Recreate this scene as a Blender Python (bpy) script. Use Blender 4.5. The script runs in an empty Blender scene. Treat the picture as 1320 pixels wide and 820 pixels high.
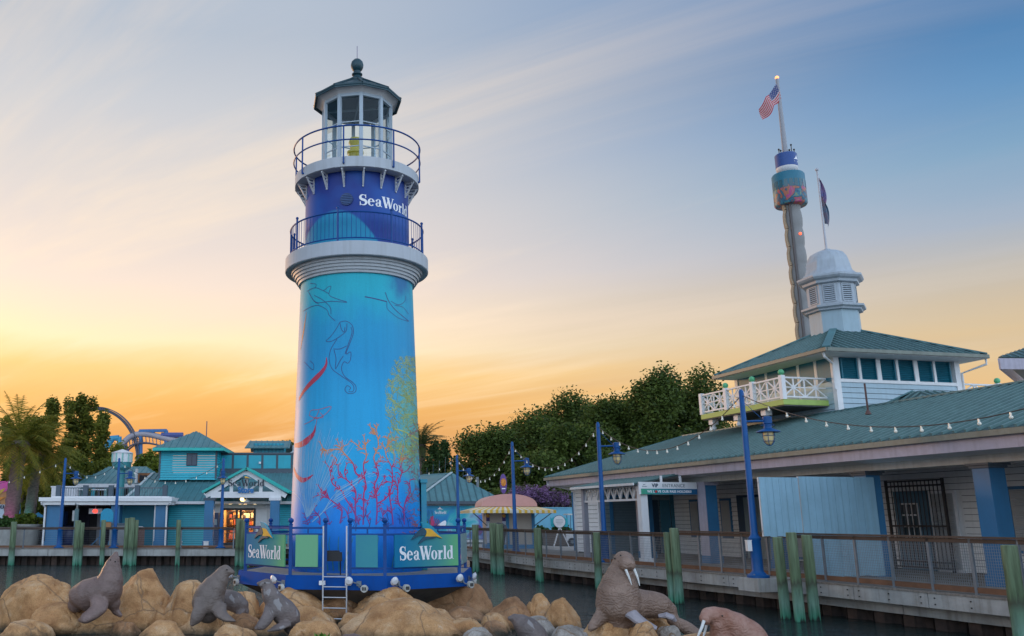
import bpy, bmesh, math, random
import numpy as np
from mathutils import Vector, Matrix, noise as mnoise

# ------------------------------------------------------------------ camera, sky, sun, exposure
scene = bpy.context.scene
COL = scene.collection
F_PX, PPX, PPY = 1150.0, 470.0, 410.0          # focal length and principal point of the photograph, in its pixels
TH = math.atan(259.0 / 1150.0)                 # camera pitch
EYE = 1.62                                     # eye height above the boardwalks
CT, ST = math.cos(TH), math.sin(TH)

cam_d = bpy.data.cameras.new("camera")
cam = bpy.data.objects.new("camera", cam_d)
COL.objects.link(cam)
cam.location = (0, 0, EYE)
cam.rotation_euler = (math.pi / 2 + TH, 0, 0)
cam_d.sensor_width = 36.0
cam_d.lens = 36.0 * F_PX / 1320.0
cam_d.shift_x = 190.0 / 1320.0
cam_d.clip_start = 0.1
cam_d.clip_end = 6000.0
scene.camera = cam

SUN_AZ, SUN_EL = math.radians(-40), math.radians(6)     # azimuth to the left of the view direction (+Y)
world = bpy.data.worlds.new("World")
scene.world = world
world.use_nodes = True
nt = world.node_tree
nt.nodes.clear()
def wn(t, **k):
    n = nt.nodes.new(t)
    for a, b in k.items(): setattr(n, a, b)
    return n
def wl(a, b): nt.links.new(a, b)
def wmath(op, a, b=None, c=None, clamp=False):
    n = wn('ShaderNodeMath', operation=op, use_clamp=clamp)
    for i, v in enumerate((a, b, c)):
        if v is None: continue
        if isinstance(v, (int, float)): n.inputs[i].default_value = v
        else: wl(v, n.inputs[i])
    return n.outputs[0]
def srgb(r, g, b, k=1.0):
    f = lambda c: (c / 12.92 if c <= 0.04045 else ((c + 0.055) / 1.055) ** 2.4)
    return (f(r / 255.0) * k, f(g / 255.0) * k, f(b / 255.0) * k, 1.0)
def ramp(tree, stops, interp='LINEAR'):
    n = tree.nodes.new('ShaderNodeValToRGB')
    cr = n.color_ramp
    cr.interpolation = interp
    while len(cr.elements) > 1: cr.elements.remove(cr.elements[-1])
    cr.elements[0].position = stops[0][0]; cr.elements[0].color = stops[0][1]
    for p, c in stops[1:]:
        e = cr.elements.new(p); e.color = c
    return n
SUN_STOPS = [(0.0, srgb(165, 104, 80)), (0.045, srgb(188, 120, 74)), (0.08, srgb(206, 138, 74)), (0.12, srgb(226, 164, 84)), (0.155, srgb(240, 192, 118)), (0.185, srgb(246, 220, 178)), (0.215, srgb(238, 214, 188)), (0.25, srgb(229, 209, 195)),
             (0.29, srgb(217, 203, 196)), (0.36, srgb(203, 197, 196)), (0.43, srgb(188, 190, 196)), (0.50, srgb(168, 178, 192)), (0.75, srgb(156, 174, 198)), (1.0, srgb(150, 175, 205))]
FAR_STOPS = [(0.0, srgb(196, 142, 100)), (0.06, srgb(214, 168, 112)), (0.11, srgb(216, 178, 128)), (0.165, srgb(206, 181, 142)), (0.195, srgb(196, 178, 150)), (0.23, srgb(178, 174, 166)),
             (0.26, srgb(150, 165, 184)), (0.325, srgb(116, 152, 182)), (0.38, srgb(86, 134, 178)), (0.44, srgb(60, 114, 164)), (0.70, srgb(70, 124, 182)), (1.0, srgb(150, 175, 205))]
out = wn('ShaderNodeOutputWorld')
sky = wn('ShaderNodeTexSky', sky_type='NISHITA')
sky.sun_disc = False
sky.sun_elevation = SUN_EL
sky.sun_rotation = SUN_AZ
sky.air_density = 1.2; sky.dust_density = 1.5; sky.ozone_density = 1.0
bg_air = wn('ShaderNodeBackground'); bg_air.inputs[1].default_value = 0.014
wl(sky.outputs[0], bg_air.inputs[0])
tc = wn('ShaderNodeTexCoord')
sep = wn('ShaderNodeSeparateXYZ'); wl(tc.outputs['Generated'], sep.inputs[0])
az = wmath('ARCTAN2', sep.outputs[0], sep.outputs[1])                  # 0 straight ahead, + to the right
daz = wmath('ABSOLUTE', wmath('SUBTRACT', az, math.radians(-26)))
far = wn('ShaderNodeMapRange'); far.interpolation_type = 'SMOOTHSTEP'
wl(daz, far.inputs['Value']); far.inputs['From Min'].default_value = 0.30; far.inputs['From Max'].default_value = 1.2
back = wn('ShaderNodeMapRange'); back.interpolation_type = 'SMOOTHSTEP'
wl(daz, back.inputs['Value']); back.inputs['From Min'].default_value = 1.2; back.inputs['From Max'].default_value = 2.0
# thin cloud: streaks on a high flat sheet, seen in perspective
zc = wmath('ADD', wmath('MAXIMUM', sep.outputs[2], 0.0), 0.12)
px_ = wmath('DIVIDE', sep.outputs[0], zc); py_ = wmath('DIVIDE', sep.outputs[1], zc)
comb = wn('ShaderNodeCombineXYZ'); wl(px_, comb.inputs[0]); wl(py_, comb.inputs[1])
def streaks(az_deg, along, across, off):
    """cloud-sheet coordinates drawn out along a wind direction"""
    sa, ca = math.sin(math.radians(az_deg)), math.cos(math.radians(az_deg))
    u_ = wmath('ADD', wmath('MULTIPLY', px_, sa), wmath('MULTIPLY', py_, ca)); v_ = wmath('SUBTRACT', wmath('MULTIPLY', px_, ca), wmath('MULTIPLY', py_, sa))
    c_ = wn('ShaderNodeCombineXYZ'); wl(wmath('MULTIPLY_ADD', u_, along, off), c_.inputs[0]); wl(wmath('MULTIPLY', v_, across), c_.inputs[1]); return c_.outputs[0]
nz = wn('ShaderNodeTexNoise'); wl(streaks(-52, 0.30, 1.25, 2.3), nz.inputs['Vector'])
nz.inputs['Scale'].default_value = 1.3; nz.inputs['Detail'].default_value = 8; nz.inputs['Roughness'].default_value = 0.58
nz.inputs['Distortion'].default_value = 0.7
nz2 = wn('ShaderNodeTexNoise'); wl(streaks(-60, 0.22, 0.8, 7.1), nz2.inputs['Vector'])
nz2.inputs['Scale'].default_value = 1.0; nz2.inputs['Detail'].default_value = 5
# elevation, waved a little by the cloud sheet so that the bands are not ruled lines
elev = wmath('ADD', sep.outputs[2], wmath('MULTIPLY', wmath('SUBTRACT', nz.outputs[0], 0.5), 0.055))
r_sun = ramp(nt, SUN_STOPS)
r_far = ramp(nt, FAR_STOPS)
r_back = ramp(nt, [(0.0, srgb(196, 212, 228, 2.3)), (0.25, srgb(192, 213, 235, 2.6)), (0.6, srgb(184, 204, 232, 1.7)), (1.0, srgb(160, 178, 205))])
wl(elev, r_sun.inputs[0]); wl(elev, r_far.inputs[0]); wl(sep.outputs[2], r_back.inputs[0])
def wmix(f, a, b, t='MIX'):
    n = wn('ShaderNodeMix', data_type='RGBA', blend_type=t)
    if isinstance(f, float): n.inputs['Factor'].default_value = f
    else: wl(f, n.inputs['Factor'])
    for s, v in ((6, a), (7, b)):
        if isinstance(v, tuple): n.inputs[s].default_value = v
        else: wl(v, n.inputs[s])
    return n.outputs[2]
c1 = wmix(far.outputs[0], r_sun.outputs[0], r_far.outputs[0])
c2 = wmix(back.outputs[0], c1, r_back.outputs[0])
# cloud brightening and greying
cl = wn('ShaderNodeMapRange'); cl.interpolation_type = 'SMOOTHSTEP'
wl(nz.outputs[0], cl.inputs['Value']); cl.inputs['From Min'].default_value = 0.47; cl.inputs['From Max'].default_value = 0.72
cl2 = wn('ShaderNodeMapRange'); cl2.interpolation_type = 'SMOOTHSTEP'
wl(nz2.outputs[0], cl2.inputs['Value']); cl2.inputs['From Min'].default_value = 0.42; cl2.inputs['From Max'].default_value = 0.66
near = wmath('SUBTRACT', 1.0, far.outputs[0])
cf = wmath('MULTIPLY', cl.outputs[0], wmath('ADD', wmath('MULTIPLY', near, 0.34), 0.10))
c3 = wmix(cf, c2, srgb(255, 226, 190))
c4 = wmix(wmath('MULTIPLY', cl2.outputs[0], 0.20), c3, srgb(172, 160, 158))
bg_cloud = wn('ShaderNodeBackground'); bg_cloud.inputs[1].default_value = 1.0
wl(c4, bg_cloud.inputs[0])
add = wn('ShaderNodeAddShader'); wl(bg_air.outputs[0], add.inputs[0]); wl(bg_cloud.outputs[0], add.inputs[1])
wl(add.outputs[0], out.inputs[0])

sun_d = bpy.data.lights.new("sun", 'SUN')
sun_d.energy = 0.9
sun_d.angle = math.radians(8)                   # the sun stands behind thin cloud
sun_d.color = (1.0, 0.56, 0.30)
sun = bpy.data.objects.new("sun", sun_d)
COL.objects.link(sun)
sv = Vector((math.sin(SUN_AZ) * math.cos(SUN_EL), math.cos(SUN_AZ) * math.cos(SUN_EL), math.sin(SUN_EL)))
sun.rotation_euler = sv.to_track_quat('Z', 'Y').to_euler()

scene.view_settings.view_transform = 'Standard'
scene.view_settings.look = 'None'
scene.view_settings.exposure = 0.2
scene.view_settings.gamma = 1.0
scene.view_settings.use_curve_mapping = False

# ------------------------------------------------------------------ measuring helpers (photo pixel -> place in the world)
def ray(u, v):
    x = (u - PPX) / F_PX; y = (PPY - v) / F_PX
    return Vector((x, CT - y * ST, ST + y * CT))
def P(u, v, Y):                                  # the point seen at (u, v) that lies Y metres ahead
    d = ray(u, v); t = Y / d.y
    return Vector((d.x * t, Y, EYE + d.z * t))
def Pz(u, v, z):                                 # the point seen at (u, v) at height z
    d = ray(u, v); t = (z - EYE) / d.z
    return Vector((d.x * t, d.y * t, z))
def px2m(Y): return Y / (F_PX * CT)              # metres per photo pixel at distance Y (near the horizon)

# ------------------------------------------------------------------ materials
MATS = {}
def mat(name, col, rough=0.6, metal=0.0, var=0.12, scale=3.0, bump=0.0, bscale=40.0, col2=None, coat=0.0, spec=0.5, stretch=(1, 1, 1), streak=0.0):
    """Principled paint with two noise-mixed tints, faint roughness change and optional bump."""
    if name in MATS: return MATS[name]
    m = bpy.data.materials.new(name); m.use_nodes = True
    t = m.node_tree; b = t.nodes['Principled BSDF']
    N = lambda ty: t.nodes.new(ty); L = t.links.new
    tcn = N('ShaderNodeTexCoord'); mpn = N('ShaderNodeMapping'); L(tcn.outputs['Object'], mpn.inputs[0])
    mpn.inputs['Scale'].default_value = stretch
    n = N('ShaderNodeTexNoise'); L(mpn.outputs[0], n.inputs['Vector']); n.inputs['Scale'].default_value = scale; n.inputs['Detail'].default_value = 6; n.inputs['Roughness'].default_value = 0.65
    c = tuple(col[:3])
    if col2 is None:
        a_ = tuple(max(0, x * (1 - var)) for x in c) + (1,); b_ = tuple(min(1, x * (1 + var)) for x in c) + (1,)
    else: a_ = c + (1,); b_ = tuple(col2[:3]) + (1,)
    r = ramp(t, [(0.32, a_), (0.68, b_)]); L(n.outputs[0], r.inputs[0])
    colout = r.outputs[0]
    if streak > 0:                               # rain streaks and grime: vertical, irregular
        m3 = N('ShaderNodeMapping'); L(tcn.outputs['Object'], m3.inputs[0]); m3.inputs['Scale'].default_value = (5, 5, 0.35)
        n3 = N('ShaderNodeTexNoise'); L(m3.outputs[0], n3.inputs['Vector']); n3.inputs['Scale'].default_value = 1.6; n3.inputs['Detail'].default_value = 5
        r3 = ramp(t, [(0.48, (0, 0, 0, 1)), (0.75, (1, 1, 1, 1))]); L(n3.outputs[0], r3.inputs[0])
        mm = N('ShaderNodeMath'); mm.operation = 'MULTIPLY'; L(r3.outputs[0], mm.inputs[0]); mm.inputs[1].default_value = streak
        mx = N('ShaderNodeMix'); mx.data_type = 'RGBA'; L(mm.outputs[0], mx.inputs['Factor']); L(colout, mx.inputs[6])
        mx.inputs[7].default_value = (c[0] * 0.45 + 0.02, c[1] * 0.43 + 0.015, c[2] * 0.38 + 0.01, 1)
        colout = mx.outputs[2]
    L(colout, b.inputs['Base Color'])
    rr = N('ShaderNodeMapRange'); L(n.outputs[0], rr.inputs['Value']); rr.inputs['To Min'].default_value = max(0.02, rough - 0.08); rr.inputs['To Max'].default_value = min(1, rough + 0.08)
    L(rr.outputs[0], b.inputs['Roughness'])
    b.inputs['Metallic'].default_value = metal
    b.inputs['Specular IOR Level'].default_value = spec
    b.inputs['Coat Weight'].default_value = coat; b.inputs['Coat Roughness'].default_value = 0.25
    if bump > 0:
        bn = N('ShaderNodeTexNoise'); L(mpn.outputs[0], bn.inputs['Vector']); bn.inputs['Scale'].default_value = bscale; bn.inputs['Detail'].default_value = 5
        bb = N('ShaderNodeBump'); bb.inputs['Strength'].default_value = bump; bb.inputs['Distance'].default_value = 0.05
        L(bn.outputs[0], bb.inputs['Height']); L(bb.outputs[0], b.inputs['Normal'])
    MATS[name] = m
    return m
def emit_mat(name, col, s):
    if name in MATS: return MATS[name]
    m = bpy.data.materials.new(name); m.use_nodes = True
    b = m.node_tree.nodes['Principled BSDF']
    b.inputs['Base Color'].default_value = tuple(col[:3]) + (1,); b.inputs['Emission Color'].default_value = tuple(col[:3]) + (1,); b.inputs['Emission Strength'].default_value = s
    MATS[name] = m
    return m
def glass_mat(name, tint, fac):
    m = bpy.data.materials.new(name); m.use_nodes = True
    t = m.node_tree; t.nodes.remove(t.nodes['Principled BSDF'])
    tr = t.nodes.new('ShaderNodeBsdfTransparent'); tr.inputs[0].default_value = tint
    gl = t.nodes.new('ShaderNodeBsdfGlossy'); gl.inputs['Roughness'].default_value = 0.04; gl.inputs[0].default_value = (0.9, 0.95, 1, 1)
    mx = t.nodes.new('ShaderNodeMixShader'); fr = t.nodes.new('ShaderNodeFresnel'); fr.inputs[0].default_value = 1.45
    ad = t.nodes.new('ShaderNodeMath'); ad.operation = 'MULTIPLY_ADD'; ad.use_clamp = True; t.links.new(fr.outputs[0], ad.inputs[0]); ad.inputs[1].default_value = 0.35; ad.inputs[2].default_value = fac * 0.3
    t.links.new(ad.outputs[0], mx.inputs[0]); t.links.new(tr.outputs[0], mx.inputs[1]); t.links.new(gl.outputs[0], mx.inputs[2])
    t.links.new(mx.outputs[0], t.nodes['Material Output'].inputs[0])
    MATS[name] = m
    return m
def S(r, g, b, k=1.0): return srgb(r, g, b, k)[:3]

# ------------------------------------------------------------------ mesh builder
class MB:
    def __init__(s): s.v = []; s.f = []; s.sm = []
    def add(s, vs, fs, smooth=False):
        o = len(s.v); s.v.extend([tuple(p) for p in vs]); s.f.extend([tuple(i + o for i in f) for f in fs]); s.sm.extend([smooth] * len(fs)); return s
    def box(s, x0, x1, y0, y1, z0, z1):
        return s.add([(x0, y0, z0), (x1, y0, z0), (x1, y1, z0), (x0, y1, z0), (x0, y0, z1), (x1, y0, z1), (x1, y1, z1), (x0, y1, z1)],
                     [(3, 2, 1, 0), (4, 5, 6, 7), (0, 1, 5, 4), (1, 2, 6, 5), (2, 3, 7, 6), (3, 0, 4, 7)])
    def bar(s, p, q, w, h=None, up=(0, 0, 1)):
        """box-section bar from p to q, w across and h along up"""
        p, q = Vector(p), Vector(q); h = w if h is None else h
        d = (q - p).normalized(); u = Vector(up)
        if abs(d.dot(u)) > 0.98: u = Vector((0, 1, 0))
        r = d.cross(u).normalized(); u = r.cross(d).normalized()
        vs = []
        for c in (p, q):
            for a, b in ((-1, -1), (1, -1), (1, 1), (-1, 1)): vs.append(c + r * (a * w / 2) + u * (b * h / 2))
        return s.add(vs, [(0, 1, 2, 3), (7, 6, 5, 4), (0, 4, 5, 1), (1, 5, 6, 2), (2, 6, 7, 3), (3, 7, 4, 0)])
    def tube(s, pts, rad, n=8, cap=True, smooth=True, flat=None):
        """tube through pts with radius per point; flat = (axis, factor) squashes the section along an axis"""
        pts = [Vector(p) for p in pts]
        if isinstance(rad, (int, float)): rad = [rad] * len(pts)
        vs = []; fs = []; prev = None
        for i, p in enumerate(pts):
            d = (pts[min(i + 1, len(pts) - 1)] - pts[max(i - 1, 0)]).normalized()
            if prev is None:
                u = Vector((0, 0, 1)) if abs(d.z) < 0.9 else Vector((1, 0, 0))
            else: u = prev
            r = d.cross(u)
            if r.length < 1e-6: r = d.orthogonal()
            r.normalize(); u = r.cross(d).normalized(); prev = u
            for k in range(n):
                a = 2 * math.pi * k / n
                o = r * math.cos(a) * rad[i] + u * math.sin(a) * rad[i]
                if flat: ax = Vector(flat[0]).normalized(); o = o - ax * o.dot(ax) * (1 - flat[1])
                vs.append(p + o)
        for i in range(len(pts) - 1):
            for k in range(n):
                a = i * n + k; b = i * n + (k + 1) % n
                fs.append((a, b, b + n, a + n))
        if cap:
            fs.append(tuple(range(n - 1, -1, -1))); m = (len(pts) - 1) * n; fs.append(tuple(range(m, m + n)))
        return s.add(vs, fs, smooth)
    def lathe(s, prof, n=48, c=(0, 0), smooth=True, phase=0.0, cap0=False, cap1=False, a0=0, a1=None):
        vs = []; fs = []; m = n if a1 is None else n + 1
        for (r, z) in prof:
            for k in range(m):
                a = phase + (2 * math.pi * k / n if a1 is None else a0 + (a1 - a0) * k / n)
                vs.append((c[0] + r * math.sin(a), c[1] - r * math.cos(a), z))
        for i in range(len(prof) - 1):
            for k in range(n):
                a = i * m + k; b = i * m + (k + 1) % m
                fs.append((a, b, b + m, a + m))
        if cap0: fs.append(tuple(range(m - 1, -1, -1)))
        if cap1: q = (len(prof) - 1) * m; fs.append(tuple(range(q, q + m)))
        return s.add(vs, fs, smooth)
    def prism(s, poly, z0, z1):
        n = len(poly); vs = [(x, y, z0) for x, y in poly] + [(x, y, z1) for x, y in poly]
        fs = [tuple(range(n - 1, -1, -1)), tuple(range(n, 2 * n))] + [(i, (i + 1) % n, n + (i + 1) % n, n + i) for i in range(n)]
        return s.add(vs, fs)
    def slab(s, pts, t):
        """flat polygon in 3D with thickness t behind its normal"""
        pts = [Vector(p) for p in pts]; n = (pts[1] - pts[0]).cross(pts[2] - pts[1]).normalized(); k = len(pts)
        vs = pts + [p - n * t for p in pts]
        return s.add(vs, [tuple(range(k)), tuple(range(2 * k - 1, k - 1, -1))] + [(i, k + i, k + (i + 1) % k, (i + 1) % k) for i in range(k)])
    def ball(s, c, r, n=10, m=7, sc=(1, 1, 1)):
        vs = [(c[0], c[1], c[2] - r * sc[2])]; fs = []
        for j in range(1, m):
            b = -math.pi / 2 + math.pi * j / m
            for k in range(n):
                a = 2 * math.pi * k / n
                vs.append((c[0] + r * sc[0] * math.cos(b) * math.cos(a), c[1] + r * sc[1] * math.cos(b) * math.sin(a), c[2] + r * sc[2] * math.sin(b)))
        vs.append((c[0], c[1], c[2] + r * sc[2])); t = len(vs) - 1
        for k in range(n):
            fs.append((0, 1 + (k + 1) % n, 1 + k)); fs.append((t, t - n + k, t - n + (k + 1) % n))
            for j in range(m - 2):
                a = 1 + j * n + k; b = 1 + j * n + (k + 1) % n
                fs.append((a, b, b + n, a + n))
        return s.add(vs, fs, True)
    def map(s, fn): s.v = [tuple(fn(Vector(p))) for p in s.v]; return s
    def build(s, name, m, parent=None, loc=None):
        me = bpy.data.meshes.new(name)
        me.from_pydata(s.v, [], s.f); me.materials.append(m)
        if any(s.sm):
            me.polygons.foreach_set('use_smooth', s.sm)
            me.set_sharp_from_angle(angle=math.radians(38))
        me.update()
        return link(name, me, parent, loc)
def link(name, me, parent=None, loc=None):
    o = bpy.data.objects.new(name, me); COL.objects.link(o)
    if parent is not None: o.parent = parent
    if loc is not None: o.location = loc
    return o
def thing(name, label, cat, loc=(0, 0, 0), rz=0.0, group=None):
    o = bpy.data.objects.new(name, None); COL.objects.link(o)
    o.empty_display_size = 0.3
    o.location = loc; o.rotation_euler = (0, 0, rz); o['label'] = label; o['category'] = cat
    if group: o['group'] = group
    return o
def tag(o, label, cat, group=None):
    o['label'] = label; o['category'] = cat
    if group: o['group'] = group
    return o
def struct(o, kind='structure'):
    o['kind'] = kind; return o
def dup(root, loc=None, rz=None, label=None, group=None, scale=None):
    r = root.copy(); COL.objects.link(r)
    if loc is not None: r.location = loc
    if rz is not None: r.rotation_euler = (0, 0, rz)
    if label: r['label'] = label
    if group: r['group'] = group
    if scale is not None: r.scale = scale
    for ch in list(root.children):
        c = ch.copy(); COL.objects.link(c); c.parent = r
        for g in list(ch.children):
            d = g.copy(); COL.objects.link(d); d.parent = c
    return r
def text_mesh(body, size, m, name='lettering', parent=None, bold=0.0, spacing=1.0, width=None, depth=0.004):
    """built-in font text as a mesh lying in local XZ, reading from -Y, centred"""
    cu = bpy.data.curves.new('txt', 'FONT'); cu.body = body; cu.size = size; cu.align_x = 'CENTER'; cu.align_y = 'CENTER'
    cu.offset = bold; cu.extrude = depth; cu.space_character = spacing; cu.resolution_u = 3
    ob = bpy.data.objects.new('txt', cu); COL.objects.link(ob)
    dg = bpy.context.evaluated_depsgraph_get()
    me = bpy.data.meshes.new_from_object(ob.evaluated_get(dg))
    bpy.data.objects.remove(ob); bpy.data.curves.remove(cu)
    me.transform(Matrix.Rotation(math.pi / 2, 4, 'X'))
    xs = [v.co.x for v in me.vertices]
    if width: k = width / (max(xs) - min(xs)); me.transform(Matrix.Diagonal((k, 1, 1, 1)))
    me.materials.clear(); me.materials.append(m); me.name = name
    return link(name, me, parent)

# serif lettering, drawn as little strips (em units: capital height 1)
def _strip(c, w):
    """centre line c and widths w -> quads"""
    out = []; pts = [Vector((p[0], p[1])) for p in c]; L = []; R = []
    for i, p in enumerate(pts):
        d = (pts[min(i + 1, len(pts) - 1)] - pts[max(i - 1, 0)]).normalized(); n = Vector((-d.y, d.x)); L.append(p + n * w[i] / 2); R.append(p - n * w[i] / 2)
    for i in range(len(pts) - 1): out.append([R[i], R[i + 1], L[i + 1], L[i]])
    return out
def _ring(cx, cy, rx, ry, ix, iy, a0=0, a1=360, n=22):
    out = []
    for i in range(n):
        a = math.radians(a0 + (a1 - a0) * i / n); b = math.radians(a0 + (a1 - a0) * (i + 1) / n)
        f = lambda t, x, y: Vector((cx + x * math.cos(t), cy + y * math.sin(t)))
        out.append([f(a, ix, iy), f(a, rx, ry), f(b, rx, ry), f(b, ix, iy)])
    return out
def _bx(x0, x1, y0, y1): return [[Vector((x0, y0)), Vector((x1, y0)), Vector((x1, y1)), Vector((x0, y1))]]
def glyph(ch):
    if ch == 'S':
        c = []; w = []
        for i in range(25):
            t = i / 24.0
            if t < 0.5: a = math.radians(25 + t * 2 * 235); c.append((0.27 + 0.19 * math.cos(a), 0.745 + 0.225 * math.sin(a)))
            else: a = math.radians(80 - (t - 0.5) * 2 * 245); c.append((0.27 + 0.21 * math.cos(a), 0.265 + 0.235 * math.sin(a)))
            w.append(0.06 + 0.17 * max(0, 1 - abs(t - 0.5) / 0.36) ** 0.7)
        return _strip(c, w) + _bx(0.42, 0.475, 0.66, 0.99) + _bx(0.045, 0.10, 0.0, 0.34), 0.56
    if ch == 'e': return _ring(0.27, 0.33, 0.25, 0.35, 0.09, 0.29, 8, 320, 20) + _bx(0.14, 0.51, 0.35, 0.41), 0.55
    if ch == 'a':
        return (_ring(0.22, 0.18, 0.19, 0.20, 0.05, 0.14, 20, 330, 14) + _bx(0.28, 0.44, 0.04, 0.50) + _ring(0.24, 0.48, 0.20, 0.20, 0.06, 0.15, 0, 165, 10) +
                _bx(0.44, 0.52, 0.0, 0.07) + _bx(0.04, 0.17, 0.44, 0.54)), 0.53
    if ch == 'W':
        q = [_strip([(0.10, 1.0), (0.33, 0.0)], [0.19, 0.19]), _strip([(0.33, 0.0), (0.52, 0.95)], [0.07, 0.07]), _strip([(0.46, 1.0), (0.70, 0.0)], [0.19, 0.19]), _strip([(0.70, 0.0), (0.91, 1.0)], [0.07, 0.07])]
        return sum(q, []) + _bx(-0.03, 0.26, 0.95, 1.0) + _bx(0.36, 0.62, 0.95, 1.0) + _bx(0.80, 1.02, 0.95, 1.0), 0.93
    if ch == 'o': return _ring(0.27, 0.33, 0.26, 0.35, 0.09, 0.30), 0.56
    if ch == 'r': return _bx(0.08, 0.25, 0.04, 0.66) + _bx(0.01, 0.34, 0.0, 0.05) + _bx(0.01, 0.10, 0.60, 0.66) + _strip([(0.22, 0.45), (0.30, 0.58), (0.42, 0.59)], [0.08, 0.14, 0.19]), 0.46
    if ch == 'l': return _bx(0.07, 0.24, 0.04, 1.0) + _bx(0.0, 0.31, 0.0, 0.05) + _bx(0.0, 0.08, 0.95, 1.0), 0.32
    if ch == 'd': return _ring(0.25, 0.33, 0.24, 0.35, 0.08, 0.29) + _bx(0.33, 0.50, 0.04, 1.0) + _bx(0.26, 0.34, 0.95, 1.0) + _bx(0.49, 0.57, 0.0, 0.05), 0.58
    return [], 0.3
def serif_text(body, fn, name, m, parent, t=0.006):
    """fn(x, y, out) maps em units to the sign's surface; every strip a hair further out than the last so no two share a plane"""
    x = 0.0; mb = MB(); k = 0
    polys = []
    for ch in body:
        g, adv = glyph(ch)
        polys += [[(p.x + x, p.y) for p in q] for q in g]; x += adv
    for q in polys:
        o = t + 0.0004 * (k % 14); k += 1
        mb.add([fn(a, b, o) for a, b in q], [tuple(range(len(q)))])
    return mb.build(name, m, parent)

# ------------------------------------------------------------------ metal roofs, lapped siding
def roof_face(mb, pts, ribs, spacing, t=0.05, rw=0.045, rh=0.045, inset=0.0):
    """planar roof face, pts[0]->pts[1] is the eave (counter-clockwise from outside); ribs run up the slope"""
    pts = [Vector(p) for p in pts]
    mb.slab(pts, t)
    e = (pts[1] - pts[0]).normalized(); n = (pts[1] - pts[0]).cross(pts[2] - pts[1]).normalized(); s = n.cross(e)
    q = [((p - pts[0]).dot(e), (p - pts[0]).dot(s)) for p in pts]
    lo = min(a for a, b in q); hi = max(a for a, b in q); a = lo + spacing * 0.5
    while a < hi:
        ys = []
        for i in range(len(q)):
            (x0, y0), (x1, y1) = q[i], q[(i + 1) % len(q)]
            if (x0 - a) * (x1 - a) < 0: ys.append(y0 + (y1 - y0) * (a - x0) / (x1 - x0))
        if len(ys) >= 2 and max(ys) - min(ys) > 0.1:
            o = pts[0] + n * (rh / 2 - 0.002)
            ribs.bar(o + e * a + s * (min(ys) - 0.01), o + e * a + s * (max(ys) - 0.02), rw, rh, up=n)
        a += spacing
def lap_wall(mb, p, q, z0, z1, row=0.19, t=0.03):
    """lapped boards on the vertical rectangle p->q (plan points); outside is to the right of p->q"""
    p = Vector((p[0], p[1])); q = Vector((q[0], q[1])); d = (q - p).normalized(); n = Vector((d.y, -d.x))
    z = z0
    while z < z1 - 1e-4:
        zt = min(z + row, z1)
        a, b = p + n * t, q + n * t; zg = z + 0.014          # an open joint under each board
        mb.add([(a.x, a.y, zg), (b.x, b.y, zg), (q.x, q.y, zt), (p.x, p.y, zt), (p.x, p.y, zg), (q.x, q.y, zg)], [(0, 1, 2, 3), (4, 5, 1, 0)])
        z = zt
# ------------------------------------------------------------------ shared paints
M_BLUE = mat('lamp_blue', (0.003, 0.075, 0.25), 0.45, var=0.12, spec=0.3)
M_NAVY = mat('rail_blue', (0.004, 0.058, 0.24), 0.45, var=0.12, spec=0.3)
M_WHITE = mat('white_paint', (0.66, 0.66, 0.68), 0.5, var=0.05, scale=2.0, streak=0.25)
M_WHITE_CLEAN = mat('white_trim', (0.74, 0.74, 0.75), 0.5, var=0.04, streak=0.12)
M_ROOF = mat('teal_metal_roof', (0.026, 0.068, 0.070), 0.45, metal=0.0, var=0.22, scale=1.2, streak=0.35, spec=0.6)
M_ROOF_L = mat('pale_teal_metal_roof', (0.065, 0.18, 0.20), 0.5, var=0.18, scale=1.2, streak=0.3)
M_RIB = mat('roof_rib', (0.11, 0.20, 0.20), 0.45, var=0.15)  # paler than the sheets: shine on the seams put into the colour
M_RIB_L = mat('roof_rib_pale', (0.08, 0.20, 0.22), 0.5, var=0.15)
M_CREAM = mat('cream_siding', (0.74, 0.735, 0.73), 0.6, var=0.06, scale=1.0, streak=0.18)
M_TEAL = mat('teal_siding', (0.015, 0.33, 0.42), 0.5, var=0.10, scale=1.0, streak=0.15)
M_TEALDK = mat('dark_teal_panel', (0.012, 0.20, 0.30), 0.5, var=0.12, scale=1.0)
M_COLBLUE = mat('column_blue', (0.030, 0.150, 0.30), 0.5, var=0.10, scale=1.5, streak=0.15)
M_GREYDK = mat('dark_grey_trim', (0.06, 0.085, 0.11), 0.6, var=0.12)
M_GALV = mat('galvanised', (0.16, 0.185, 0.21), 0.5, metal=0.2, var=0.15, scale=6)
M_BLACK = mat('black_metal', (0.012, 0.012, 0.016), 0.45, var=0.1)
M_CONC = mat('concrete', (0.36, 0.36, 0.34), 0.8, var=0.16, scale=2.5, bump=0.15, bscale=14, streak=0.3)
M_SOFFIT = mat('soffit', (0.66, 0.65, 0.64), 0.7, var=0.06)
M_LETTER = mat('white_lettering', (0.80, 0.81, 0.84), 0.5, var=0.02)
M_BULB = mat('bulb_glass', (0.85, 0.80, 0.68), 0.25, var=0.03)
M_CABLE = mat('cable_black', (0.03, 0.03, 0.03), 0.6)
M_DARKIN = mat('dark_interior', (0.02, 0.022, 0.028), 0.8, var=0.2)

# ------------------------------------------------------------------ water, ground, boardwalks
WZ = -0.9
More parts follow.
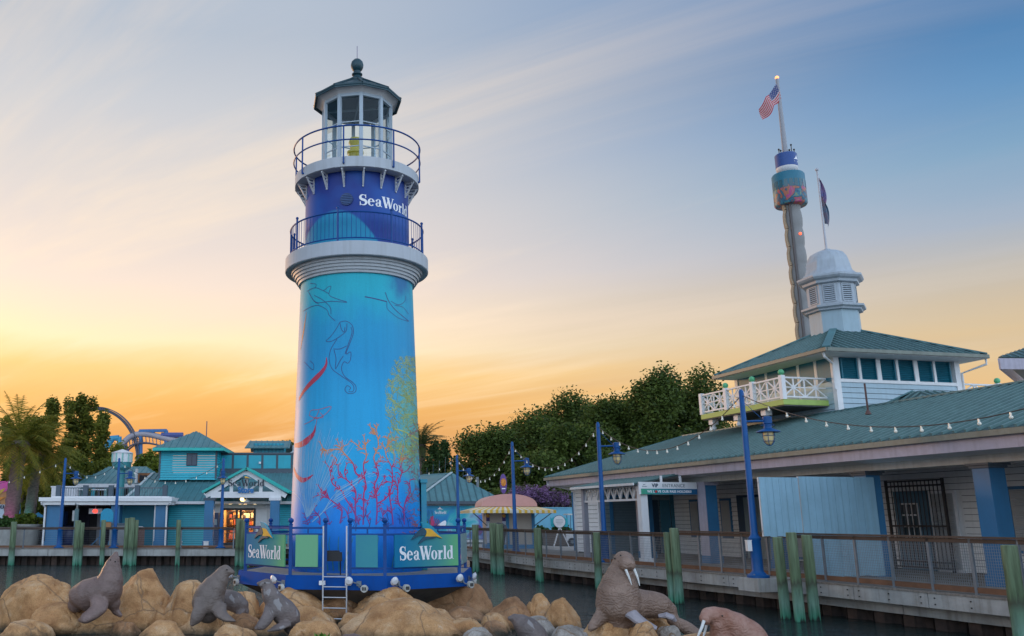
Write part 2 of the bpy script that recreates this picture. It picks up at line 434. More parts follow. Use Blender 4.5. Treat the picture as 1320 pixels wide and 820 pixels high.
# outer edges of the two boardwalks (plan)
EDGE_R = [(16.0, 10.0), (13.45, 19.2), (11.75, 25.6), (10.2, 30.4), (8.95, 34.3), (7.5, 39.0), (6.35, 45.0), (5.3, 51.0)]
EDGE_L = [(-75.0, 51.6), (-7.0, 51.6)]
def water_mat():
    m = bpy.data.materials.new('lagoon_water'); m.use_nodes = True
    t = m.node_tree; b = t.nodes['Principled BSDF']; N = lambda ty: t.nodes.new(ty); L = t.links.new
    b.inputs['Base Color'].default_value = (0.012, 0.026, 0.026, 1); b.inputs['Roughness'].default_value = 0.05; b.inputs['IOR'].default_value = 1.33
    g = N('ShaderNodeNewGeometry')
    hs = []
    for sc, st, mul in ((1.5, (1, 2.3, 1), 0.6), (4.5, (0.8, 2.0, 1), 0.30), (14, (1, 1.6, 1), 0.10)):
        mp_ = N('ShaderNodeMapping'); L(g.outputs['Position'], mp_.inputs[0]); mp_.inputs['Scale'].default_value = st; mp_.inputs['Rotation'].default_value = (0, 0, 0.25 * sc)
        n = N('ShaderNodeTexNoise'); L(mp_.outputs[0], n.inputs['Vector']); n.inputs['Scale'].default_value = sc; n.inputs['Detail'].default_value = 3
        k = N('ShaderNodeMath'); k.operation = 'MULTIPLY'; L(n.outputs[0], k.inputs[0]); k.inputs[1].default_value = mul; hs.append(k.outputs[0])
    a = N('ShaderNodeMath'); L(hs[0], a.inputs[0]); L(hs[1], a.inputs[1]); a2 = N('ShaderNodeMath'); L(a.outputs[0], a2.inputs[0]); L(hs[2], a2.inputs[1])
    bp = N('ShaderNodeBump'); bp.inputs['Strength'].default_value = 0.9; bp.inputs['Distance'].default_value = 0.22
    L(a2.outputs[0], bp.inputs['Height']); L(bp.outputs[0], b.inputs['Normal'])
    return m
mb = MB(); mb.add([(-80, -6, WZ), (30, -6, WZ), (30, 60, WZ), (-80, 60, WZ)], [(0, 1, 2, 3)])
struct(mb.build('water', water_mat()))
mb = MB(); mb.add([(-80, -6, -2.6), (30, -6, -2.6), (30, 60, -2.6), (-80, 60, -2.6)], [(0, 1, 2, 3)])
struct(mb.build('lagoon_bed', mat('mud', (0.05, 0.045, 0.035), 0.9)))
M_PAVE = mat('plaza_paving', (0.36, 0.33, 0.30), 0.85, var=0.12, scale=1.5, bump=0.1, bscale=20)
# land: one sheet out to the horizon with the lagoon cut out of it
lag = [(-75, 3.0), (16.9, 3.0)] + [(x + 0.5, y) for x, y in EDGE_R] + [(5.0, 52.3), (-75.0, 52.3)]
mb = MB()
W_ = 3000
cx_, cy_ = -20, 30
ring = []
for (x, y) in lag:
    a = math.atan2(y - cy_, x - cx_); ring.append((cx_ + math.cos(a) * W_, cy_ + math.sin(a) * W_))
k = len(lag)
vs = [(x, y, -0.03) for x, y in lag] + [(x, y, -0.03) for x, y in ring]
mb.add(vs, [(i, k + i, k + (i + 1) % k, (i + 1) % k) for i in range(k)])
struct(mb.build('ground', M_PAVE))
M_DECK = mat('deck_boards', (0.21, 0.185, 0.16), 0.8, var=0.3, scale=2.0, stretch=(1, 6, 1), bump=0.2, bscale=12)
def offset_line(line, d):
    out = []
    for i, (x, y) in enumerate(line):
        a = Vector(line[max(i - 1, 0)]); b = Vector(line[min(i + 1, len(line) - 1)]); t = (b - a).normalized()
        out.append((x + t.y * d, y - t.x * d))
    return out
def deck(name, line, depth, side):
    """boards laid across the walk, each a little slab with a gap"""
    mb = MB(); inner = offset_line(line, side * depth)
    for i in range(len(line) - 1):
        a, b = Vector(line[i]), Vector(line[i + 1]); c, d = Vector(inner[i]), Vector(inner[i + 1])
        n = max(1, int((b - a).length / 0.15))
        for j in range(n):
            f0 = j / n; f1 = (j + 0.95) / n
            p = [a.lerp(b, f0), a.lerp(b, f1), c.lerp(d, f1), c.lerp(d, f0)]
            if side < 0: p = p[::-1]
            vs = [(q.x, q.y, 0.0) for q in p[::-1]] + [(q.x, q.y, -0.04) for q in p[::-1]]
            if (Vector(vs[1]) - Vector(vs[0])).cross(Vector(vs[2]) - Vector(vs[1])).z < 0: vs = vs[3::-1] + vs[7:3:-1]
            mb.add(vs, [(0, 1, 2, 3), (0, 4, 5, 1), (2, 6, 7, 3), (1, 5, 6, 2), (3, 7, 4, 0)])
    return struct(mb.build(name, M_DECK))
deck('boardwalk', EDGE_R, 4.6, 1)
deck('boardwalk', EDGE_L, 5.0, -1)
deck('boardwalk', [(-7.0, 51.6), (-6.9, 54.5), (5.3, 54.5)], 4.0, -1)
# edge beams (thick timber or concrete fascia with joints and bolts), a lower ledger behind, sheet piling to the water
M_BEAM = mat('weathered_beam', (0.34, 0.335, 0.32), 0.85, var=0.22, scale=1.6, bump=0.2, bscale=16, streak=0.55)
M_RUST = mat('sheet_pile', (0.016, 0.013, 0.012), 0.85, var=0.5, scale=1.6, bump=0.4, bscale=8, col2=(0.085, 0.052, 0.04))
def beam_line(name, line, z0, z1, off, th, m, label, cat, seg=2.4, gap=0.012):
    mb = MB(); bolts = MB(); ln = offset_line(line, off)
    for i in range(len(ln) - 1):
        a, b = Vector(ln[i] + (0,)), Vector(ln[i + 1] + (0,)); L_ = (b - a).length; n = max(1, round(L_ / seg))
        d = (b - a).normalized(); nr = Vector((-d.y, d.x, 0))
        for j in range(n):
            p = a + d * (L_ * j / n + gap); q = a + d * (L_ * (j + 1) / n - gap)
            mb.bar(p + Vector((0, 0, (z0 + z1) / 2)), q + Vector((0, 0, (z0 + z1) / 2)), th, z1 - z0)
            for f in (0.08, 0.5, 0.92):
                for zz in (z0 + 0.09, z1 - 0.09):
                    c = p.lerp(q, f) + Vector((0, 0, zz)) + nr * (th / 2); c2 = c + nr * 0.02
                    bolts.tube([c, c2], 0.016, 6, smooth=False); 
                    c = p.lerp(q, f) + Vector((0, 0, zz)) - nr * (th / 2); bolts.tube([c, c - nr * 0.02], 0.016, 6, smooth=False)
    o = tag(mb.build(name, m), label, cat)
    return o, bolts
o, bl = beam_line('edge_beam', EDGE_R, -0.36, -0.045, 0.06, 0.09, M_BEAM, 'long grey edge beam along the right hand boardwalk, bolted and weathered', 'beam')
bl.build('bolts', M_BLACK, o)
o, bl = beam_line('ledger_beam', EDGE_R, -0.62, -0.40, 0.45, 0.12, M_BEAM, 'dark lower ledger beam set back under the right boardwalk', 'beam', seg=4)
o, bl = beam_line('edge_beam', EDGE_L, -0.40, -0.045, -0.06, 0.10, M_BEAM, 'stained concrete edge beam under the boardwalk before the teal shop', 'beam', seg=3.6)
o, bl = beam_line('edge_beam', [(-7.0, 51.6), (-6.9, 54.5), (5.3, 54.5)], -0.40, -0.045, -0.06, 0.10, M_BEAM, 'edge beam of the boardwalk hidden behind the lighthouse', 'beam', seg=3.6)
def seawall(name, line, off, label, sgn=1):
    mb = MB(); ln = offset_line(line, off); w = 0.42; s = 0
    for i in range(len(ln) - 1):
        a, b = Vector(ln[i] + (0,)), Vector(ln[i + 1] + (0,)); L_ = (b - a).length; d = (b - a).normalized(); nr = Vector((-d.y, d.x, 0)); n = max(1, int(L_ / w))
        for j in range(n):
            k0 = 0.10 if (s % 2) else -0.10; s += 1
            f = lambda t, kk, z: tuple(a + d * (L_ * (j + t) / n) + nr * kk + Vector((0, 0, z)))
            fl = [(0.0, -k0), (0.14, k0), (0.86, k0), (1.0, -k0)]
            for (t0, q0), (t1, q1) in zip(fl, fl[1:]): mb.add([f(t0, q0, -2.1), f(t1, q1, -2.1), f(t1, q1, -0.2), f(t0, q0, -0.2)], [(0, 1, 2, 3)])
        mb.bar(a - nr * 0.3 * sgn + Vector((0, 0, -1.05)), b - nr * 0.3 * sgn + Vector((0, 0, -1.05)), 0.25, 2.0)  # unseen backing bar, added to stop light leaking past the sheets
    return tag(mb.build(name, M_RUST), label, 'sea wall')
seawall('sheet_pile_wall', EDGE_R, 0.62, 'dark rusty sheet pile wall under the right hand boardwalk')
seawall('sheet_pile_wall', [(-75, 52.2), (-7.2, 52.2)], 0.0, 'dark sheet pile wall under the boardwalk before the teal shop', -1)
seawall('sheet_pile_wall', [(-7.2, 52.2), (-7.1, 55.0), (5.3, 55.0)], 0.0, 'dark sheet pile wall behind the lighthouse platform')

# ------------------------------------------------------------------ boardwalk railings
M_HANDRAIL = mat('handrail_timber', (0.075, 0.048, 0.035), 0.7, var=0.25, scale=3, stretch=(1, 1, 1), bump=0.15, bscale=20)
M_TOEBOARD = mat('toe_board', (0.16, 0.075, 0.04), 0.75, var=0.25, scale=3)
M_WIRE = mat('mesh_wire', (0.26, 0.29, 0.32), 0.45, metal=0.4)
def railing(line, step, label, mesh_step, zt=1.15, toe=True):
    r = thing('boardwalk_railing', label, 'railing', (line[0][0], line[0][1], 0)); o = Vector((line[0][0], line[0][1], 0))
    rail = MB(); toeb = MB(); wires = MB(); i0 = 0
    for i in range(len(line) - 1):
        a, b = Vector(line[i] + (0,)) - o, Vector(line[i + 1] + (0,)) - o; L_ = (b - a).length; d = (b - a).normalized(); n = max(1, round(L_ / step))
        rail.bar(a + Vector((0, 0, zt)), b + Vector((0, 0, zt)), 0.14, 0.045)
        rail.bar(a + Vector((0, 0, zt - 0.075)), b + Vector((0, 0, zt - 0.075)), 0.05, 0.09)
        if toe: toeb.bar(a + Vector((0, 0, 0.10)), b + Vector((0, 0, 0.10)), 0.04, 0.12)
        for j in range(n + (i == len(line) - 2)):
            p = a + d * (L_ * j / n)
            pm = MB(); pm.bar(p + Vector((0, 0, -0.12)), p + Vector((0, 0, zt - 0.03)), 0.05, 0.07, up=(d.x, d.y, 0))
            pm.build('post', M_GALV, r)
        if mesh_step:
            nv = int(L_ / mesh_step)
            for j in range(nv):
                p = a + d * (L_ * j / nv); wires.bar(p + Vector((0, 0, 0.18)), p + Vector((0, 0, zt - 0.12)), 0.006, 0.006, up=(d.x, d.y, 0))
        nh = int((zt - 0.3) / (mesh_step or 0.10))
        for j in range(nh):
            z = 0.18 + (zt - 0.30) * j / max(1, nh - 1); wires.bar(a + Vector((0, 0, z)), b + Vector((0, 0, z)), 0.006, 0.006)
    rail.build('handrail', M_HANDRAIL, r)
    if toe: toeb.build('toe_board', M_TOEBOARD, r)
    wires.build('wire_mesh', M_WIRE, r)
    return r
RL = offset_line(EDGE_R, 0.22)
railing(RL[:4], 1.05, 'brown topped mesh railing nearest the viewer, before the blue columns', 0.055, 1.22)
railing(RL[3:], 1.3, 'weathered wire railing along the boardwalk before the cream building and kiosk', 0.075)
railing([(-40.0, 51.9), (-7.4, 51.9)], 2.95, 'thin dark railing along the boardwalk before the teal shop', 0)
railing([(-6.6, 54.9), (5.6, 54.9)], 2.2, 'thin railing on the boardwalk behind the lighthouse', 0)

# ------------------------------------------------------------------ mooring piles
def pile_mat():
    m = bpy.data.materials.new('mooring_pile'); m.use_nodes = True
    t = m.node_tree; b = t.nodes['Principled BSDF']; N = lambda ty: t.nodes.new(ty); L = t.links.new
    g = N('ShaderNodeNewGeometry'); sp = N('ShaderNodeSeparateXYZ'); L(g.outputs['Position'], sp.inputs[0])
    mp_ = N('ShaderNodeMapping'); L(g.outputs['Position'], mp_.inputs[0]); mp_.inputs['Scale'].default_value = (9, 9, 0.9)
    n = N('ShaderNodeTexNoise'); L(mp_.outputs[0], n.inputs['Vector']); n.inputs['Scale'].default_value = 1.5; n.inputs['Detail'].default_value = 6
    a = N('ShaderNodeMath'); a.operation = 'MULTIPLY_ADD'; L(n.outputs[0], a.inputs[0]); a.inputs[1].default_value = 0.5; a.inputs[2].default_value = 0.0
    z = N('ShaderNodeMath'); z.operation = 'ADD'; L(sp.outputs[2], z.inputs[0]); L(a.outputs[0], z.inputs[1])
    mr = N('ShaderNodeMapRange'); L(z.outputs[0], mr.inputs['Value']); mr.inputs['From Min'].default_value = -1.0; mr.inputs['From Max'].default_value = 1.8
    # algae at the waterline, copper-green preservative above, greyer towards the top
    r = ramp(t, [(0.0, (0.012, 0.02, 0.016, 1)), (0.12, (0.014, 0.024, 0.018, 1)), (0.15, (0.05, 0.24, 0.15, 1)), (0.27, (0.16, 0.29, 0.22, 1)), (0.40, (0.115, 0.20, 0.13, 1)), (0.45, (0.07, 0.085, 0.055, 1)), (0.50, (0.11, 0.17, 0.09, 1)), (1.0, (0.19, 0.25, 0.15, 1))])
    L(mr.outputs[0], r.inputs[0])
    mx = N('ShaderNodeMix'); mx.data_type = 'RGBA'; mx.blend_type = 'MULTIPLY'; mx.inputs['Factor'].default_value = 0.75
    r2 = ramp(t, [(0.35, (0.45, 0.42, 0.38, 1)), (0.6, (1, 1, 1, 1))]); L(n.outputs[0], r2.inputs[0]); L(r.outputs[0], mx.inputs[6]); L(r2.outputs[0], mx.inputs[7])
    L(mx.outputs[2], b.inputs['Base Color']); b.inputs['Roughness'].default_value = 0.85
    bp = N('ShaderNodeBump'); bp.inputs['Strength'].default_value = 0.5; bp.inputs['Distance'].default_value = 0.04; L(n.outputs[0], bp.inputs['Height']); L(bp.outputs[0], b.inputs['Normal'])
    return m
M_PILE = pile_mat()
def pile(x, y, zt, r, label, seed, lean=(0, 0), group=None):
    rnd = random.Random(seed); mb = MB()
    pr = []
    for i in range(12):
        z = -2.0 + (zt + 2.0) * i / 11; pr.append((r * (1.02 - 0.06 * i / 11 + rnd.uniform(-0.03, 0.03)), z))
    pr.append((r * 0.8, zt + 0.015)); 
    mb.lathe(pr, 14, cap1=True)
    for i, p in enumerate(mb.v): mb.v[i] = (p[0] * (1 + 0.05 * mnoise.noise(Vector((p[0] * 9, p[1] * 9, seed)))) + lean[0] * (p[2] + 0.9), p[1] + lean[1] * (p[2] + 0.9), p[2])
    o = mb.build('mooring_pile', M_PILE, None, (x, y, 0))
    return tag(o, label, 'pile', group)
PILES = [  # photo column at the waterline, plan distance, top height, radius, label
    (1013, 24.2, 1.14, 0.150, 'green pile, leftmost of the three tied before the pale blue panels'),
    (1031, 23.6, 1.27, 0.155, 'tall weathered pile in the middle of the three before the blue panels'),
    (1050, 23.9, 1.20, 0.160, 'green pile, rightmost of the three before the pale blue panels'),
    (1318.5, 18.3, 1.10, 0.17, 'brown topped pile cut off by the right edge of the picture'),
    (866.5, 28.6, 1.20, 0.130, 'slimmer left pile of the pair behind the walrus with raised head'),
    (875.5, 28.4, 1.33, 0.165, 'thicker right pile of the pair behind the walrus with raised head'),
    (772, 34.0, 1.12, 0.155, 'short green pile beside the lamp post near the cream building corner'),
    (696, 38.2, 1.24, 0.190, 'green pile standing alone right of the pink kiosk'),
    (637.5, 43.2, 1.42, 0.210, 'left pile of the close pair before the pink kiosk'),
    (645.5, 42.6, 1.38, 0.200, 'right pile of the close pair before the pink kiosk'),
    (613.5, 45.0, 1.33, 0.190, 'green pile just right of the round platform railing'),
    (14, 51.2, 1.45, 0.19, 'green pile at the far left, before the palm planter'),
    (97, 51.2, 1.52, 0.19, 'left pile of the close pair before the dark porch'),
    (102, 51.35, 1.40, 0.17, 'right pile of the close pair before the dark porch'),
    (131, 51.3, 1.55, 0.15, 'thin pile under the small teal notice board'),
    (161.5, 51.1, 1.65, 0.17, 'tall left pile of the cluster before the brown bin'),
    (167, 51.0, 1.68, 0.18, 'tall middle pile of the cluster before the brown bin'),
    (172, 51.25, 1.55, 0.17, 'shorter right pile of the cluster before the brown bin'),
    (228.5, 51.2, 1.55, 0.15, 'slender pile standing alone before the teal siding'),
    (306, 50.6, 1.62, 0.18, 'left pile at the boardwalk corner by the shop entrance'),
    (312, 50.3, 1.58, 0.18, 'middle pile at the boardwalk corner by the shop entrance'),
    (317, 49.8, 1.55, 0.18, 'right pile at the boardwalk corner, touching the round platform'),
]
for i, (u, Y, zt, r, lab) in enumerate(PILES):
    p = P(u, 669 + (EYE - WZ) * 1180 / Y, Y); pile(p.x, Y, zt, r * 0.88, lab, i, ((i * 37 % 7 - 3) * 0.004, 0))

# ------------------------------------------------------------------ blue lamp posts and string lights
M_AMBER = mat('amber_lamp_glass', (0.80, 0.62, 0.30), 0.25, var=0.12)
def make_lamp():
    t = thing('lamp_post', 'x', 'lamp post')
    mb = MB(); mb.lathe([(0.30, 0.0), (0.30, 0.06), (0.22, 0.10), (0.17, 0.16), (0.155, 0.2), (0.15, 1.0), (0.17, 1.03), (0.17, 1.08), (0.12, 1.14), (0.098, 1.2), (0.07, 5.24), (0.03, 5.3)], 20, cap1=True); mb.build('pole', M_BLUE, t)
    mb = MB()
    for k in range(4):
        a = k * math.pi / 2 + 0.78; mb.tube([(0.25 * math.cos(a), 0.25 * math.sin(a), 0.05), (0.25 * math.cos(a), 0.25 * math.sin(a), 0.10)], 0.022, 6, smooth=False)
    mb.build('anchor_bolts', M_GALV, t)
    mb = MB(); mb.tube([(0, 0, 4.36), (0.62, 0, 4.38)], 0.032, 8); mb.tube([(0.02, 0, 4.95), (0.55, 0, 4.42)], 0.008, 5); mb.build('arm', M_BLUE, t)
    mb = MB(); mb.lathe([(0.04, 4.52), (0.13, 4.50), (0.13, 4.30), (0.10, 4.28), (0.12, 4.16), (0.20, 4.13), (0.33, 4.07), (0.335, 4.05), (0.16, 4.06)], 20, c=(0.68, 0), cap0=True)
    hd = mb.build('lantern', M_BLUE, t)
    mb = MB(); mb.lathe([(0.15, 4.06), (0.155, 3.92), (0.13, 3.78), (0.07, 3.70), (0.0, 3.68)], 16, c=(0.68, 0)); mb.build('globe', M_AMBER, hd)
    mb = MB()
    for k in range(6):
        a = k * math.pi / 3; f = lambda r, z: (0.68 + r * math.cos(a), r * math.sin(a), z)
        mb.tube([f(0.17, 4.08), f(0.172, 3.92), f(0.145, 3.77), f(0.07, 3.68), f(0, 3.66)], 0.008, 5)
    for r_, z_ in ((0.172, 3.95), (0.15, 3.79), (0.19, 4.25)):
        mb.tube([(0.68 + r_ * math.cos(a * 0.3927), r_ * math.sin(a * 0.3927), z_) for a in range(17)], 0.008, 5, cap=False)
    mb.build('cage', M_BLUE, hd)
    return t
LAMPS = {'a': (11.02, 25.95), 'b': (9.13, 35.0), 'c': (7.24, 44.1), 'd': (5.45, 53.2), 'e': (-17.25, 52.0), 'f': (-14.15, 52.0), 'g': (-8.13, 52.0), 'n': (13.8, 12.0)}
LAMP_TXT = {'a': 'blue lamp post nearest the viewer, beside the pale blue panels', 'b': 'blue lamp post before the cream building corner, behind the walrus',
            'c': 'blue lamp post standing before the pink roofed kiosk', 'd': 'blue lamp post before the sea mural building, just right of the lighthouse',
            'e': 'blue lamp post at the left end of the white roofed porch', 'f': 'blue lamp post before the dark teal porch wall, under the roof tank',
            'g': 'blue lamp post before the shop entrance gable', 'n': 'blue lamp post beyond the right edge, holding the string lights'}
lamp0 = make_lamp()
for i, (k_, (x, y)) in enumerate(LAMPS.items()):
    o = lamp0 if i == 0 else dup(lamp0)
    o.location = (x, y, 0.02); o['label'] = LAMP_TXT[k_]; o['group'] = 'blue lamp posts along the boardwalks'
    if k_ in 'efg': o.scale = (1, 1, 0.95)
    if k_ == 'g': o.rotation_euler = (0, 0, math.radians(-82))
    if k_ == 'n': o.rotation_euler = (0, 0, 0)
mb = MB(); mb.box(-0.26, -0.14, -0.10, 0.06, 0.72, 1.0); mb.box(-0.27, -0.13, -0.11, 0.07, 1.0, 1.02); tag(mb.build('junction_box', M_WHITE_CLEAN, None, LAMPS['a'] + (0.02,)), 'small white box strapped to the foot of the nearest lamp post', 'box')
# the blocks the right-hand lamps stand on
for k_, lab in (('a', 'bolted grey block carrying the lamp post nearest the viewer'), ('b', 'grey block under the lamp post behind the walrus'), ('c', 'grey block under the lamp post before the kiosk'), ('d', 'grey block under the lamp post beside the mural building')):
    x, y = LAMPS[k_]; rz = math.atan2(-0.3, 1) + 0.02
    mb = MB(); mb.box(-0.36, 1.0, -0.42, 0.42, -0.34, 0.015)
    tag(mb.build('lamp_block', M_BEAM, None, (x, y, 0)), lab, 'lamp base').rotation_euler = (0, 0, 0.28)
BULB_ME = None
def string_light(p, q, sag, n, label, skip=0.0):
    global BULB_ME
    p, q = Vector(p), Vector(q); t = thing('string_light', label, 'string lights', p, 0, 'festoon lights strung between the lamp posts')
    N_ = 28; f = lambda s: (q - p) * s + Vector((0, 0, -sag * 4 * s * (1 - s)))
    mb = MB(); mb.tube([f(i / N_) for i in range(N_ + 1)], 0.013, 5); mb.build('cable', M_CABLE, t)
    for i in range(n):
        c = f((i + 0.6) / (n + 0.2))
        if BULB_ME is None:
            m2 = MB(); m2.tube([(0, 0, 0.0), (0, 0, -0.07)], 0.02, 6); ob0 = m2
            m2.ball((0, 0, -0.10), 0.039, 8, 6); b0 = m2.build('bulb', M_BULB, t); BULB_ME = b0.data; b0.location = c
        else: link('bulb', BULB_ME, t, c)
    return t
def top(k_, dz=0.0):
    x, y = LAMPS[k_]; return Vector((x, y, 5.15 * (0.95 if k_ in 'efg' else 1) + dz))
string_light(top('n'), top('a'), 1.55, 19, 'festoon lights sagging in front of the green roof nearest the viewer')
string_light(top('a'), top('b'), 1.25, 14, 'festoon lights hanging before the roof between the two nearest lamp posts')
string_light(top('b'), top('c'), 1.35, 13, 'festoon lights hanging between the kiosk lamp and the cream building lamp')
string_light(top('c'), top('d'), 1.5, 12, 'festoon lights hanging between the kiosk lamp and the mural building lamp')
string_light(top('d'), (0.2, 62, 5.4), 1.0, 9, 'festoon lights running from the mural lamp behind the lighthouse')
string_light(top('g'), top('f'), 1.2, 10, 'festoon lights sagging from the shop entrance lamp to the roof tank lamp')
string_light(top('f'), top('e'), 0.9, 6, 'festoon lights between the two lamps before the white roofed porch')
string_light(top('e'), (-28.5, 58, 3.2), 0.5, 10, 'festoon lights running left from the porch lamp past the palms')
# ------------------------------------------------------------------ lighthouse
AX, AY = -0.24, 26.19
lh = thing('lighthouse', 'tall blue lighthouse painted with corals and sea creatures, standing on the round platform', 'lighthouse', (AX, AY, 0))
R0, Z0, R1, Z1 = 1.905, 0.2, 1.69, 8.56
def shaft_r(z): return R0 + (R1 - R0) * (z - Z0) / (Z1 - Z0)
def shaft_hit(u, v, rfun=shaft_r):
    """angle (0 towards the camera, + right) and height where the sight line through (u, v) meets the round wall"""
    d = ray(u, v); t = 25.0 / d.y
    for _ in range(12):
        z = EYE + d.z * t; r = rfun(z)
        a = d.x * d.x + d.y * d.y; b = -2 * (d.x * AX + d.y * AY); c = AX * AX + AY * AY - r * r
        q = b * b - 4 * a * c
        if q < 0: t = -b / (2 * a); continue
        t = (-b - math.sqrt(q)) / (2 * a)
    x, y, z = d.x * t, d.y * t, EYE + d.z * t
    return math.atan2(x - AX, -(y - AY)), z
def on_wall(th, z, off=0.004, rfun=shaft_r):
    r = rfun(z) + off; return Vector((r * math.sin(th), -r * math.cos(th), z))
def mural_mat():
    m = bpy.data.materials.new('mural_sea'); m.use_nodes = True
    t = m.node_tree; b = t.nodes['Principled BSDF']; N = lambda ty: t.nodes.new(ty); L = t.links.new
    tcn = N('ShaderNodeTexCoord'); sp = N('ShaderNodeSeparateXYZ'); L(tcn.outputs['Object'], sp.inputs[0])
    n = N('ShaderNodeTexNoise'); L(tcn.outputs['Object'], n.inputs['Vector']); n.inputs['Scale'].default_value = 0.55; n.inputs['Detail'].default_value = 4
    a = N('ShaderNodeMath'); a.operation = 'MULTIPLY_ADD'; L(n.outputs[0], a.inputs[0]); a.inputs[1].default_value = 2.4; a.inputs[2].default_value = -1.2
    z = N('ShaderNodeMath'); L(sp.outputs[2], z.inputs[0]); L(a.outputs[0], z.inputs[1])
    mr = N('ShaderNodeMapRange'); L(z.outputs[0], mr.inputs['Value']); mr.inputs['From Min'].default_value = 0; mr.inputs['From Max'].default_value = 12
    r = ramp(t, [(0.0, (0.005, 0.16, 0.66, 1)), (0.14, (0.005, 0.26, 0.78, 1)), (0.25, (0.012, 0.42, 0.78, 1)), (0.40, (0.014, 0.39, 0.72, 1)), (0.52, (0.008, 0.32, 0.62, 1)), (0.585, (0.007, 0.33, 0.58, 1)), (0.65, (0.008, 0.43, 0.56, 1)), (0.80, (0.012, 0.48, 0.56, 1))])
    L(mr.outputs[0], r.inputs[0])
    # greenish wash under the sea fan on the right, white wash low on the left
    at = N('ShaderNodeMath'); at.operation = 'ARCTAN2'; L(sp.outputs[0], at.inputs[0])
    ng = N('ShaderNodeMath'); ng.operation = 'MULTIPLY'; L(sp.outputs[1], ng.inputs[0]); ng.inputs[1].default_value = -1; L(ng.outputs[0], at.inputs[1])
    n2 = N('ShaderNodeTexNoise'); L(tcn.outputs['Object'], n2.inputs['Vector']); n2.inputs['Scale'].default_value = 2.2; n2.inputs['Detail'].default_value = 5
    def blob(th0, z0, sx, sz, lo, hi):
        A = N('ShaderNodeMath'); A.operation = 'SUBTRACT'; L(at.outputs[0], A.inputs[0]); A.inputs[1].default_value = th0
        A2 = N('ShaderNodeMath'); A2.operation = 'DIVIDE'; L(A.outputs[0], A2.inputs[0]); A2.inputs[1].default_value = sx
        B = N('ShaderNodeMath'); B.operation = 'SUBTRACT'; L(sp.outputs[2], B.inputs[0]); B.inputs[1].default_value = z0
        B2 = N('ShaderNodeMath'); B2.operation = 'DIVIDE'; L(B.outputs[0], B2.inputs[0]); B2.inputs[1].default_value = sz
        v = N('ShaderNodeCombineXYZ'); L(A2.outputs[0], v.inputs[0]); L(B2.outputs[0], v.inputs[1])
        ln = N('ShaderNodeVectorMath'); ln.operation = 'LENGTH'; L(v.outputs[0], ln.inputs[0])
        s = N('ShaderNodeMath'); s.operation = 'MULTIPLY_ADD'; L(n2.outputs[0], s.inputs[0]); s.inputs[1].default_value = 0.9; L(ln.outputs['Value'], s.inputs[2])
        k = N('ShaderNodeMapRange'); k.interpolation_type = 'SMOOTHSTEP'; L(s.outputs[0], k.inputs['Value']); k.inputs['From Min'].default_value = 1.45; k.inputs['From Max'].default_value = 0.75; k.inputs['To Max'].default_value = hi
        return k.outputs[0]
    def over(f, c0, c1):
        mx = N('ShaderNodeMix'); mx.data_type = 'RGBA'; L(f, mx.inputs['Factor']); L(c0, mx.inputs[6]); mx.inputs[7].default_value = c1; return mx.outputs[2]
    c = over(blob(1.12, 4.1, 0.66, 2.4, 0, 0.85), r.outputs[0], (0.16, 0.46, 0.36, 1))
    c = over(blob(-0.62, 3.0, 0.50, 1.7, 0, 0.35), c, (0.16, 0.45, 0.66, 1))
    c = over(blob(-1.55, 4.0, 0.55, 6.0, 0, 0.75), c, (0.42, 0.42, 0.62, 1))  # left flank paled to lavender: sunset sheen put into the colour
    c = over(blob(0.75, 1.2, 0.5, 1.0, 0, 0.6), c, (0.02, 0.10, 0.55, 1))
    c = over(blob(0.9, 8.6, 0.5, 0.9, 0, 0.85), c, (0.01, 0.13, 0.36, 1))
    # printed film: fine grain, faint vertical joins, dirt washed down from the cornice
    g1 = N('ShaderNodeTexNoise'); L(tcn.outputs['Object'], g1.inputs['Vector']); g1.inputs['Scale'].default_value = 38; g1.inputs['Detail'].default_value = 3
    rg_ = ramp(t, [(0.3, (0.86, 0.88, 0.90, 1)), (0.7, (1.0, 1.0, 1.0, 1))]); L(g1.outputs[0], rg_.inputs[0])
    m1 = N('ShaderNodeMix'); m1.data_type = 'RGBA'; m1.blend_type = 'MULTIPLY'; m1.inputs['Factor'].default_value = 1.0; L(c, m1.inputs[6]); L(rg_.outputs[0], m1.inputs[7]); c = m1.outputs[2]
    sc_ = N('ShaderNodeMath'); sc_.operation = 'MULTIPLY'; L(at.outputs[0], sc_.inputs[0]); sc_.inputs[1].default_value = 1.9
    fr_ = N('ShaderNodeMath'); fr_.operation = 'FRACT'; L(sc_.outputs[0], fr_.inputs[0])
    rj = ramp(t, [(0.0, (0.72, 0.76, 0.80, 1)), (0.012, (1, 1, 1, 1))]); L(fr_.outputs[0], rj.inputs[0])
    m2 = N('ShaderNodeMix'); m2.data_type = 'RGBA'; m2.blend_type = 'MULTIPLY'; m2.inputs['Factor'].default_value = 0.55; L(c, m2.inputs[6]); L(rj.outputs[0], m2.inputs[7]); c = m2.outputs[2]
    sm_ = N('ShaderNodeMapping'); L(tcn.outputs['Object'], sm_.inputs[0]); sm_.inputs['Scale'].default_value = (6, 6, 0.25); g2_ = N('ShaderNodeTexNoise'); L(sm_.outputs[0], g2_.inputs['Vector']); g2_.inputs['Scale'].default_value = 1.2; g2_.inputs['Detail'].default_value = 5
    rs2 = ramp(t, [(0.45, (1, 1, 1, 1)), (0.72, (0.74, 0.76, 0.78, 1))]); L(g2_.outputs[0], rs2.inputs[0])
    m3 = N('ShaderNodeMix'); m3.data_type = 'RGBA'; m3.blend_type = 'MULTIPLY'; m3.inputs['Factor'].default_value = 0.4; L(c, m3.inputs[6]); L(rs2.outputs[0], m3.inputs[7]); c = m3.outputs[2]
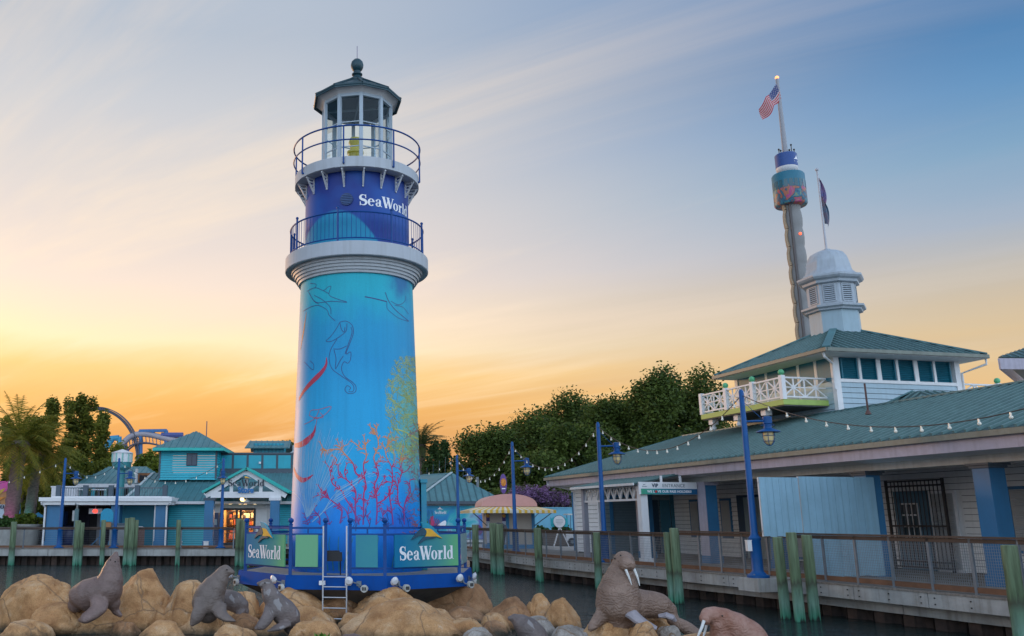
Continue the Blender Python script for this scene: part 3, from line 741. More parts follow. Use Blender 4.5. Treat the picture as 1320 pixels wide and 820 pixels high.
    L(c, b.inputs['Base Color']); b.inputs['Roughness'].default_value = 0.5; b.inputs['Specular IOR Level'].default_value = 0.35
    bpn = N('ShaderNodeBump'); bpn.inputs['Strength'].default_value = 0.12; bpn.inputs['Distance'].default_value = 0.02; L(g1.outputs[0], bpn.inputs['Height']); L(bpn.outputs[0], b.inputs['Normal'])
    return m
M_MURAL = mural_mat()
mb = MB(); mb.lathe([(R0, Z0), (shaft_r(3), 3), (shaft_r(6), 6), (R1, Z1)], 128); mb.build('tower_wall', M_MURAL, lh)
# cornice under the lower gallery
mb = MB(); pr = [(1.70, 8.46)]
r_, z_ = 1.76, 8.47
for k in range(5): pr += [(r_, z_), (r_ + 0.012, z_ + 0.075)]; r_ += 0.055; z_ += 0.08
pr += [(2.02, 8.87)]
mb.lathe(pr, 96); mb.build('cornice', mat('cornice_white', (0.44, 0.47, 0.50), 0.5, var=0.05, streak=0.3), lh)
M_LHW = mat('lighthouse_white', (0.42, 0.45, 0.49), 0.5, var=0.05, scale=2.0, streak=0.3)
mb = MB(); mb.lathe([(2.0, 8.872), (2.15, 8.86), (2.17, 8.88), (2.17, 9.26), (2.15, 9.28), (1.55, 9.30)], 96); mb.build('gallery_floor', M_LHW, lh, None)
def ring(mb, r, z, t, n=72): mb.tube([(r * math.sin(2 * math.pi * k / n), -r * math.cos(2 * math.pi * k / n), z) for k in range(n + 1)], t, 6, cap=False)
rl = MB(); ring(rl, 2.03, 10.18, 0.024); ring(rl, 2.03, 9.40, 0.02); g1 = rl.build('gallery_railing', M_NAVY, lh)
for k in range(8):
    a = math.radians(-15 + 45 * k); x, y = 2.03 * math.sin(a), -2.03 * math.cos(a)
    m2 = MB(); m2.tube([(x, y, 9.25), (x, y, 10.30)], 0.03, 8); m2.ball((x, y, 10.32), 0.045, 8, 6); m2.build('railing_post', M_NAVY, g1)
bl = MB()
for k in range(96):
    a = 2 * math.pi * k / 96; x, y = 2.03 * math.sin(a), -2.03 * math.cos(a); bl.tube([(x, y, 9.40), (x, y, 10.18)], 0.008, 4, cap=False)
bl.build('balusters', M_NAVY, g1)
# drum
def drum_mat():
    m = bpy.data.materials.new('mural_drum'); m.use_nodes = True
    t = m.node_tree; b = t.nodes['Principled BSDF']; N = lambda ty: t.nodes.new(ty); L = t.links.new
    tcn = N('ShaderNodeTexCoord'); sp = N('ShaderNodeSeparateXYZ'); L(tcn.outputs['Object'], sp.inputs[0])
    n = N('ShaderNodeTexNoise'); L(tcn.outputs['Object'], n.inputs['Vector']); n.inputs['Scale'].default_value = 1.1
    # teal hump whose edge swings across the wall, deep blue above
    a = N('ShaderNodeMath'); a.operation = 'MULTIPLY_ADD'; L(sp.outputs[0], a.inputs[0]); a.inputs[1].default_value = 1.0; a.inputs[2].default_value = 0.62
    a2 = N('ShaderNodeMath'); a2.operation = 'MULTIPLY'; L(a.outputs[0], a2.inputs[0]); L(a.outputs[0], a2.inputs[1])
    h = N('ShaderNodeMath'); h.operation = 'MULTIPLY_ADD'; L(a2.outputs[0], h.inputs[0]); h.inputs[1].default_value = 0.60; L(sp.outputs[2], h.inputs[2])
    k = N('ShaderNodeMapRange'); k.interpolation_type = 'SMOOTHSTEP'; L(h.outputs[0], k.inputs['Value']); k.inputs['From Min'].default_value = 10.46; k.inputs['From Max'].default_value = 10.34
    r = ramp(t, [(0.35, (0.006, 0.03, 0.22, 1)), (0.65, (0.006, 0.075, 0.34, 1))]); L(n.outputs[0], r.inputs[0])
    mx = N('ShaderNodeMix'); mx.data_type = 'RGBA'; L(k.outputs[0], mx.inputs['Factor']); L(r.outputs[0], mx.inputs[6]); mx.inputs[7].default_value = (0.006, 0.24, 0.42, 1)
    L(mx.outputs[2], b.inputs['Base Color']); b.inputs['Roughness'].default_value = 0.5; b.inputs['Specular IOR Level'].default_value = 0.35
    return m
mb = MB(); mb.lathe([(1.59, 9.29), (1.585, 11.62)], 96); mb.build('drum_wall', drum_mat(), lh)
th0, zv = shaft_hit(447, 257, lambda z: 1.59)
mb = MB(); c = on_wall(th0, zv, 0.0, lambda z: 1.59); nrm = Vector((math.sin(th0), -math.cos(th0), 0)); tg = Vector((math.cos(th0), math.sin(th0), 0))
mb.tube([c - nrm * 0.03, c + nrm * 0.03], 0.19, 20, smooth=False)
vt = mb.build('vent', mat('vent_blue', (0.012, 0.04, 0.14), 0.5), lh)
mb = MB()
for k in range(6):
    zz = -0.13 + 0.052 * k; w = math.sqrt(max(0, 0.17 ** 2 - zz * zz)); mb.bar(c + nrm * 0.04 + tg * -w + Vector((0, 0, zz)), c + nrm * 0.04 + tg * w + Vector((0, 0, zz)), 0.02, 0.022)
mb.build('vent_slats', mat('vent_slat', (0.03, 0.09, 0.24), 0.5), vt)
thA = shaft_hit(463, 258, lambda z: 1.59)[0]; thB = shaft_hit(524, 270, lambda z: 1.59)[0]; zb = shaft_hit(463, 264.5, lambda z: 1.59)[1]; zt_ = shaft_hit(463, 250.5, lambda z: 1.59)[1]
WORD = 0.56 + 0.55 + 0.53 + 0.93 + 0.56 + 0.46 + 0.32 + 0.58
serif_text('SeaWorld', lambda x, y, o: on_wall(thA + (thB - thA) * x / WORD, zb + (zt_ - zb) * y, o, lambda z: 1.59), 'lettering', M_LETTER, lh)
# upper gallery
mb = MB(); mb.lathe([(1.58, 11.60), (1.88, 11.59), (1.92, 11.61), (1.92, 11.91), (1.90, 11.93), (1.0, 11.95)], 96); mb.build('upper_gallery_floor', M_LHW, lh)
for k in range(18):
    a = math.radians(7 + 20 * k); m2 = MB(); f = lambda r, z: Vector((r * math.sin(a), -r * math.cos(a), z))
    m2.bar(f(1.60, 11.10), f(1.60, 11.59), 0.045, 0.045, up=(math.sin(a), -math.cos(a), 0)); m2.bar(f(1.58, 11.565), f(1.88, 11.565), 0.045, 0.045)
    m2.bar(f(1.62, 11.16), f(1.84, 11.55), 0.04, 0.04); m2.bar(f(1.60, 11.36), f(1.72, 11.36), 0.035, 0.035); m2.bar(f(1.62, 11.46), f(1.79, 11.46), 0.035, 0.035)
    m2.build('bracket', mat('bracket_white', (0.48, 0.50, 0.53), 0.5), lh)
rl = MB(); ring(rl, 1.97, 12.86, 0.025); ring(rl, 1.97, 12.42, 0.022); g2 = rl.build('upper_gallery_railing', M_NAVY, lh)
for k in range(8):
    a = math.radians(-11 + 45 * k); x, y = 1.965 * math.sin(a), -1.965 * math.cos(a)
    m2 = MB(); m2.tube([(x, y, 11.70), (x, y, 12.86)], 0.024, 8); m2.bar((x, y, 11.71), (x * 0.975, y * 0.975, 11.71), 0.05, 0.05); m2.build('railing_post', M_NAVY, g2)
# lantern room: ten sides
def dec(r, k, z, ph=7.0): a = math.radians(ph + 36 * k); return Vector((r * math.sin(a), -r * math.cos(a), z))
M_PANE = glass_mat('lantern_glass', (0.86, 0.93, 0.95, 1), 0.03)
M_LANT = mat('lantern_frame_paint', (0.36, 0.43, 0.49), 0.5, var=0.05)
fr = MB()
for k in range(10):
    fr.bar(dec(1.08, k, 11.94), dec(1.08, k, 14.36), 0.11, 0.09, up=(dec(1, k, 0).x, dec(1, k, 0).y, 0))
    for z in (12.62, 13.42): fr.bar(dec(1.075, k, z), dec(1.075, k + 1, z), 0.025, 0.03)
    fr.bar(dec(1.08, k, 12.0), dec(1.08, k + 1, 12.0), 0.08, 0.12); fr.bar(dec(1.08, k, 14.31), dec(1.08, k + 1, 14.31), 0.085, 0.10)
lf = fr.build('lantern_room', M_LANT, lh)
for k in range(10):
    m2 = MB(); m2.add([dec(1.06, k, 12.0), dec(1.06, k + 1, 12.0), dec(1.06, k + 1, 14.3), dec(1.06, k, 14.3)], [(0, 1, 2, 3)]); m2.build('pane', M_PANE, lf)
mb = MB(); mb.lathe([(1.05, 14.33), (0.5, 14.6), (0.0, 14.75)], 20); mb.build('lantern_ceiling', mat('lantern_ceiling', (0.012, 0.065, 0.09), 0.5), lf)
mb = MB()
for k in (0, 2): mb.bar(dec(1.0, k, 14.27), dec(1.0, k + 5, 14.29 + 0.003 * k), 0.05, 0.05)
mb.build('ceiling_beams', mat('ceiling_beam', (0.14, 0.22, 0.26), 0.5), lf)
mb = MB()
for k in range(10): mb.slab([dec(1.12, k, 14.36), dec(1.12, k + 1, 14.36), dec(1.36, k + 1, 14.52), dec(1.36, k, 14.52)], 0.03)
for k in range(10): mb.bar(dec(1.08, k, 14.39), dec(1.08, k + 1, 14.39), 0.10, 0.06)
mb.build('soffit', M_SOFFIT, lh)
mb = MB()
M_LROOF = mat('lantern_roof_metal', (0.006, 0.042, 0.058), 0.45, var=0.2)
for k in range(10): 
    mb.slab([dec(1.43, k, 14.50), dec(1.43, k + 1, 14.50), dec(0.24, k + 1, 15.26), dec(0.24, k, 15.26)], 0.05)
    mb.bar(dec(1.42, k, 14.545), dec(0.25, k, 15.285), 0.05, 0.05); mb.bar(dec(1.40, k, 14.50), dec(1.40, k + 1, 14.50), 0.03, 0.12)
lr = mb.build('lantern_roof', M_LROOF, lh)
mb = MB(); mb.lathe([(0.30, 15.22), (0.31, 15.28), (0.24, 15.34), (0.14, 15.40), (0.12, 15.46), (0.17, 15.50), (0.17, 15.53), (0.12, 15.57), (0.11, 15.63), (0.16, 15.68), (0.195, 15.76), (0.205, 15.85), (0.18, 15.95), (0.11, 16.03), (0.0, 16.06)], 24)
mb.build('finial', M_LROOF, lr)
mb = MB(); mb.tube([(0, 0, 16.03), (0, 0, 16.52)], 0.012, 6); mb.build('lightning_rod', mat('rod_violet', (0.20, 0.16, 0.26), 0.5), lr)
mb = MB(); mb.lathe([(0.20, 11.95), (0.22, 12.75), (0.26, 12.80), (0.26, 12.86), (0.17, 12.93), (0.17, 13.02)], 20, c=(-0.05, 0), cap1=True); mb.lathe([(0.15, 13.02), (0.22, 13.16), (0.18, 13.30), (0.0, 13.36)], 20, c=(-0.05, 0))
mb.build('beacon', mat('beacon_yellow', (0.55, 0.42, 0.03), 0.45), lh)

# ---- the painting on the wall, as thin coats of paint following its curve
def stroke(mb, pts, w0, w1, off, sub=0.06, px=True, wmid=None):
    """pts in photo pixels on the wall; w in metres"""
    q = [shaft_hit(*p) if px else p for p in pts]; qs = []
    for i in range(len(q) - 1):
        r = 1.8; L_ = math.hypot((q[i + 1][0] - q[i][0]) * r, q[i + 1][1] - q[i][1]); n = max(1, int(L_ / sub))
        for k in range(n): t = k / n; qs.append((q[i][0] + (q[i + 1][0] - q[i][0]) * t, q[i][1] + (q[i + 1][1] - q[i][1]) * t))
    qs.append(q[-1]); n = len(qs); vs = []; fs = []
    for i, (a, z) in enumerate(qs):
        (a0, z0), (a1, z1) = qs[max(i - 1, 0)], qs[min(i + 1, n - 1)]
        d = Vector(((a1 - a0) * 1.8, z1 - z0));
        if d.length < 1e-9: d = Vector((0, 1))
        d.normalize(); t = i / max(1, n - 1)
        w = (w0 + (w1 - w0) * t) if wmid is None else (w0 + (wmid - w0) * min(1, t * 2) + (w1 - wmid) * max(0, t * 2 - 1))
        nx, nz = -d.y * w / 2, d.x * w / 2
        vs += [on_wall(a + nx / 1.8, z + nz, off), on_wall(a - nx / 1.8, z - nz, off)]
        if i: b = 2 * (i - 1); fs.append((b + 1, b + 3, b + 2, b))
    mb.add(vs, fs)
def smooth_px(pts, n=6):
    """Catmull-Rom through photo points"""
    out = []; p = [Vector(a) for a in pts]; p = [p[0] * 2 - p[1]] + p + [p[-1] * 2 - p[-2]]
    for i in range(1, len(p) - 2):
        for k in range(n):
            t = k / n; out.append(tuple(0.5 * ((2 * p[i]) + (-p[i - 1] + p[i + 1]) * t + (2 * p[i - 1] - 5 * p[i] + 4 * p[i + 1] - p[i + 2]) * t * t + (-p[i - 1] + 3 * p[i] - 3 * p[i + 1] + p[i + 2]) * t ** 3)))
    out.append(tuple(p[-2])); return out
def z65(pts): return [(370 + x / 5.858, 540 + y / 5.858) for x, y in pts]     # traced on enlargements
def z39(pts): return [(350 + x / 3.905, 350 + y / 3.905) for x, y in pts]
rnd = random.Random(7)
OFF = [0.003]
def nxt(): OFF[0] = 0.003 + (OFF[0] - 0.003 + 0.00023) % 0.004; return OFF[0]
def coral_mat(name, lo, mid, hi, z0, z1, z2, z3):
    m = bpy.data.materials.new(name); m.use_nodes = True; t = m.node_tree; b = t.nodes['Principled BSDF']
    tcn = t.nodes.new('ShaderNodeTexCoord'); sp = t.nodes.new('ShaderNodeSeparateXYZ'); t.links.new(tcn.outputs['Object'], sp.inputs[0])
    mr = t.nodes.new('ShaderNodeMapRange'); t.links.new(sp.outputs[2], mr.inputs['Value']); mr.inputs['From Min'].default_value = 0; mr.inputs['From Max'].default_value = 6
    r = ramp(t, [(z0 / 6, lo), (z1 / 6, mid), (z2 / 6, mid), (z3 / 6, hi)]); t.links.new(mr.outputs[0], r.inputs[0]); t.links.new(r.outputs[0], b.inputs['Base Color']); b.inputs['Roughness'].default_value = 0.5
    return m
STEMS = [  # main branches of the tree coral, root first
    [(545, 800), (500, 690), (440, 600), (410, 540), (345, 490), (328, 420), (318, 370), (290, 330)],
    [(320, 370), (350, 345), (378, 310), (345, 280)],
    [(520, 790), (515, 660), (520, 560), (500, 510), (450, 460), (395, 425), (385, 360)],
    [(450, 460), (435, 400), (450, 340)],
    [(575, 800), (578, 680), (580, 560), (598, 520), (585, 440), (578, 340), (598, 290), (592, 230), (560, 225), (520, 190), (490, 170)],
    [(585, 450), (520, 410), (500, 340), (440, 270), (405, 235), (330, 230), (285, 240), (250, 175)], [(330, 230), (270, 245)], [(405, 235), (395, 200), (380, 160)], [(405, 235), (425, 205), (415, 180)],
    [(592, 230), (590, 190), (580, 130)], [(592, 200), (610, 170)],
    [(672, 800), (680, 690), (675, 580), (660, 500), (690, 420), (670, 350), (655, 290), (680, 235), (690, 190), (680, 130), (650, 100), (625, 50)], [(665, 110), (640, 100)], [(668, 110), (682, 50)],
    [(680, 640), (740, 605), (775, 560), (770, 520)], [(675, 560), (710, 490), (740, 440)], [(670, 350), (720, 295)],
    [(800, 800), (790, 690), (775, 580), (795, 480), (790, 370), (755, 300), (738, 230), (720, 190)], [(738, 230), (770, 185), (760, 140), (780, 105)], [(770, 185), (820, 140)],
    [(790, 370), (815, 300), (805, 245)],
    [(885, 800), (880, 690), (840, 640), (835, 540), (840, 480), (865, 410), (850, 330), (865, 270), (875, 215)], [(865, 410), (905, 390), (925, 360)], [(862, 340), (885, 295)],
    [(880, 690), (900, 600), (930, 550), (925, 470), (950, 455)],
    [(400, 790), (415, 710), (405, 670), (340, 620), (290, 580), (260, 540), (235, 500)], [(300, 595), (240, 575)], [(310, 600), (290, 555)],
    [(320, 800), (310, 750), (290, 710)], [(250, 800), (245, 740), (205, 690), (215, 660)], [(160, 800), (150, 770), (130, 720)], [(150, 775), (175, 740)],
    [(470, 790), (450, 700), (400, 650)], [(740, 800), (720, 720), (710, 680)], [(720, 730), (760, 690)], [(625, 800), (590, 700), (610, 640)],
    [(520, 640), (545, 580)], [(578, 600), (610, 620), (625, 590)], [(675, 600), (640, 560)], [(840, 560), (815, 440)], [(790, 480), (750, 470), (735, 440)],
]
cm = MB()
def branch(p, ang, ln, w, depth):
    e = (p[0] + math.cos(ang) * ln, p[1] - math.sin(ang) * ln); mid = ((p[0] + e[0]) / 2 + rnd.uniform(-2, 2), (p[1] + e[1]) / 2 + rnd.uniform(-2, 2))
    stroke(cm, z65([p, mid, e]), w, w * 0.6, nxt())
    if depth and rnd.random() < 0.75:
        for sg in (-1, 1):
            if rnd.random() < 0.7: branch(e if sg > 0 else mid, ang + sg * rnd.uniform(0.4, 0.9), ln * rnd.uniform(0.4, 0.65), w * 0.7, depth - 1)
for st in STEMS:
    k = 1.0 if len(st) > 3 else 0.72
    stroke(cm, z65(smooth_px(st, 4)), 0.038 * k, 0.023 * k, nxt())
    for i in range(1, len(st) - 1 if len(st) > 2 else 2):
        for q in range(3):
            if rnd.random() < 0.8:
                a, b = Vector(st[i - 1]), Vector(st[i]); f = rnd.random(); p = a.lerp(b, f); d = b - a; base = math.atan2(-d.y, d.x)
                branch((p.x, p.y), base + rnd.choice((-1, 1)) * rnd.uniform(0.5, 1.1), rnd.uniform(22, 40), 0.028, 1)
    e = st[-1]; d = Vector(st[-1]) - Vector(st[-2]); base = math.atan2(-d.y, d.x)
    for sg in (-0.6, 0.6): branch(e, base + sg, rnd.uniform(14, 24), 0.024, 0)
cm.build('coral_painting', coral_mat('coral_paint', (0.05, 0.05, 0.30, 1), (0.46, 0.012, 0.11, 1), (0.66, 0.24, 0.08, 1), 1.25, 2.3, 3.0, 3.35), lh)
# dark blue twigs and green stalks low on the wall
cm = MB()
for k in range(16):
    x = rnd.uniform(440, 930); y = rnd.uniform(690, 800)
    if 620 < x < 700: continue
    a0 = rnd.uniform(1.0, 2.2); branch((x, y + 60), a0, 60, 0.022, 2)
cm.build('dark_twig_painting', mat('twig_paint', (0.012, 0.045, 0.22), 0.5), lh)
cm = MB()
for x0, x1 in ((423, 415), (437, 436), (443, 452), (430, 424), (470, 462), (480, 486), (395, 391), (410, 405), (505, 511), (520, 516)):
    stroke(cm, smooth_px([(x0, 736), ((x0 * 2 + x1) / 3, 720), (x1, 704), (x1 + rnd.uniform(-4, 4), 692)], 4), 0.03, 0.015, nxt())
cm.build('stalk_painting', mat('stalk_paint', (0.03, 0.20, 0.24), 0.5), lh)
# white fan nets
cm = MB()
for k in range(46):
    t = k / 45; base = z65([(150 + t * 25, 745 - t * 18)])[0]
    tip = z65([(85 + 420 * t ** 1.3 + rnd.uniform(-12, 12), 200 - 150 * math.sin(t * 2.6) + rnd.uniform(-25, 40) + 60 * t)])[0]
    n = 9; pts = [(base[0] + (tip[0] - base[0]) * i / n + rnd.uniform(-0.6, 0.6) - 5 * math.sin(math.pi * i / n) * (1 - t), base[1] + (tip[1] - base[1]) * i / n) for i in range(n + 1)]
    i = rnd.choice((0, 0, 2, 3))
    while i < n - 1:
        j = min(n, i + rnd.choice((2, 3, 4, 6))); stroke(cm, pts[i:j + 1], 0.011, 0.009, nxt()); i = j + (rnd.random() < 0.4)
for k in range(14):
    t = k / 13; b = z65([(190, 780)])[0]; m_ = z65([(345 + 30 * t, 650 - 120 * t)])[0]; e = z65([(470 + 150 * t + rnd.uniform(-20, 20), 570 - 230 * t + 60 * t * t)])[0]
    if k in (0, 5, 9): stroke(cm, smooth_px([b, z65([(270, 705)])[0], m_, e], 5), 0.022, 0.010, nxt())
    else: stroke(cm, smooth_px([m_, ((m_[0] + e[0]) / 2, (m_[1] + e[1]) / 2 + 1), e], 5), 0.014, 0.008, nxt())
for k in range(34):
    x = rnd.uniform(560, 740); y = rnd.uniform(310, 520); a = math.radians(rnd.uniform(12, 35)); l = rnd.uniform(20, 50)
    stroke(cm, z65([(x, y), (x + l * math.cos(a), y - l * math.sin(a))]), 0.010, 0.007, nxt())
stroke(cm, smooth_px(z65([(45, 550), (90, 595), (120, 650), (140, 720)]), 5), 0.02, 0.012, nxt())
cm.build('white_fan_painting', mat('white_line_paint', (0.24, 0.48, 0.70), 0.5), lh)
# yellow-green sea fan
cm = MB()
def fan(p, ang, ln, w, d):
    e = (p[0] + math.cos(ang) * ln, p[1] - math.sin(ang) * ln * 1.1)
    if e[0] > 547 or e[0] < 496 or e[1] < 458: return
    if e[0] < 497 + max(0, (500 - e[1])) * 0.33 - 2: return
    stroke(cm, [p, e], w, w * 0.75, nxt())
    if d <= 0: return
    for k in range(2 if rnd.random() < 0.75 else 1):
        fan(e, ang + rnd.uniform(-0.75, 0.75), ln * rnd.uniform(0.8, 1.0), w * 0.86, d - 1)
for p in ((545, 560), (543, 540), (544, 520), (541, 575), (540, 500)): fan(p, 2.5, 9, 0.035, 2)
for k in range(210):
    y = rnd.uniform(463, 600); x = rnd.uniform(500 + max(0, 500 - y) * 0.35, 545); fan((x, y), rnd.uniform(0.6, 2.9), rnd.uniform(3, 6), 0.013, 3)
stroke(cm, smooth_px([(508, 553), (520, 556), (531, 562), (544, 568)], 5), 0.03, 0.05, nxt())
cm.build('sea_fan_painting', mat('sea_fan_paint', (0.38, 0.44, 0.12), 0.5, var=0.25, scale=2), lh)
cm = MB()
for k in range(150):
    y = rnd.uniform(545, 700); x = rnd.uniform(528, 546.5); a = rnd.uniform(0, 6.28)
    for q in range(3): e = (min(548, x + 3.5 * math.cos(a)), y + 4 * math.sin(a)); stroke(cm, [(x, y), e], 0.014, 0.011, nxt()); x, y = e; a += rnd.uniform(-1, 1)
cm.build('net_coral_painting', mat('net_coral_paint', (0.30, 0.10, 0.13), 0.5), lh)
# crimson ribbons
cm = MB()
for pts, w in ((z39([(277, 432), (275, 470), (250, 510), (200, 560), (165, 600), (138, 645)]), 0.16), (z65([(218, 45), (200, 110), (150, 165), (100, 195), (58, 200)]), 0.2), (z65([(200, 420), (160, 450), (115, 462), (75, 430), (52, 375)]), 0.14)):
    cm = MB(); stroke(cm, smooth_px(pts, 6), 0.02, 0.10, nxt(), wmid=w); cm.build('ribbon_painting', mat('ribbon_paint', (0.46, 0.010, 0.10), 0.5, col2=(0.42, 0.05, 0.07), scale=0.4), lh)
# line drawings: dolphins, ray, sea horse, squid
cm = MB()
D = lambda pts, w=0.016: stroke(cm, smooth_px(z39(pts), 5), w, w, nxt())
D([(178, 100), (220, 82), (262, 95), (285, 78), (300, 78), (290, 118), (335, 140), (380, 155), (300, 150), (225, 155), (185, 100)])
D([(262, 97), (290, 112)]); D([(160, 200), (200, 178), (240, 172), (280, 195), (290, 220), (320, 248)]); D([(215, 120), (260, 145), (295, 180), (300, 215)]); D([(195, 60), (225, 65), (218, 85)]); D([(190, 110), (215, 150), (240, 165)])
D([(470, 127), (520, 137), (580, 152)], 0.03); D([(572, 105), (590, 150), (620, 190), (660, 225), (690, 250)], 0.024); D([(580, 152), (582, 185), (600, 205), (640, 235), (690, 252)]); D([(600, 150), (640, 168), (670, 150), (675, 122)]); D([(620, 170), (660, 180), (690, 215)])
D([(345, 255), (375, 250), (405, 270), (412, 310), (395, 360), (375, 415), (398, 405), (398, 440), (385, 462), (365, 455), (352, 490), (370, 530), (405, 555), (425, 580), (420, 608), (390, 615), (370, 598), (380, 575), (398, 585), (390, 598)])
D([(345, 255), (325, 290), (300, 325), (275, 350), (300, 352), (340, 330), (375, 300), (380, 262)]); D([(330, 340), (300, 390), (290, 440), (305, 490), (350, 525), (400, 560), (415, 585), (408, 605), (388, 605)]); D([(400, 280), (405, 310), (385, 370), (370, 415)])
D([(345, 262), (352, 290), (365, 305), (370, 280)]); D([(312, 390), (345, 390), (378, 375)]); D([(315, 395), (325, 440), (322, 490), (345, 450), (362, 425)]); D([(195, 450), (212, 468), (208, 495), (165, 455)])
cm.build('animal_outlines', mat('outline_paint', (0.02, 0.03, 0.17), 0.5), lh)
cm = MB()
D([(190, 725), (200, 700), (240, 695), (300, 680), (275, 715), (230, 740), (190, 725)]); D([(240, 700), (225, 730), (205, 750), (165, 770)]); D([(230, 735), (225, 770), (215, 800)]); D([(245, 710), (260, 735), (215, 735)])
cm.build('squid_outline', mat('squid_paint', (0.42, 0.10, 0.16), 0.5), lh)
cm = MB()
stroke(cm, smooth_px(z39([(176, 205), (165, 280), (155, 340), (146, 395)]), 6), 0.02, 0.03, nxt(), wmid=0.10)
cm.build('orange_ribbon_painting', mat('orange_ribbon', (0.50, 0.20, 0.05), 0.5), lh)
# painted steel cabinet on the wall's right side
c = P(545, 690, 25.9); mb = MB(); x0 = 1.84
mb.box(x0, 1.99, -0.50, -0.05, 0.24, 2.62); mb.box(x0 - 0.02, 2.02, -0.55, 0.0, 2.62, 2.72)
ub = mb.build('wall_cabinet', mat('cabinet_paint', (0.015, 0.22, 0.36), 0.45, col2=(0.02, 0.30, 0.33), scale=1.2), lh)

# ------------------------------------------------------------------ round platform
PCX, PCY = -0.18, 26.19
pf = thing('viewing_platform', 'eight sided blue platform on concrete legs carrying the lighthouse above the rocks', 'platform', (PCX, PCY, 0))
def oc(r, k, z): a = math.radians(-100 - 22.5 + 45 * k); return Vector((r * math.cos(a), r * math.sin(a), z))
mb = MB(); mb.prism([tuple(oc(3.30, k, 0)[:2]) for k in range(8)], -0.02, 0.225); mb.build('deck', mat('platform_deck', (0.30, 0.29, 0.27), 0.8, var=0.2), pf)
M_FASC = mat('fascia_blue', (0.004, 0.065, 0.29), 0.7, var=0.12, scale=1.5, streak=0.2, spec=0.1)
mb = MB()
for k in range(8):
    a, b, c, d = oc(3.40, k, -0.10), oc(3.40, k + 1, -0.10), oc(3.36, k + 1, 0.245), oc(3.36, k, 0.245)
    mb.slab([a, b, c, d], 0.055)
mb.build('fascia', M_FASC, pf)
mb = MB()
for k in range(8): mb.slab([oc(2.0, k, -0.72), oc(2.0, k + 1, -0.72), oc(3.32, k + 1, -0.103), oc(3.32, k, -0.103)], 0.05)
mb.prism([tuple(oc(2.0, k, 0)[:2]) for k in range(8)], -0.78, -0.70); mb.build('underside', mat('platform_underside', (0.10, 0.095, 0.09), 0.85, var=0.25, bump=0.15), pf)
for k in range(4):
    a = math.radians(-42 + 90 * k); x, y = 1.95 * math.cos(a), 1.95 * math.sin(a); mb = MB(); mb.box(x - 0.27, x + 0.27, y - 0.27, y + 0.27, -2.4, -0.62); mb.build('leg', M_WHITE, pf)
RP = 3.18
NOPOST = 0
posts = [oc(RP, k, 0) for k in range(8)] + [oc(RP, 0, 0).lerp(oc(RP, 1, 0), 0.373), oc(RP, 0, 0).lerp(oc(RP, 1, 0), 0.635)]
rail = MB()
for k in range(8):
    a, b = oc(RP, k, 0), oc(RP, k + 1, 0)
    segs = [(0.0, 1.0)] if k else [(0.0, 0.373), (0.635, 1.0)]
    for s0, s1 in segs:
        p, q = a.lerp(b, s0), a.lerp(b, s1)
        for z, t in ((1.395, 0.055), (1.235, 0.05), (0.41, 0.05)): rail.bar(p + Vector((0, 0, z)), q + Vector((0, 0, z)), t, t)
        m_ = p.lerp(q, 0.5); rail.bar(m_ + Vector((0, 0, 1.235)), m_ + Vector((0, 0, 1.395)), 0.04, 0.04)
gr = rail.build('guard_rail', M_NAVY, pf)
for p in posts:
    m2 = MB(); m2.box(p.x - 0.042, p.x + 0.042, p.y - 0.042, p.y + 0.042, 0.225, 1.47); m2.lathe([(0.05, 1.47), (0.055, 1.49), (0.03, 1.51), (0.065, 1.55), (0.075, 1.585), (0.055, 1.63), (0.0, 1.65)], 14, c=(p.x, p.y)); m2.build('post', M_NAVY, gr)
# sign boards fixed along the rail
def board_mat(name, c0, c1, w):
    m = bpy.data.materials.new(name); m.use_nodes = True; t = m.node_tree; b = t.nodes['Principled BSDF']
    tcn = t.nodes.new('ShaderNodeTexCoord'); sp = t.nodes.new('ShaderNodeSeparateXYZ'); t.links.new(tcn.outputs['Object'], sp.inputs[0])
    n = t.nodes.new('ShaderNodeTexNoise'); n.inputs['Scale'].default_value = 0.8; t.links.new(tcn.outputs['Object'], n.inputs['Vector'])
    a = t.nodes.new('ShaderNodeMath'); a.operation = 'MULTIPLY_ADD'; t.links.new(n.outputs[0], a.inputs[0]); a.inputs[1].default_value = 0.4 * w; t.links.new(sp.outputs[0], a.inputs[2])
    mr = t.nodes.new('ShaderNodeMapRange'); t.links.new(a.outputs[0], mr.inputs['Value']); mr.inputs['From Min'].default_value = 0.30 * w; mr.inputs['From Max'].default_value = 1.22 * w
    r = ramp(t, [(0.0, c0 + (1,)), (0.6, tuple((p * 0.6 + q * 0.4) for p, q in zip(c0, c1)) + (1,)), (1.0, c1 + (1,))]); t.links.new(mr.outputs[0], r.inputs[0]); t.links.new(r.outputs[0], b.inputs['Base Color']); b.inputs['Roughness'].default_value = 0.6; b.inputs['Specular IOR Level'].default_value = 0.12
    return m
BLUE_B, GREEN_B = (0.010, 0.17, 0.33), (0.14, 0.42, 0.20)
def face_frame(k, f): a, b = oc(RP, k, 0), oc(RP, k + 1, 0); d = (b - a).normalized(); return Vector((PCX, PCY, 0)) + a.lerp(b, f) , math.atan2(d.y, d.x), (b - a).length
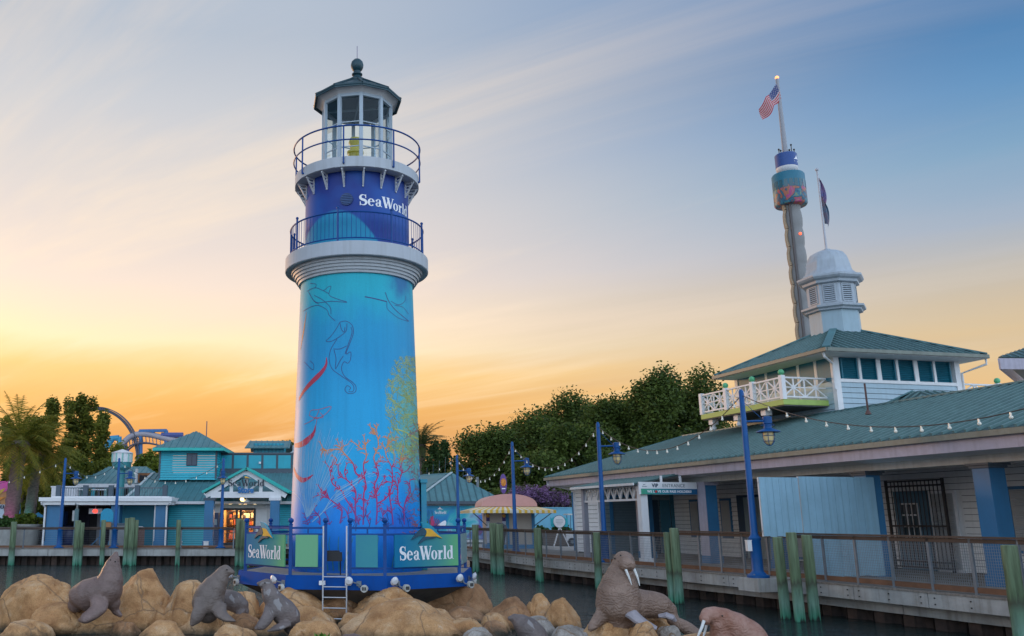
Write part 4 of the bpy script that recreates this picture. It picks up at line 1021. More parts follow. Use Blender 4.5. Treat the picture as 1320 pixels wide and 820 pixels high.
def fin(parent, cx, cz, w, h, y, bend=None):
    """emblem of three curved fins, drawn in its own box of width w and height h"""
    def pl(name, pts, m, t):
        mb = MB(); q = [Vector((cx + (x - 0.5) * w, 0, cz + (z - 0.5) * h)) for x, z in pts]; n = len(q)
        mb.add([(p.x, y - t, p.z) for p in q] + [(p.x, y + 0.02, p.z) for p in q], [tuple(range(n))] + [(i, n + i, n + (i + 1) % n, (i + 1) % n) for i in range(n)]); return mb.build(name, m, parent)
    teal = mat('fin_teal', (0.02, 0.30, 0.42), 0.4, col2=(0.02, 0.22, 0.34)); dk = mat('fin_dark', (0.03, 0.10, 0.16), 0.4, col2=(0.02, 0.05, 0.07), scale=4); ye = mat('fin_yellow', (0.80, 0.52, 0.03), 0.4, col2=(0.72, 0.33, 0.05), scale=3)
    cv = lambda p, n=5: [tuple(a) for a in smooth_px(p, n)]
    top_ = cv([(0.28, 1.0), (0.52, 0.93), (0.74, 0.70), (0.90, 0.42), (1.0, 0.24)]); low = cv([(1.0, 0.24), (0.80, 0.45), (0.62, 0.66), (0.42, 0.70)])
    pl('emblem_fin', top_ + low[1:] + cv([(0.42, 0.70), (0.36, 0.74), (0.35, 0.85), (0.28, 1.0)])[1:-1], teal, 0.020)
    pl('emblem_fin', cv([(0.42, 0.70), (0.62, 0.67), (0.80, 0.46), (1.0, 0.24)]) + cv([(1.0, 0.24), (0.80, 0.33), (0.62, 0.33), (0.45, 0.34)])[1:] + cv([(0.45, 0.34), (0.48, 0.48), (0.47, 0.58), (0.42, 0.70)])[1:-1], ye, 0.023)
    pl('emblem_fin', cv([(0.0, 0.20), (0.12, 0.42), (0.25, 0.60), (0.35, 0.74)]) + cv([(0.35, 0.74), (0.46, 0.62), (0.47, 0.52), (0.43, 0.38)])[1:] + cv([(0.43, 0.38), (0.28, 0.38), (0.13, 0.28), (0.0, 0.20)])[1:-1], dk, 0.026)
    pl('emblem_fin', cv([(0.22, 0.0), (0.30, 0.18), (0.42, 0.33), (0.60, 0.33)]) + cv([(0.60, 0.33), (0.75, 0.30), (0.78, 0.28), (0.70, 0.24)])[1:] + cv([(0.70, 0.24), (0.50, 0.22), (0.36, 0.12), (0.22, 0.0)])[1:-1], dk, 0.029)
def sign(k, f0, f1, label):
    o, a, L_ = face_frame(k, f0); w = (f1 - f0) * L_; t = thing('sign_board', label, 'sign', o, a)
    mb = MB(); mb.box(0, w, -0.085, -0.045, 0.43, 1.225); mb.build('panel', board_mat('board_gradient_%d' % k, BLUE_B, GREEN_B, w), t)
    serif_text('SeaWorld', lambda x, y, o_: (w * 0.07 + x / WORD * w * 0.85, -0.085 - o_, 0.60 + y * 0.34), 'lettering', M_LETTER, t)
    fin(t, w * 0.49, 1.27, min(w * 0.60, 1.02), 0.56, -0.10)
    return t
sign(7, 0.07, 0.93, 'narrow looking sign board with fin emblem on the left side of the round platform')
sign(1, 0.10, 0.96, 'wide sign board with fin emblem on the right side of the round platform')
def plain(k, f0, f1, label, c, c2):
    o, a, L_ = face_frame(k, f0); mb = MB(); mb.box(0, (f1 - f0) * L_, -0.075, -0.04, 0.44, 1.225); ob = mb.build('blank_board', mat('blank_board_%d_%d' % (k, f0 * 100), c, 0.45, col2=c2, scale=0.7), None, o); ob.rotation_euler = (0, 0, a); tag(ob, label, 'board')
plain(0, 0.06, 0.30, 'plain light green board left of the platform ladder', (0.13, 0.38, 0.20), (0.15, 0.42, 0.22))
plain(0, 0.70, 0.93, 'plain teal board right of the platform ladder', (0.012, 0.20, 0.30), (0.03, 0.28, 0.30))
plain(2, 0.08, 0.92, 'pale grey green board on the right end of the platform', (0.20, 0.30, 0.32), (0.24, 0.36, 0.34))
plain(6, 0.08, 0.92, 'board on the hidden left rear side of the platform', (0.20, 0.30, 0.32), (0.24, 0.36, 0.34))
# ladder
o, a, L_ = face_frame(0, 0.373); fw = 0.262 * L_
ld = thing('ladder', 'silver ladder hanging in the gap of the platform railing down to the rocks', 'ladder', o, a)
M_ALU = mat('aluminium', (0.55, 0.58, 0.62), 0.35, metal=0.6, var=0.08)
for x in (0.02, fw - 0.02):
    mb = MB(); mb.tube([(x, -0.34, -1.5), (x, -0.34, 1.45)], 0.02, 8); mb.build('side_rail', M_ALU, ld)
for z in (0.22, -0.02, -0.27, -0.52, -0.77, -1.02):
    mb = MB(); mb.tube([(0.02, -0.34, z), (fw - 0.02, -0.34, z)], 0.014, 6); mb.build('rung', M_ALU, ld)
for x in (-0.03, fw - 0.01):
    mb = MB(); mb.box(x - 0.05, x + 0.09, -0.34, -0.22, 0.02, 0.12); mb.build('bracket', M_WHITE_CLEAN, ld)
# floodlights under the deck edge
fl0 = None
FLOODS = [(0.04, 7, 'twin floodlight at the left end of the platform fascia'), (0.98, 7, 'twin floodlight on the fascia above the small sea lion'), (0.73, 0, 'single white floodlight on the fascia right of the ladder'),
          (0.12, 1, 'twin floodlight on the fascia under the wide sign board'), (0.93, 1, 'twin floodlight at the right corner of the platform fascia'), (0.25, 2, 'twin floodlight at the right end of the platform fascia')]
M_FLW = mat('floodlight_white', (0.62, 0.63, 0.66), 0.4)
for i, (f, k, lab) in enumerate(FLOODS):
    a_, b_ = oc(3.40, k, 0), oc(3.40, k + 1, 0); d = (b_ - a_).normalized(); p = Vector((PCX, PCY, 0.06)) + a_.lerp(b_, f)
    if fl0 is None:
        t = thing('floodlight', lab, 'floodlight', p, math.atan2(d.y, d.x), 'floodlights round the platform edge'); fl0 = t
        mb = MB(); mb.box(-0.06, 0.06, -0.03, 0.0, -0.06, 0.06); mb.tube([(0, -0.03, 0), (-0.08, -0.12, 0.02), (-0.19, -0.16, 0.06)], 0.018, 6); mb.tube([(0, -0.03, 0), (0.02, -0.10, -0.08), (0.12, -0.15, -0.1)], 0.016, 6); mb.build('mount', M_GALV, t)
        mb = MB(); mb.lathe([(0.02, -0.12), (0.085, -0.09), (0.10, 0.0), (0.095, 0.05), (0.0, 0.10)], 14); mb.map(lambda q: Vector((-0.22 + q.x, -0.18 - q.z * 0.6, 0.07 + q.y * 0.95 + q.z * 0.3))); mb.build('lamp_head', M_FLW, t)
        mb = MB(); mb.lathe([(0.03, -0.10), (0.09, -0.06), (0.09, 0.04)], 12, cap1=True); mb.map(lambda q: Vector((0.16 + q.x, -0.17 - q.z * 0.9, -0.11 + q.y))); lh_ = mb.build('lamp_head', mat('floodlight_bezel', (0.45, 0.45, 0.42), 0.5), t)
        mb = MB()
        for xx in (-0.04, 0.0, 0.04): mb.box(0.16 + xx - 0.013, 0.16 + xx + 0.013, -0.215, -0.205, -0.15, -0.07)
        mb.build('louvre', M_BLACK, lh_)
    else: dup(fl0, p, math.atan2(d.y, d.x), lab)
# black speaker cases on the deck
for (x, y, s, lab) in ((-0.78, 23.75, 1.0, 'black equipment case on the platform deck behind the ladder'),):
    t = thing('equipment_case', lab, 'equipment case', (x, y, 0.225)); mb = MB(); mb.box(-0.26, 0.2, -0.15, 0.15, 0.34, 0.56); mb.box(-0.20, 0.14, -0.12, 0.12, 0.56, 0.60); mb.build('case', M_BLACK, t)
    for lx in (-0.22, 0.16):
        for ly in (-0.11, 0.11):
            mb = MB(); mb.tube([(lx, ly, 0), (lx, ly, 0.34)], 0.014, 6); mb.build('leg', M_BLACK, t)
# ------------------------------------------------------------------ boulders
def rock_mat(name, c0, c1, c2):
    m = bpy.data.materials.new(name); m.use_nodes = True
    t = m.node_tree; b = t.nodes['Principled BSDF']; N = lambda ty: t.nodes.new(ty); L = t.links.new
    g = N('ShaderNodeNewGeometry'); tcn = N('ShaderNodeTexCoord')
    n = N('ShaderNodeTexNoise'); L(g.outputs['Position'], n.inputs['Vector']); n.inputs['Scale'].default_value = 1.7; n.inputs['Detail'].default_value = 8; n.inputs['Roughness'].default_value = 0.7
    r = ramp(t, [(0.30, c0 + (1,)), (0.5, c1 + (1,)), (0.72, c2 + (1,))]); L(n.outputs[0], r.inputs[0])
    # blotches of darker varnish
    n2 = N('ShaderNodeTexNoise'); L(g.outputs['Position'], n2.inputs['Vector']); n2.inputs['Scale'].default_value = 2.6; n2.inputs['Detail'].default_value = 6
    r2 = ramp(t, [(0.33, (0.55, 0.48, 0.42, 1)), (0.50, (1, 1, 1, 1))]); L(n2.outputs[0], r2.inputs[0])
    mx = N('ShaderNodeMix'); mx.data_type = 'RGBA'; mx.blend_type = 'MULTIPLY'; mx.inputs['Factor'].default_value = 0.6; L(r.outputs[0], mx.inputs[6]); L(r2.outputs[0], mx.inputs[7])
    # carved cracks
    vo = N('ShaderNodeTexVoronoi'); vo.feature = 'DISTANCE_TO_EDGE'
    wv = N('ShaderNodeVectorMath'); wv.operation = 'ADD'; n3 = N('ShaderNodeTexNoise'); n3.inputs['Scale'].default_value = 1.6; n3.inputs['Detail'].default_value = 5
    L(g.outputs['Position'], n3.inputs['Vector']); L(g.outputs['Position'], wv.inputs[0]); sc3 = N('ShaderNodeVectorMath'); sc3.operation = 'SCALE'; sc3.inputs['Scale'].default_value = 0.30; L(n3.outputs['Color'], sc3.inputs[0]); L(sc3.outputs[0], wv.inputs[1]); L(wv.outputs[0], vo.inputs['Vector']); vo.inputs['Scale'].default_value = 0.62
    rc = ramp(t, [(0.0, (0, 0, 0, 1)), (0.005, (0.5, 0.5, 0.5, 1)), (0.014, (1, 1, 1, 1))]); L(vo.outputs['Distance'], rc.inputs[0])
    mx2 = N('ShaderNodeMix'); mx2.data_type = 'RGBA'; L(rc.outputs[0], mx2.inputs['Factor']); mx2.inputs[6].default_value = (0.27, 0.165, 0.09, 1); L(mx.outputs[2], mx2.inputs[7])
    # grit and pale mineral stains
    n5 = N('ShaderNodeTexNoise'); L(g.outputs['Position'], n5.inputs['Vector']); n5.inputs['Scale'].default_value = 3.4; n5.inputs['Detail'].default_value = 9; n5.inputs['Roughness'].default_value = 0.75
    r5 = ramp(t, [(0.60, (0, 0, 0, 1)), (0.72, (0.55, 0.55, 0.55, 1))]); L(n5.outputs[0], r5.inputs[0])
    mxs = N('ShaderNodeMix'); mxs.data_type = 'RGBA'; L(r5.outputs[0], mxs.inputs['Factor']); L(mx2.outputs[2], mxs.inputs[6]); mxs.inputs[7].default_value = (0.60, 0.52, 0.44, 1)
    n6 = N('ShaderNodeTexNoise'); L(g.outputs['Position'], n6.inputs['Vector']); n6.inputs['Scale'].default_value = 45; n6.inputs['Detail'].default_value = 4
    r6 = ramp(t, [(0.36, (0.62, 0.58, 0.54, 1)), (0.55, (1, 1, 1, 1))]); L(n6.outputs[0], r6.inputs[0])
    mxg = N('ShaderNodeMix'); mxg.data_type = 'RGBA'; mxg.blend_type = 'MULTIPLY'; mxg.inputs['Factor'].default_value = 0.6; L(mxs.outputs[2], mxg.inputs[6]); L(r6.outputs[0], mxg.inputs[7])
    # wet dark band with algae at the waterline (its own stain)
    sp = N('ShaderNodeSeparateXYZ'); L(g.outputs['Position'], sp.inputs[0])
    zz = N('ShaderNodeMath'); zz.operation = 'MULTIPLY_ADD'; L(n.outputs[0], zz.inputs[0]); zz.inputs[1].default_value = 0.5; L(sp.outputs[2], zz.inputs[2])
    wr = N('ShaderNodeMapRange'); L(zz.outputs[0], wr.inputs['Value']); wr.inputs['From Min'].default_value = -0.66; wr.inputs['From Max'].default_value = -0.46
    mx3 = N('ShaderNodeMix'); mx3.data_type = 'RGBA'; L(wr.outputs[0], mx3.inputs['Factor']); mx3.inputs[6].default_value = (0.045, 0.04, 0.025, 1); L(mxg.outputs[2], mx3.inputs[7])
    L(mx3.outputs[2], b.inputs['Base Color']); b.inputs['Roughness'].default_value = 0.82
    bp = N('ShaderNodeBump'); bp.inputs['Strength'].default_value = 0.65; bp.inputs['Distance'].default_value = 0.06
    ad = N('ShaderNodeMath'); ad.operation = 'MULTIPLY_ADD'; L(rc.outputs[0], ad.inputs[0]); ad.inputs[1].default_value = 0.35; L(n5.outputs[0], ad.inputs[2]); L(ad.outputs[0], bp.inputs['Height']); L(bp.outputs[0], b.inputs['Normal'])
    return m
M_ROCK = rock_mat('tan_boulder', (0.36, 0.17, 0.065), (0.53, 0.29, 0.125), (0.66, 0.46, 0.28))
M_ROCKG = rock_mat('grey_boulder', (0.26, 0.23, 0.20), (0.38, 0.34, 0.30), (0.50, 0.46, 0.42))
M_ROCKB = rock_mat('brown_boulder', (0.25, 0.12, 0.05), (0.38, 0.20, 0.095), (0.50, 0.31, 0.17))
_ico = {}
def ico(n):
    if n not in _ico:
        bm = bmesh.new(); bmesh.ops.create_icosphere(bm, subdivisions=n, radius=1.0); bm.verts.ensure_lookup_table()
        _ico[n] = ([v.co.copy() for v in bm.verts], [tuple(v.index for v in f.verts) for f in bm.faces]); bm.free()
    return _ico[n]
def boulder(u, vtop, vbot, hw, Y, label, seed, m=None, dep=1.0, peak=None):
    """a boulder whose outline spans u-hw..u+hw and vtop..vbot in the photo, at distance Y"""
    vtop = vtop + 0.06 * (vbot - vtop); k = px2m(Y); c = P(u, (vtop + vbot) / 2, Y); a = hw * k * 1.02; h = (vbot - vtop) / 2 * k * 1.06; d = max(0.25, (a + h) * 0.5 * dep)
    rnd = random.Random(seed); vs, fs = ico(5); so = Vector((seed * 3.17, seed * 1.31, seed * 7.7)); out_ = []
    planes = []
    for i in range(9):
        n = Vector((rnd.uniform(-1, 1), rnd.uniform(-1, 1), rnd.uniform(-0.6, 1))).normalized(); planes.append((n, rnd.uniform(0.72, 0.93)))
    for p in vs:
        q = p.copy()
        sx = abs(q.x) ** 0.85 * (1 if q.x > 0 else -1); sz = abs(q.z) ** 0.8 * (1 if q.z > 0 else -1); sy = abs(q.y) ** 0.85 * (1 if q.y > 0 else -1)
        q = Vector((sx, sy, sz)) * 0.97
        for n, o in planes:
            e = q.dot(n) - o
            if e > 0: q -= n * e * 0.72
        w = 1 + 0.10 * mnoise.noise(p * 1.2 + so) + 0.045 * mnoise.noise(p * 2.6 + so) + 0.020 * mnoise.noise(p * 6 + so) + 0.011 * mnoise.noise(p * 14 + so) + 0.006 * mnoise.noise(p * 30 + so)
        vd = mnoise.voronoi(p * 1.15 + so + Vector((0.12, 0.12, 0.12)) * mnoise.noise(p * 4 + so))[0]; gq = vd[1] - vd[0]
        w -= 0.055 * max(0.0, 1 - gq / 0.075)
        q *= w * 1.04
        if peak is not None: q.z += max(0, 1 - abs(q.x - peak[0]) / 0.9) * peak[1] * max(0, q.z); q.z *= 1 / (1 + peak[1] * 0.8)
        out_.append((q.x * a, q.y * d, q.z * h))
    mb = MB(); mb.add(out_, fs, True); o = mb.build('boulder', m or M_ROCK, None, (c.x, Y + d * 0.3, c.z)); o.rotation_euler = (0, 0, rnd.uniform(-0.15, 0.15))
    return tag(o, label, 'boulder')
BOULDERS = [
    (8, 789, 850, 20, 22.2, 'small dark brown boulder at the far left edge', 1, 'B', 1, None),
    (46, 744, 830, 44, 21.9, 'big cracked tan boulder at the left end, behind the head-up sea lion', 2, '', 1, None),
    (72, 778, 830, 32, 21.2, 'low tan boulder wedged below the big cracked one at the left', 3, '', 1, None),
    (96, 781, 850, 66, 21.5, 'low flat boulder carrying the head-up sea lion', 4, '', 0.9, None),
    (184, 740, 850, 38, 22.2, 'tall peaked tan boulder right of the head-up sea lion', 5, '', 1, (0.1, 0.14)),
    (240, 752, 850, 34, 22.0, 'upright tan boulder between the peaked one and the middle sea lion', 6, '', 1, None),
    (274, 785, 860, 48, 21.4, 'sloping boulder under the middle sea lion', 7, '', 1, (0.0, 0.15)),
    (311, 765, 840, 22, 23.0, 'rounded tan boulder behind the lying sea lion', 8, '', 1, None),
    (376, 760, 850, 52, 23.3, 'wide tan boulder under the platform left of the ladder', 9, '', 1, None),
    (352, 801, 870, 46, 21.1, 'low boulder under the small sea lion looking left', 10, '', 0.9, None),
    (404, 802, 870, 34, 19.9, 'pale low boulder at the bottom edge below the ladder', 11, '', 0.9, None),
    (430, 762, 850, 34, 23.9, 'boulder directly behind the foot of the ladder', 12, 'B', 1, None),
    (496, 760, 860, 42, 23.0, 'big smooth round topped boulder right of the ladder', 13, '', 1, None),
    (521, 779, 880, 84, 20.7, 'broad pale tan boulder with a low peak, at the bottom centre', 14, '', 0.8, (0.0, 0.22)),
    (592, 751, 830, 42, 25.0, 'brown boulder under the right end of the platform', 15, 'B', 1, None),
    (600, 786, 850, 32, 23.2, 'low dark boulder at the water right of the platform leg', 16, 'B', 1, None),
    (566, 787, 850, 20, 21.8, 'small tan boulder beside the broad peaked one', 17, '', 1, None),
    (600, 798, 870, 23, 20.6, 'rounded tan boulder with a white stained top', 18, '', 1, None),
    (616, 812, 880, 22, 19.6, 'grey pebbled boulder at the bottom edge, left of the seal half hidden by rocks', 19, 'G', 1, None),
    (659, 774, 850, 24, 22.2, 'brown cracked boulder, left one of the cluster in the water', 20, 'B', 1, None),
    (697, 770, 850, 17, 22.6, 'tall tan boulder, rear one of the cluster in the water', 21, '', 1, None),
    (727, 775, 850, 23, 21.8, 'tan leaning boulder, right one of the cluster in the water', 22, '', 1, (0.1, 0.2)),
    (700, 800, 870, 30, 20.6, 'grey speckled boulder in the middle of the rock cluster', 23, 'G', 1, None),
    (738, 809, 880, 28, 19.8, 'flat grey boulder at the bottom edge left of the walrus', 24, 'G', 1, None),
    (790, 796, 880, 36, 19.6, 'yellowish boulder under the chest of the walrus with raised head', 25, '', 1, None),
    (834, 806, 880, 24, 18.9, 'small yellowish boulder before the front flipper of the walrus', 26, '', 1, None),
    (851, 792, 870, 24, 20.2, 'orange tan boulder under the hind part of the walrus', 27, '', 1, None),
    (866, 808, 870, 15, 19.2, 'dark grey stone between the two walruses', 28, 'G', 1, None),
    (640, 806, 880, 24, 20.9, 'brown boulder behind the seal half hidden by rocks', 29, 'B', 1, None),
    (545, 800, 880, 30, 22.4, 'tan boulder filling the gap behind the broad peaked boulder', 30, '', 1, None),
    (310, 795, 880, 26, 21.2, 'shaded boulder between the middle and the small sea lion', 31, 'B', 1, None),
    (460, 796, 880, 30, 21.9, 'tan boulder in the gap right of the ladder foot', 32, '', 1, None),
    (158, 800, 880, 24, 20.9, 'low boulder between the head-up sea lion and the peaked rock', 33, 'B', 1, None),
    (395, 785, 870, 40, 22.2, 'tan boulder behind the small sea lion looking left', 34, '', 1, None),
    (28, 804, 880, 34, 20.2, 'low tan boulder at the bottom left corner', 36, '', 1, None), (205, 806, 880, 40, 20.0, 'low tan boulder at the bottom edge below the peaked rock', 37, '', 1, None), (300, 808, 880, 30, 19.6, 'low golden boulder at the bottom edge below the small sea lion', 38, '', 1, None),
    (640, 796, 870, 22, 21.6, 'rounded golden boulder left of the rock cluster in the water', 39, '', 1, None), (775, 808, 880, 22, 20.6, 'brown boulder beside the walrus flipper at the bottom edge', 40, 'B', 1, None),
    (930, 818, 900, 60, 17.6, 'boulder at the bottom edge under the walrus showing only its head', 35, '', 0.8, None),
]
for (u, vt, vb, hw, Y, lab, sd, mk, dp, pk) in BOULDERS:
    boulder(u, vt, vb, hw, Y, lab, sd, {'': M_ROCK, 'G': M_ROCKG, 'B': M_ROCKB}[mk], dp, pk)

# ------------------------------------------------------------------ sea lion and walrus figures
def skin_mat(name, c0, c1, pale=None, wr=0.0, hi=0.6):
    """hide: mottled, with worn pale patches and skin folds"""
    m = bpy.data.materials.new(name); m.use_nodes = True
    t = m.node_tree; b = t.nodes['Principled BSDF']; N = lambda ty: t.nodes.new(ty); L = t.links.new
    tcn = N('ShaderNodeTexCoord')
    n = N('ShaderNodeTexNoise'); L(tcn.outputs['Object'], n.inputs['Vector']); n.inputs['Scale'].default_value = 2.6; n.inputs['Detail'].default_value = 8; n.inputs['Roughness'].default_value = 0.7
    r = ramp(t, [(0.33, c0 + (1,)), (0.66, c1 + (1,))]); L(n.outputs[0], r.inputs[0]); c = r.outputs[0]
    if pale:
        n2 = N('ShaderNodeTexNoise'); L(tcn.outputs['Object'], n2.inputs['Vector']); n2.inputs['Scale'].default_value = 2.2; n2.inputs['Detail'].default_value = 2; n2.inputs['Distortion'].default_value = 2.2
        r2 = ramp(t, [(hi, (0, 0, 0, 1)), (hi + 0.03, (0.8, 0.8, 0.8, 1))]); L(n2.outputs[0], r2.inputs[0])
        mx = N('ShaderNodeMix'); mx.data_type = 'RGBA'; L(r2.outputs[0], mx.inputs['Factor']); L(c, mx.inputs[6]); mx.inputs[7].default_value = pale + (1,); c = mx.outputs[2]
    L(c, b.inputs['Base Color']); b.inputs['Roughness'].default_value = 0.5
    w = N('ShaderNodeTexWave'); w.bands_direction = 'Z'; L(tcn.outputs['Object'], w.inputs['Vector']); w.inputs['Scale'].default_value = 4.2; w.inputs['Distortion'].default_value = 14; w.inputs['Detail'].default_value = 3; w.inputs['Detail Scale'].default_value = 1.4
    n4 = N('ShaderNodeTexNoise'); L(tcn.outputs['Object'], n4.inputs['Vector']); n4.inputs['Scale'].default_value = 26; n4.inputs['Detail'].default_value = 4
    ad = N('ShaderNodeMath'); ad.operation = 'MULTIPLY_ADD'; L(w.outputs['Fac'], ad.inputs[0]); ad.inputs[1].default_value = wr; L(n4.outputs[0], ad.inputs[2])
    bp = N('ShaderNodeBump'); bp.inputs['Strength'].default_value = 0.45; bp.inputs['Distance'].default_value = 0.025; L(ad.outputs[0], bp.inputs['Height']); L(bp.outputs[0], b.inputs['Normal'])
    return m
M_SL = skin_mat('sea_lion_hide', (0.105, 0.078, 0.066), (0.18, 0.138, 0.118), None, 0.3)
M_SLP = skin_mat('pink_brown_hide', (0.115, 0.072, 0.06), (0.21, 0.14, 0.122), None, 0.3)
M_SLW = skin_mat('worn_grey_hide', (0.10, 0.078, 0.072), (0.18, 0.14, 0.13), (0.27, 0.25, 0.25), 0.3, 0.60)
M_WAL = skin_mat('walrus_hide', (0.16, 0.098, 0.070), (0.28, 0.185, 0.138), None, 1.0)
M_WALR = skin_mat('red_brown_hide', (0.24, 0.09, 0.05), (0.38, 0.22, 0.17), None, 0.5)
M_TUSK = mat('tusk_white', (0.72, 0.72, 0.70), 0.4, var=0.06)
M_EYE = mat('eye_dark', (0.012, 0.01, 0.01), 0.15)
M_PALEFLIP = mat('pale_flipper', (0.30, 0.27, 0.29), 0.6, var=0.2, scale=6, bump=0.2)
def body_mesh(chains, vox, flats=()):
    """one skin from overlapping swept volumes: chains of (point, radius); flats add an axis and a squash"""
    mb = MB()
    for ch in chains:
        pts = [Vector(c[0]) for c in ch['p']]; rr = [c[1] for c in ch['p']]
        # Catmull-Rom refinement
        P_ = [pts[0] * 2 - pts[1]] + pts + [pts[-1] * 2 - pts[-2]]; R_ = [rr[0]] + rr + [rr[-1]]; q = []; qr = []
        for i in range(1, len(P_) - 2):
            for k in range(6):
                t = k / 6; a, b_, c, d = P_[i - 1], P_[i], P_[i + 1], P_[i + 2]
                q.append(0.5 * (2 * b_ + (c - a) * t + (2 * a - 5 * b_ + 4 * c - d) * t * t + (3 * b_ - a - 3 * c + d) * t ** 3)); s = t * t * (3 - 2 * t); qr.append(R_[i] * (1 - s) + R_[i + 1] * s)
        q.append(pts[-1]); qr.append(rr[-1])
        fl = ch.get('flat')
        mb.tube(q, qr, 18, True, True, flat=fl)
        for e, r in ((q[0], qr[0]), (q[-1], qr[-1])):
            if fl is None: mb.ball(e, r * 0.995, 16, 12)
    me = bpy.data.meshes.new('tmp'); me.from_pydata(mb.v, [], mb.f); o = bpy.data.objects.new('tmp', me); COL.objects.link(o)
    md = o.modifiers.new('r', 'REMESH'); md.mode = 'VOXEL'; md.voxel_size = vox
    sm = o.modifiers.new('s', 'SMOOTH'); sm.iterations = 7; sm.factor = 0.5
    bpy.context.view_layer.update(); dg = bpy.context.evaluated_depsgraph_get()
    out_ = bpy.data.meshes.new_from_object(o.evaluated_get(dg)); bpy.data.objects.remove(o)
    out_.polygons.foreach_set('use_smooth', [True] * len(out_.polygons)); return out_
def animal(name, label, cat, Y, base, chains, m, vox=0.022, eyes=(), tusks=(), extra=()):
    """chains in photo pixels: (u, v, r_px, dy) with dy metres nearer (-) or farther (+) than Y"""
    k = px2m(Y); o = P(base[0], base[1], Y)
    g = lambda u, v, dy: P(u, v, Y + dy) - o
    cs = [{'p': [(g(u, v, dy), r * k) for (u, v, r, dy) in c['p']], 'flat': c.get('flat')} for c in chains]
    root = thing(name, label, cat, o)
    me = body_mesh(cs, vox); me.name = 'body'; me.materials.clear(); me.materials.append(m); link('body', me, root)
    for (u, v, r, dy) in eyes: mb = MB(); mb.ball(g(u, v, dy), r * k, 10, 8); mb.build('eye', M_EYE, root)
    for t in tusks: mb = MB(); mb.tube([g(*q[:2], q[3]) for q in t], [q[2] * k for q in t], 10); mb.build('tusk', M_TUSK, root)
    for (nm, pts, mm, fl) in extra: mb = MB(); mb.tube([g(u, v, dy) for (u, v, r, dy) in pts], [r * k for (u, v, r, dy) in pts], 12, flat=fl); mb.build(nm, mm, root)
    return root
animal('sea_lion_statue', 'large brown sea lion stretching its head up on the leftmost flat boulder', 'sea lion', 20.9, (122, 795), [
    {'p': [(98, 779, 10, 0.15), (104, 772, 17.5, 0.12), (114, 768, 20, 0.08), (127, 765, 20.5, 0.03), (137, 760, 20, 0), (142, 748, 16, 0), (144, 737, 12.5, 0), (145.5, 728, 9.5, 0), (148, 720, 6.5, 0), (149.5, 714, 3.2, 0)]},
    {'p': [(141, 768, 12, 0.05), (146, 777, 9, 0.05), (149, 787, 5, 0.1), (155, 793, 3, 0.1)]},
    {'p': [(127, 771, 11, -0.26), (128, 782, 10.5, -0.40), (121, 790, 10, -0.48), (110, 797, 9, -0.54), (101, 800, 3, -0.56)], 'flat': ((0.15, -0.5, 1), 0.5)},
    {'p': [(97, 780, 6, 0.25), (91, 786, 6, 0.35), (85, 790, 4, 0.4)], 'flat': ((0, 0, 1), 0.4)}], M_SLP, eyes=((142.5, 722, 0.9, -0.12), (148.5, 724, 0.9, -0.13)))
animal('sea_lion_statue', 'grey brown sea lion sitting upright in the middle, looking right', 'sea lion', 20.8, (270, 800), [
    {'p': [(268, 787, 15, 0.05), (268, 778, 19.5, 0), (271, 767, 18.5, 0), (277, 756, 15, 0), (283, 747, 11.5, 0), (287, 740, 9.2, 0), (291, 736.5, 8.0, 0), (296, 737, 5.2, -0.02), (299.5, 737.5, 3.0, -0.03)]},
    {'p': [(260, 775, 11, -0.24), (258, 785, 9.5, -0.36), (253, 796, 8, -0.44), (246, 807, 2.8, -0.50)], 'flat': ((0.6, -0.6, 0.3), 0.55)},
    {'p': [(281, 780, 10.5, -0.12), (284, 790, 8.5, -0.26), (292, 797, 7, -0.36), (304, 801, 2.2, -0.42)], 'flat': ((0, -0.2, 1), 0.55)}], M_SL, eyes=((292.5, 734.5, 0.9, -0.13),))
animal('sea_lion_statue', 'worn grey sea lion lying behind the upright middle one', 'sea lion', 21.7, (302, 795), [
    {'p': [(284, 778, 12, 0.1), (293, 776, 14.5, 0.05), (303, 778, 13.5, 0), (311, 782, 10, 0), (315, 788, 6, 0)]},
    {'p': [(311, 786, 6, -0.1), (308, 792, 5, -0.2), (304, 796, 3, -0.25)], 'flat': ((0, -0.4, 1), 0.45)}], M_SLW)
animal('sea_lion_statue', 'small sea lion with pale streaks looking left before the platform', 'sea lion', 20.5, (360, 806), [
    {'p': [(376, 806, 11, 0.1), (372, 797, 15, 0.05), (365, 788, 15.5, 0), (357, 779, 13.5, 0), (350, 769, 11, 0), (346, 760, 9, 0), (343.5, 754, 7.6, 0), (338, 753, 5.0, -0.02), (333.5, 752.5, 2.8, -0.02)]},
    {'p': [(350, 783, 9, -0.18), (345, 796, 7.5, -0.30), (337, 806, 6.5, -0.38), (328, 811, 2.2, -0.42)], 'flat': ((0.4, -0.5, 0.6), 0.5)},
    {'p': [(372, 803, 8, -0.22), (358, 809, 7, -0.36), (344, 814, 2.2, -0.42)], 'flat': ((0, -0.3, 1), 0.45)}], M_SLW, eyes=((341.5, 751.5, 0.9, -0.12),))
animal('seal_statue', 'pinkish grey seal seen from behind, half hidden by rocks at the bottom edge', 'seal', 19.9, (685, 830), [
    {'p': [(657, 797, 3, 0.1), (663, 798, 6.5, 0.1), (671, 803, 11, 0.05), (680, 811, 15, 0), (688, 822, 17, 0), (694, 838, 17, 0)]}], M_SLW)
animal('seal_statue', 'pink rounded seal back barely showing at the bottom edge below the ladder', 'seal', 19.0, (455, 830), [
    {'p': [(446, 824, 6, 0.0), (455, 827, 9.5, 0), (466, 832, 10, 0.05)]}], M_SLP)
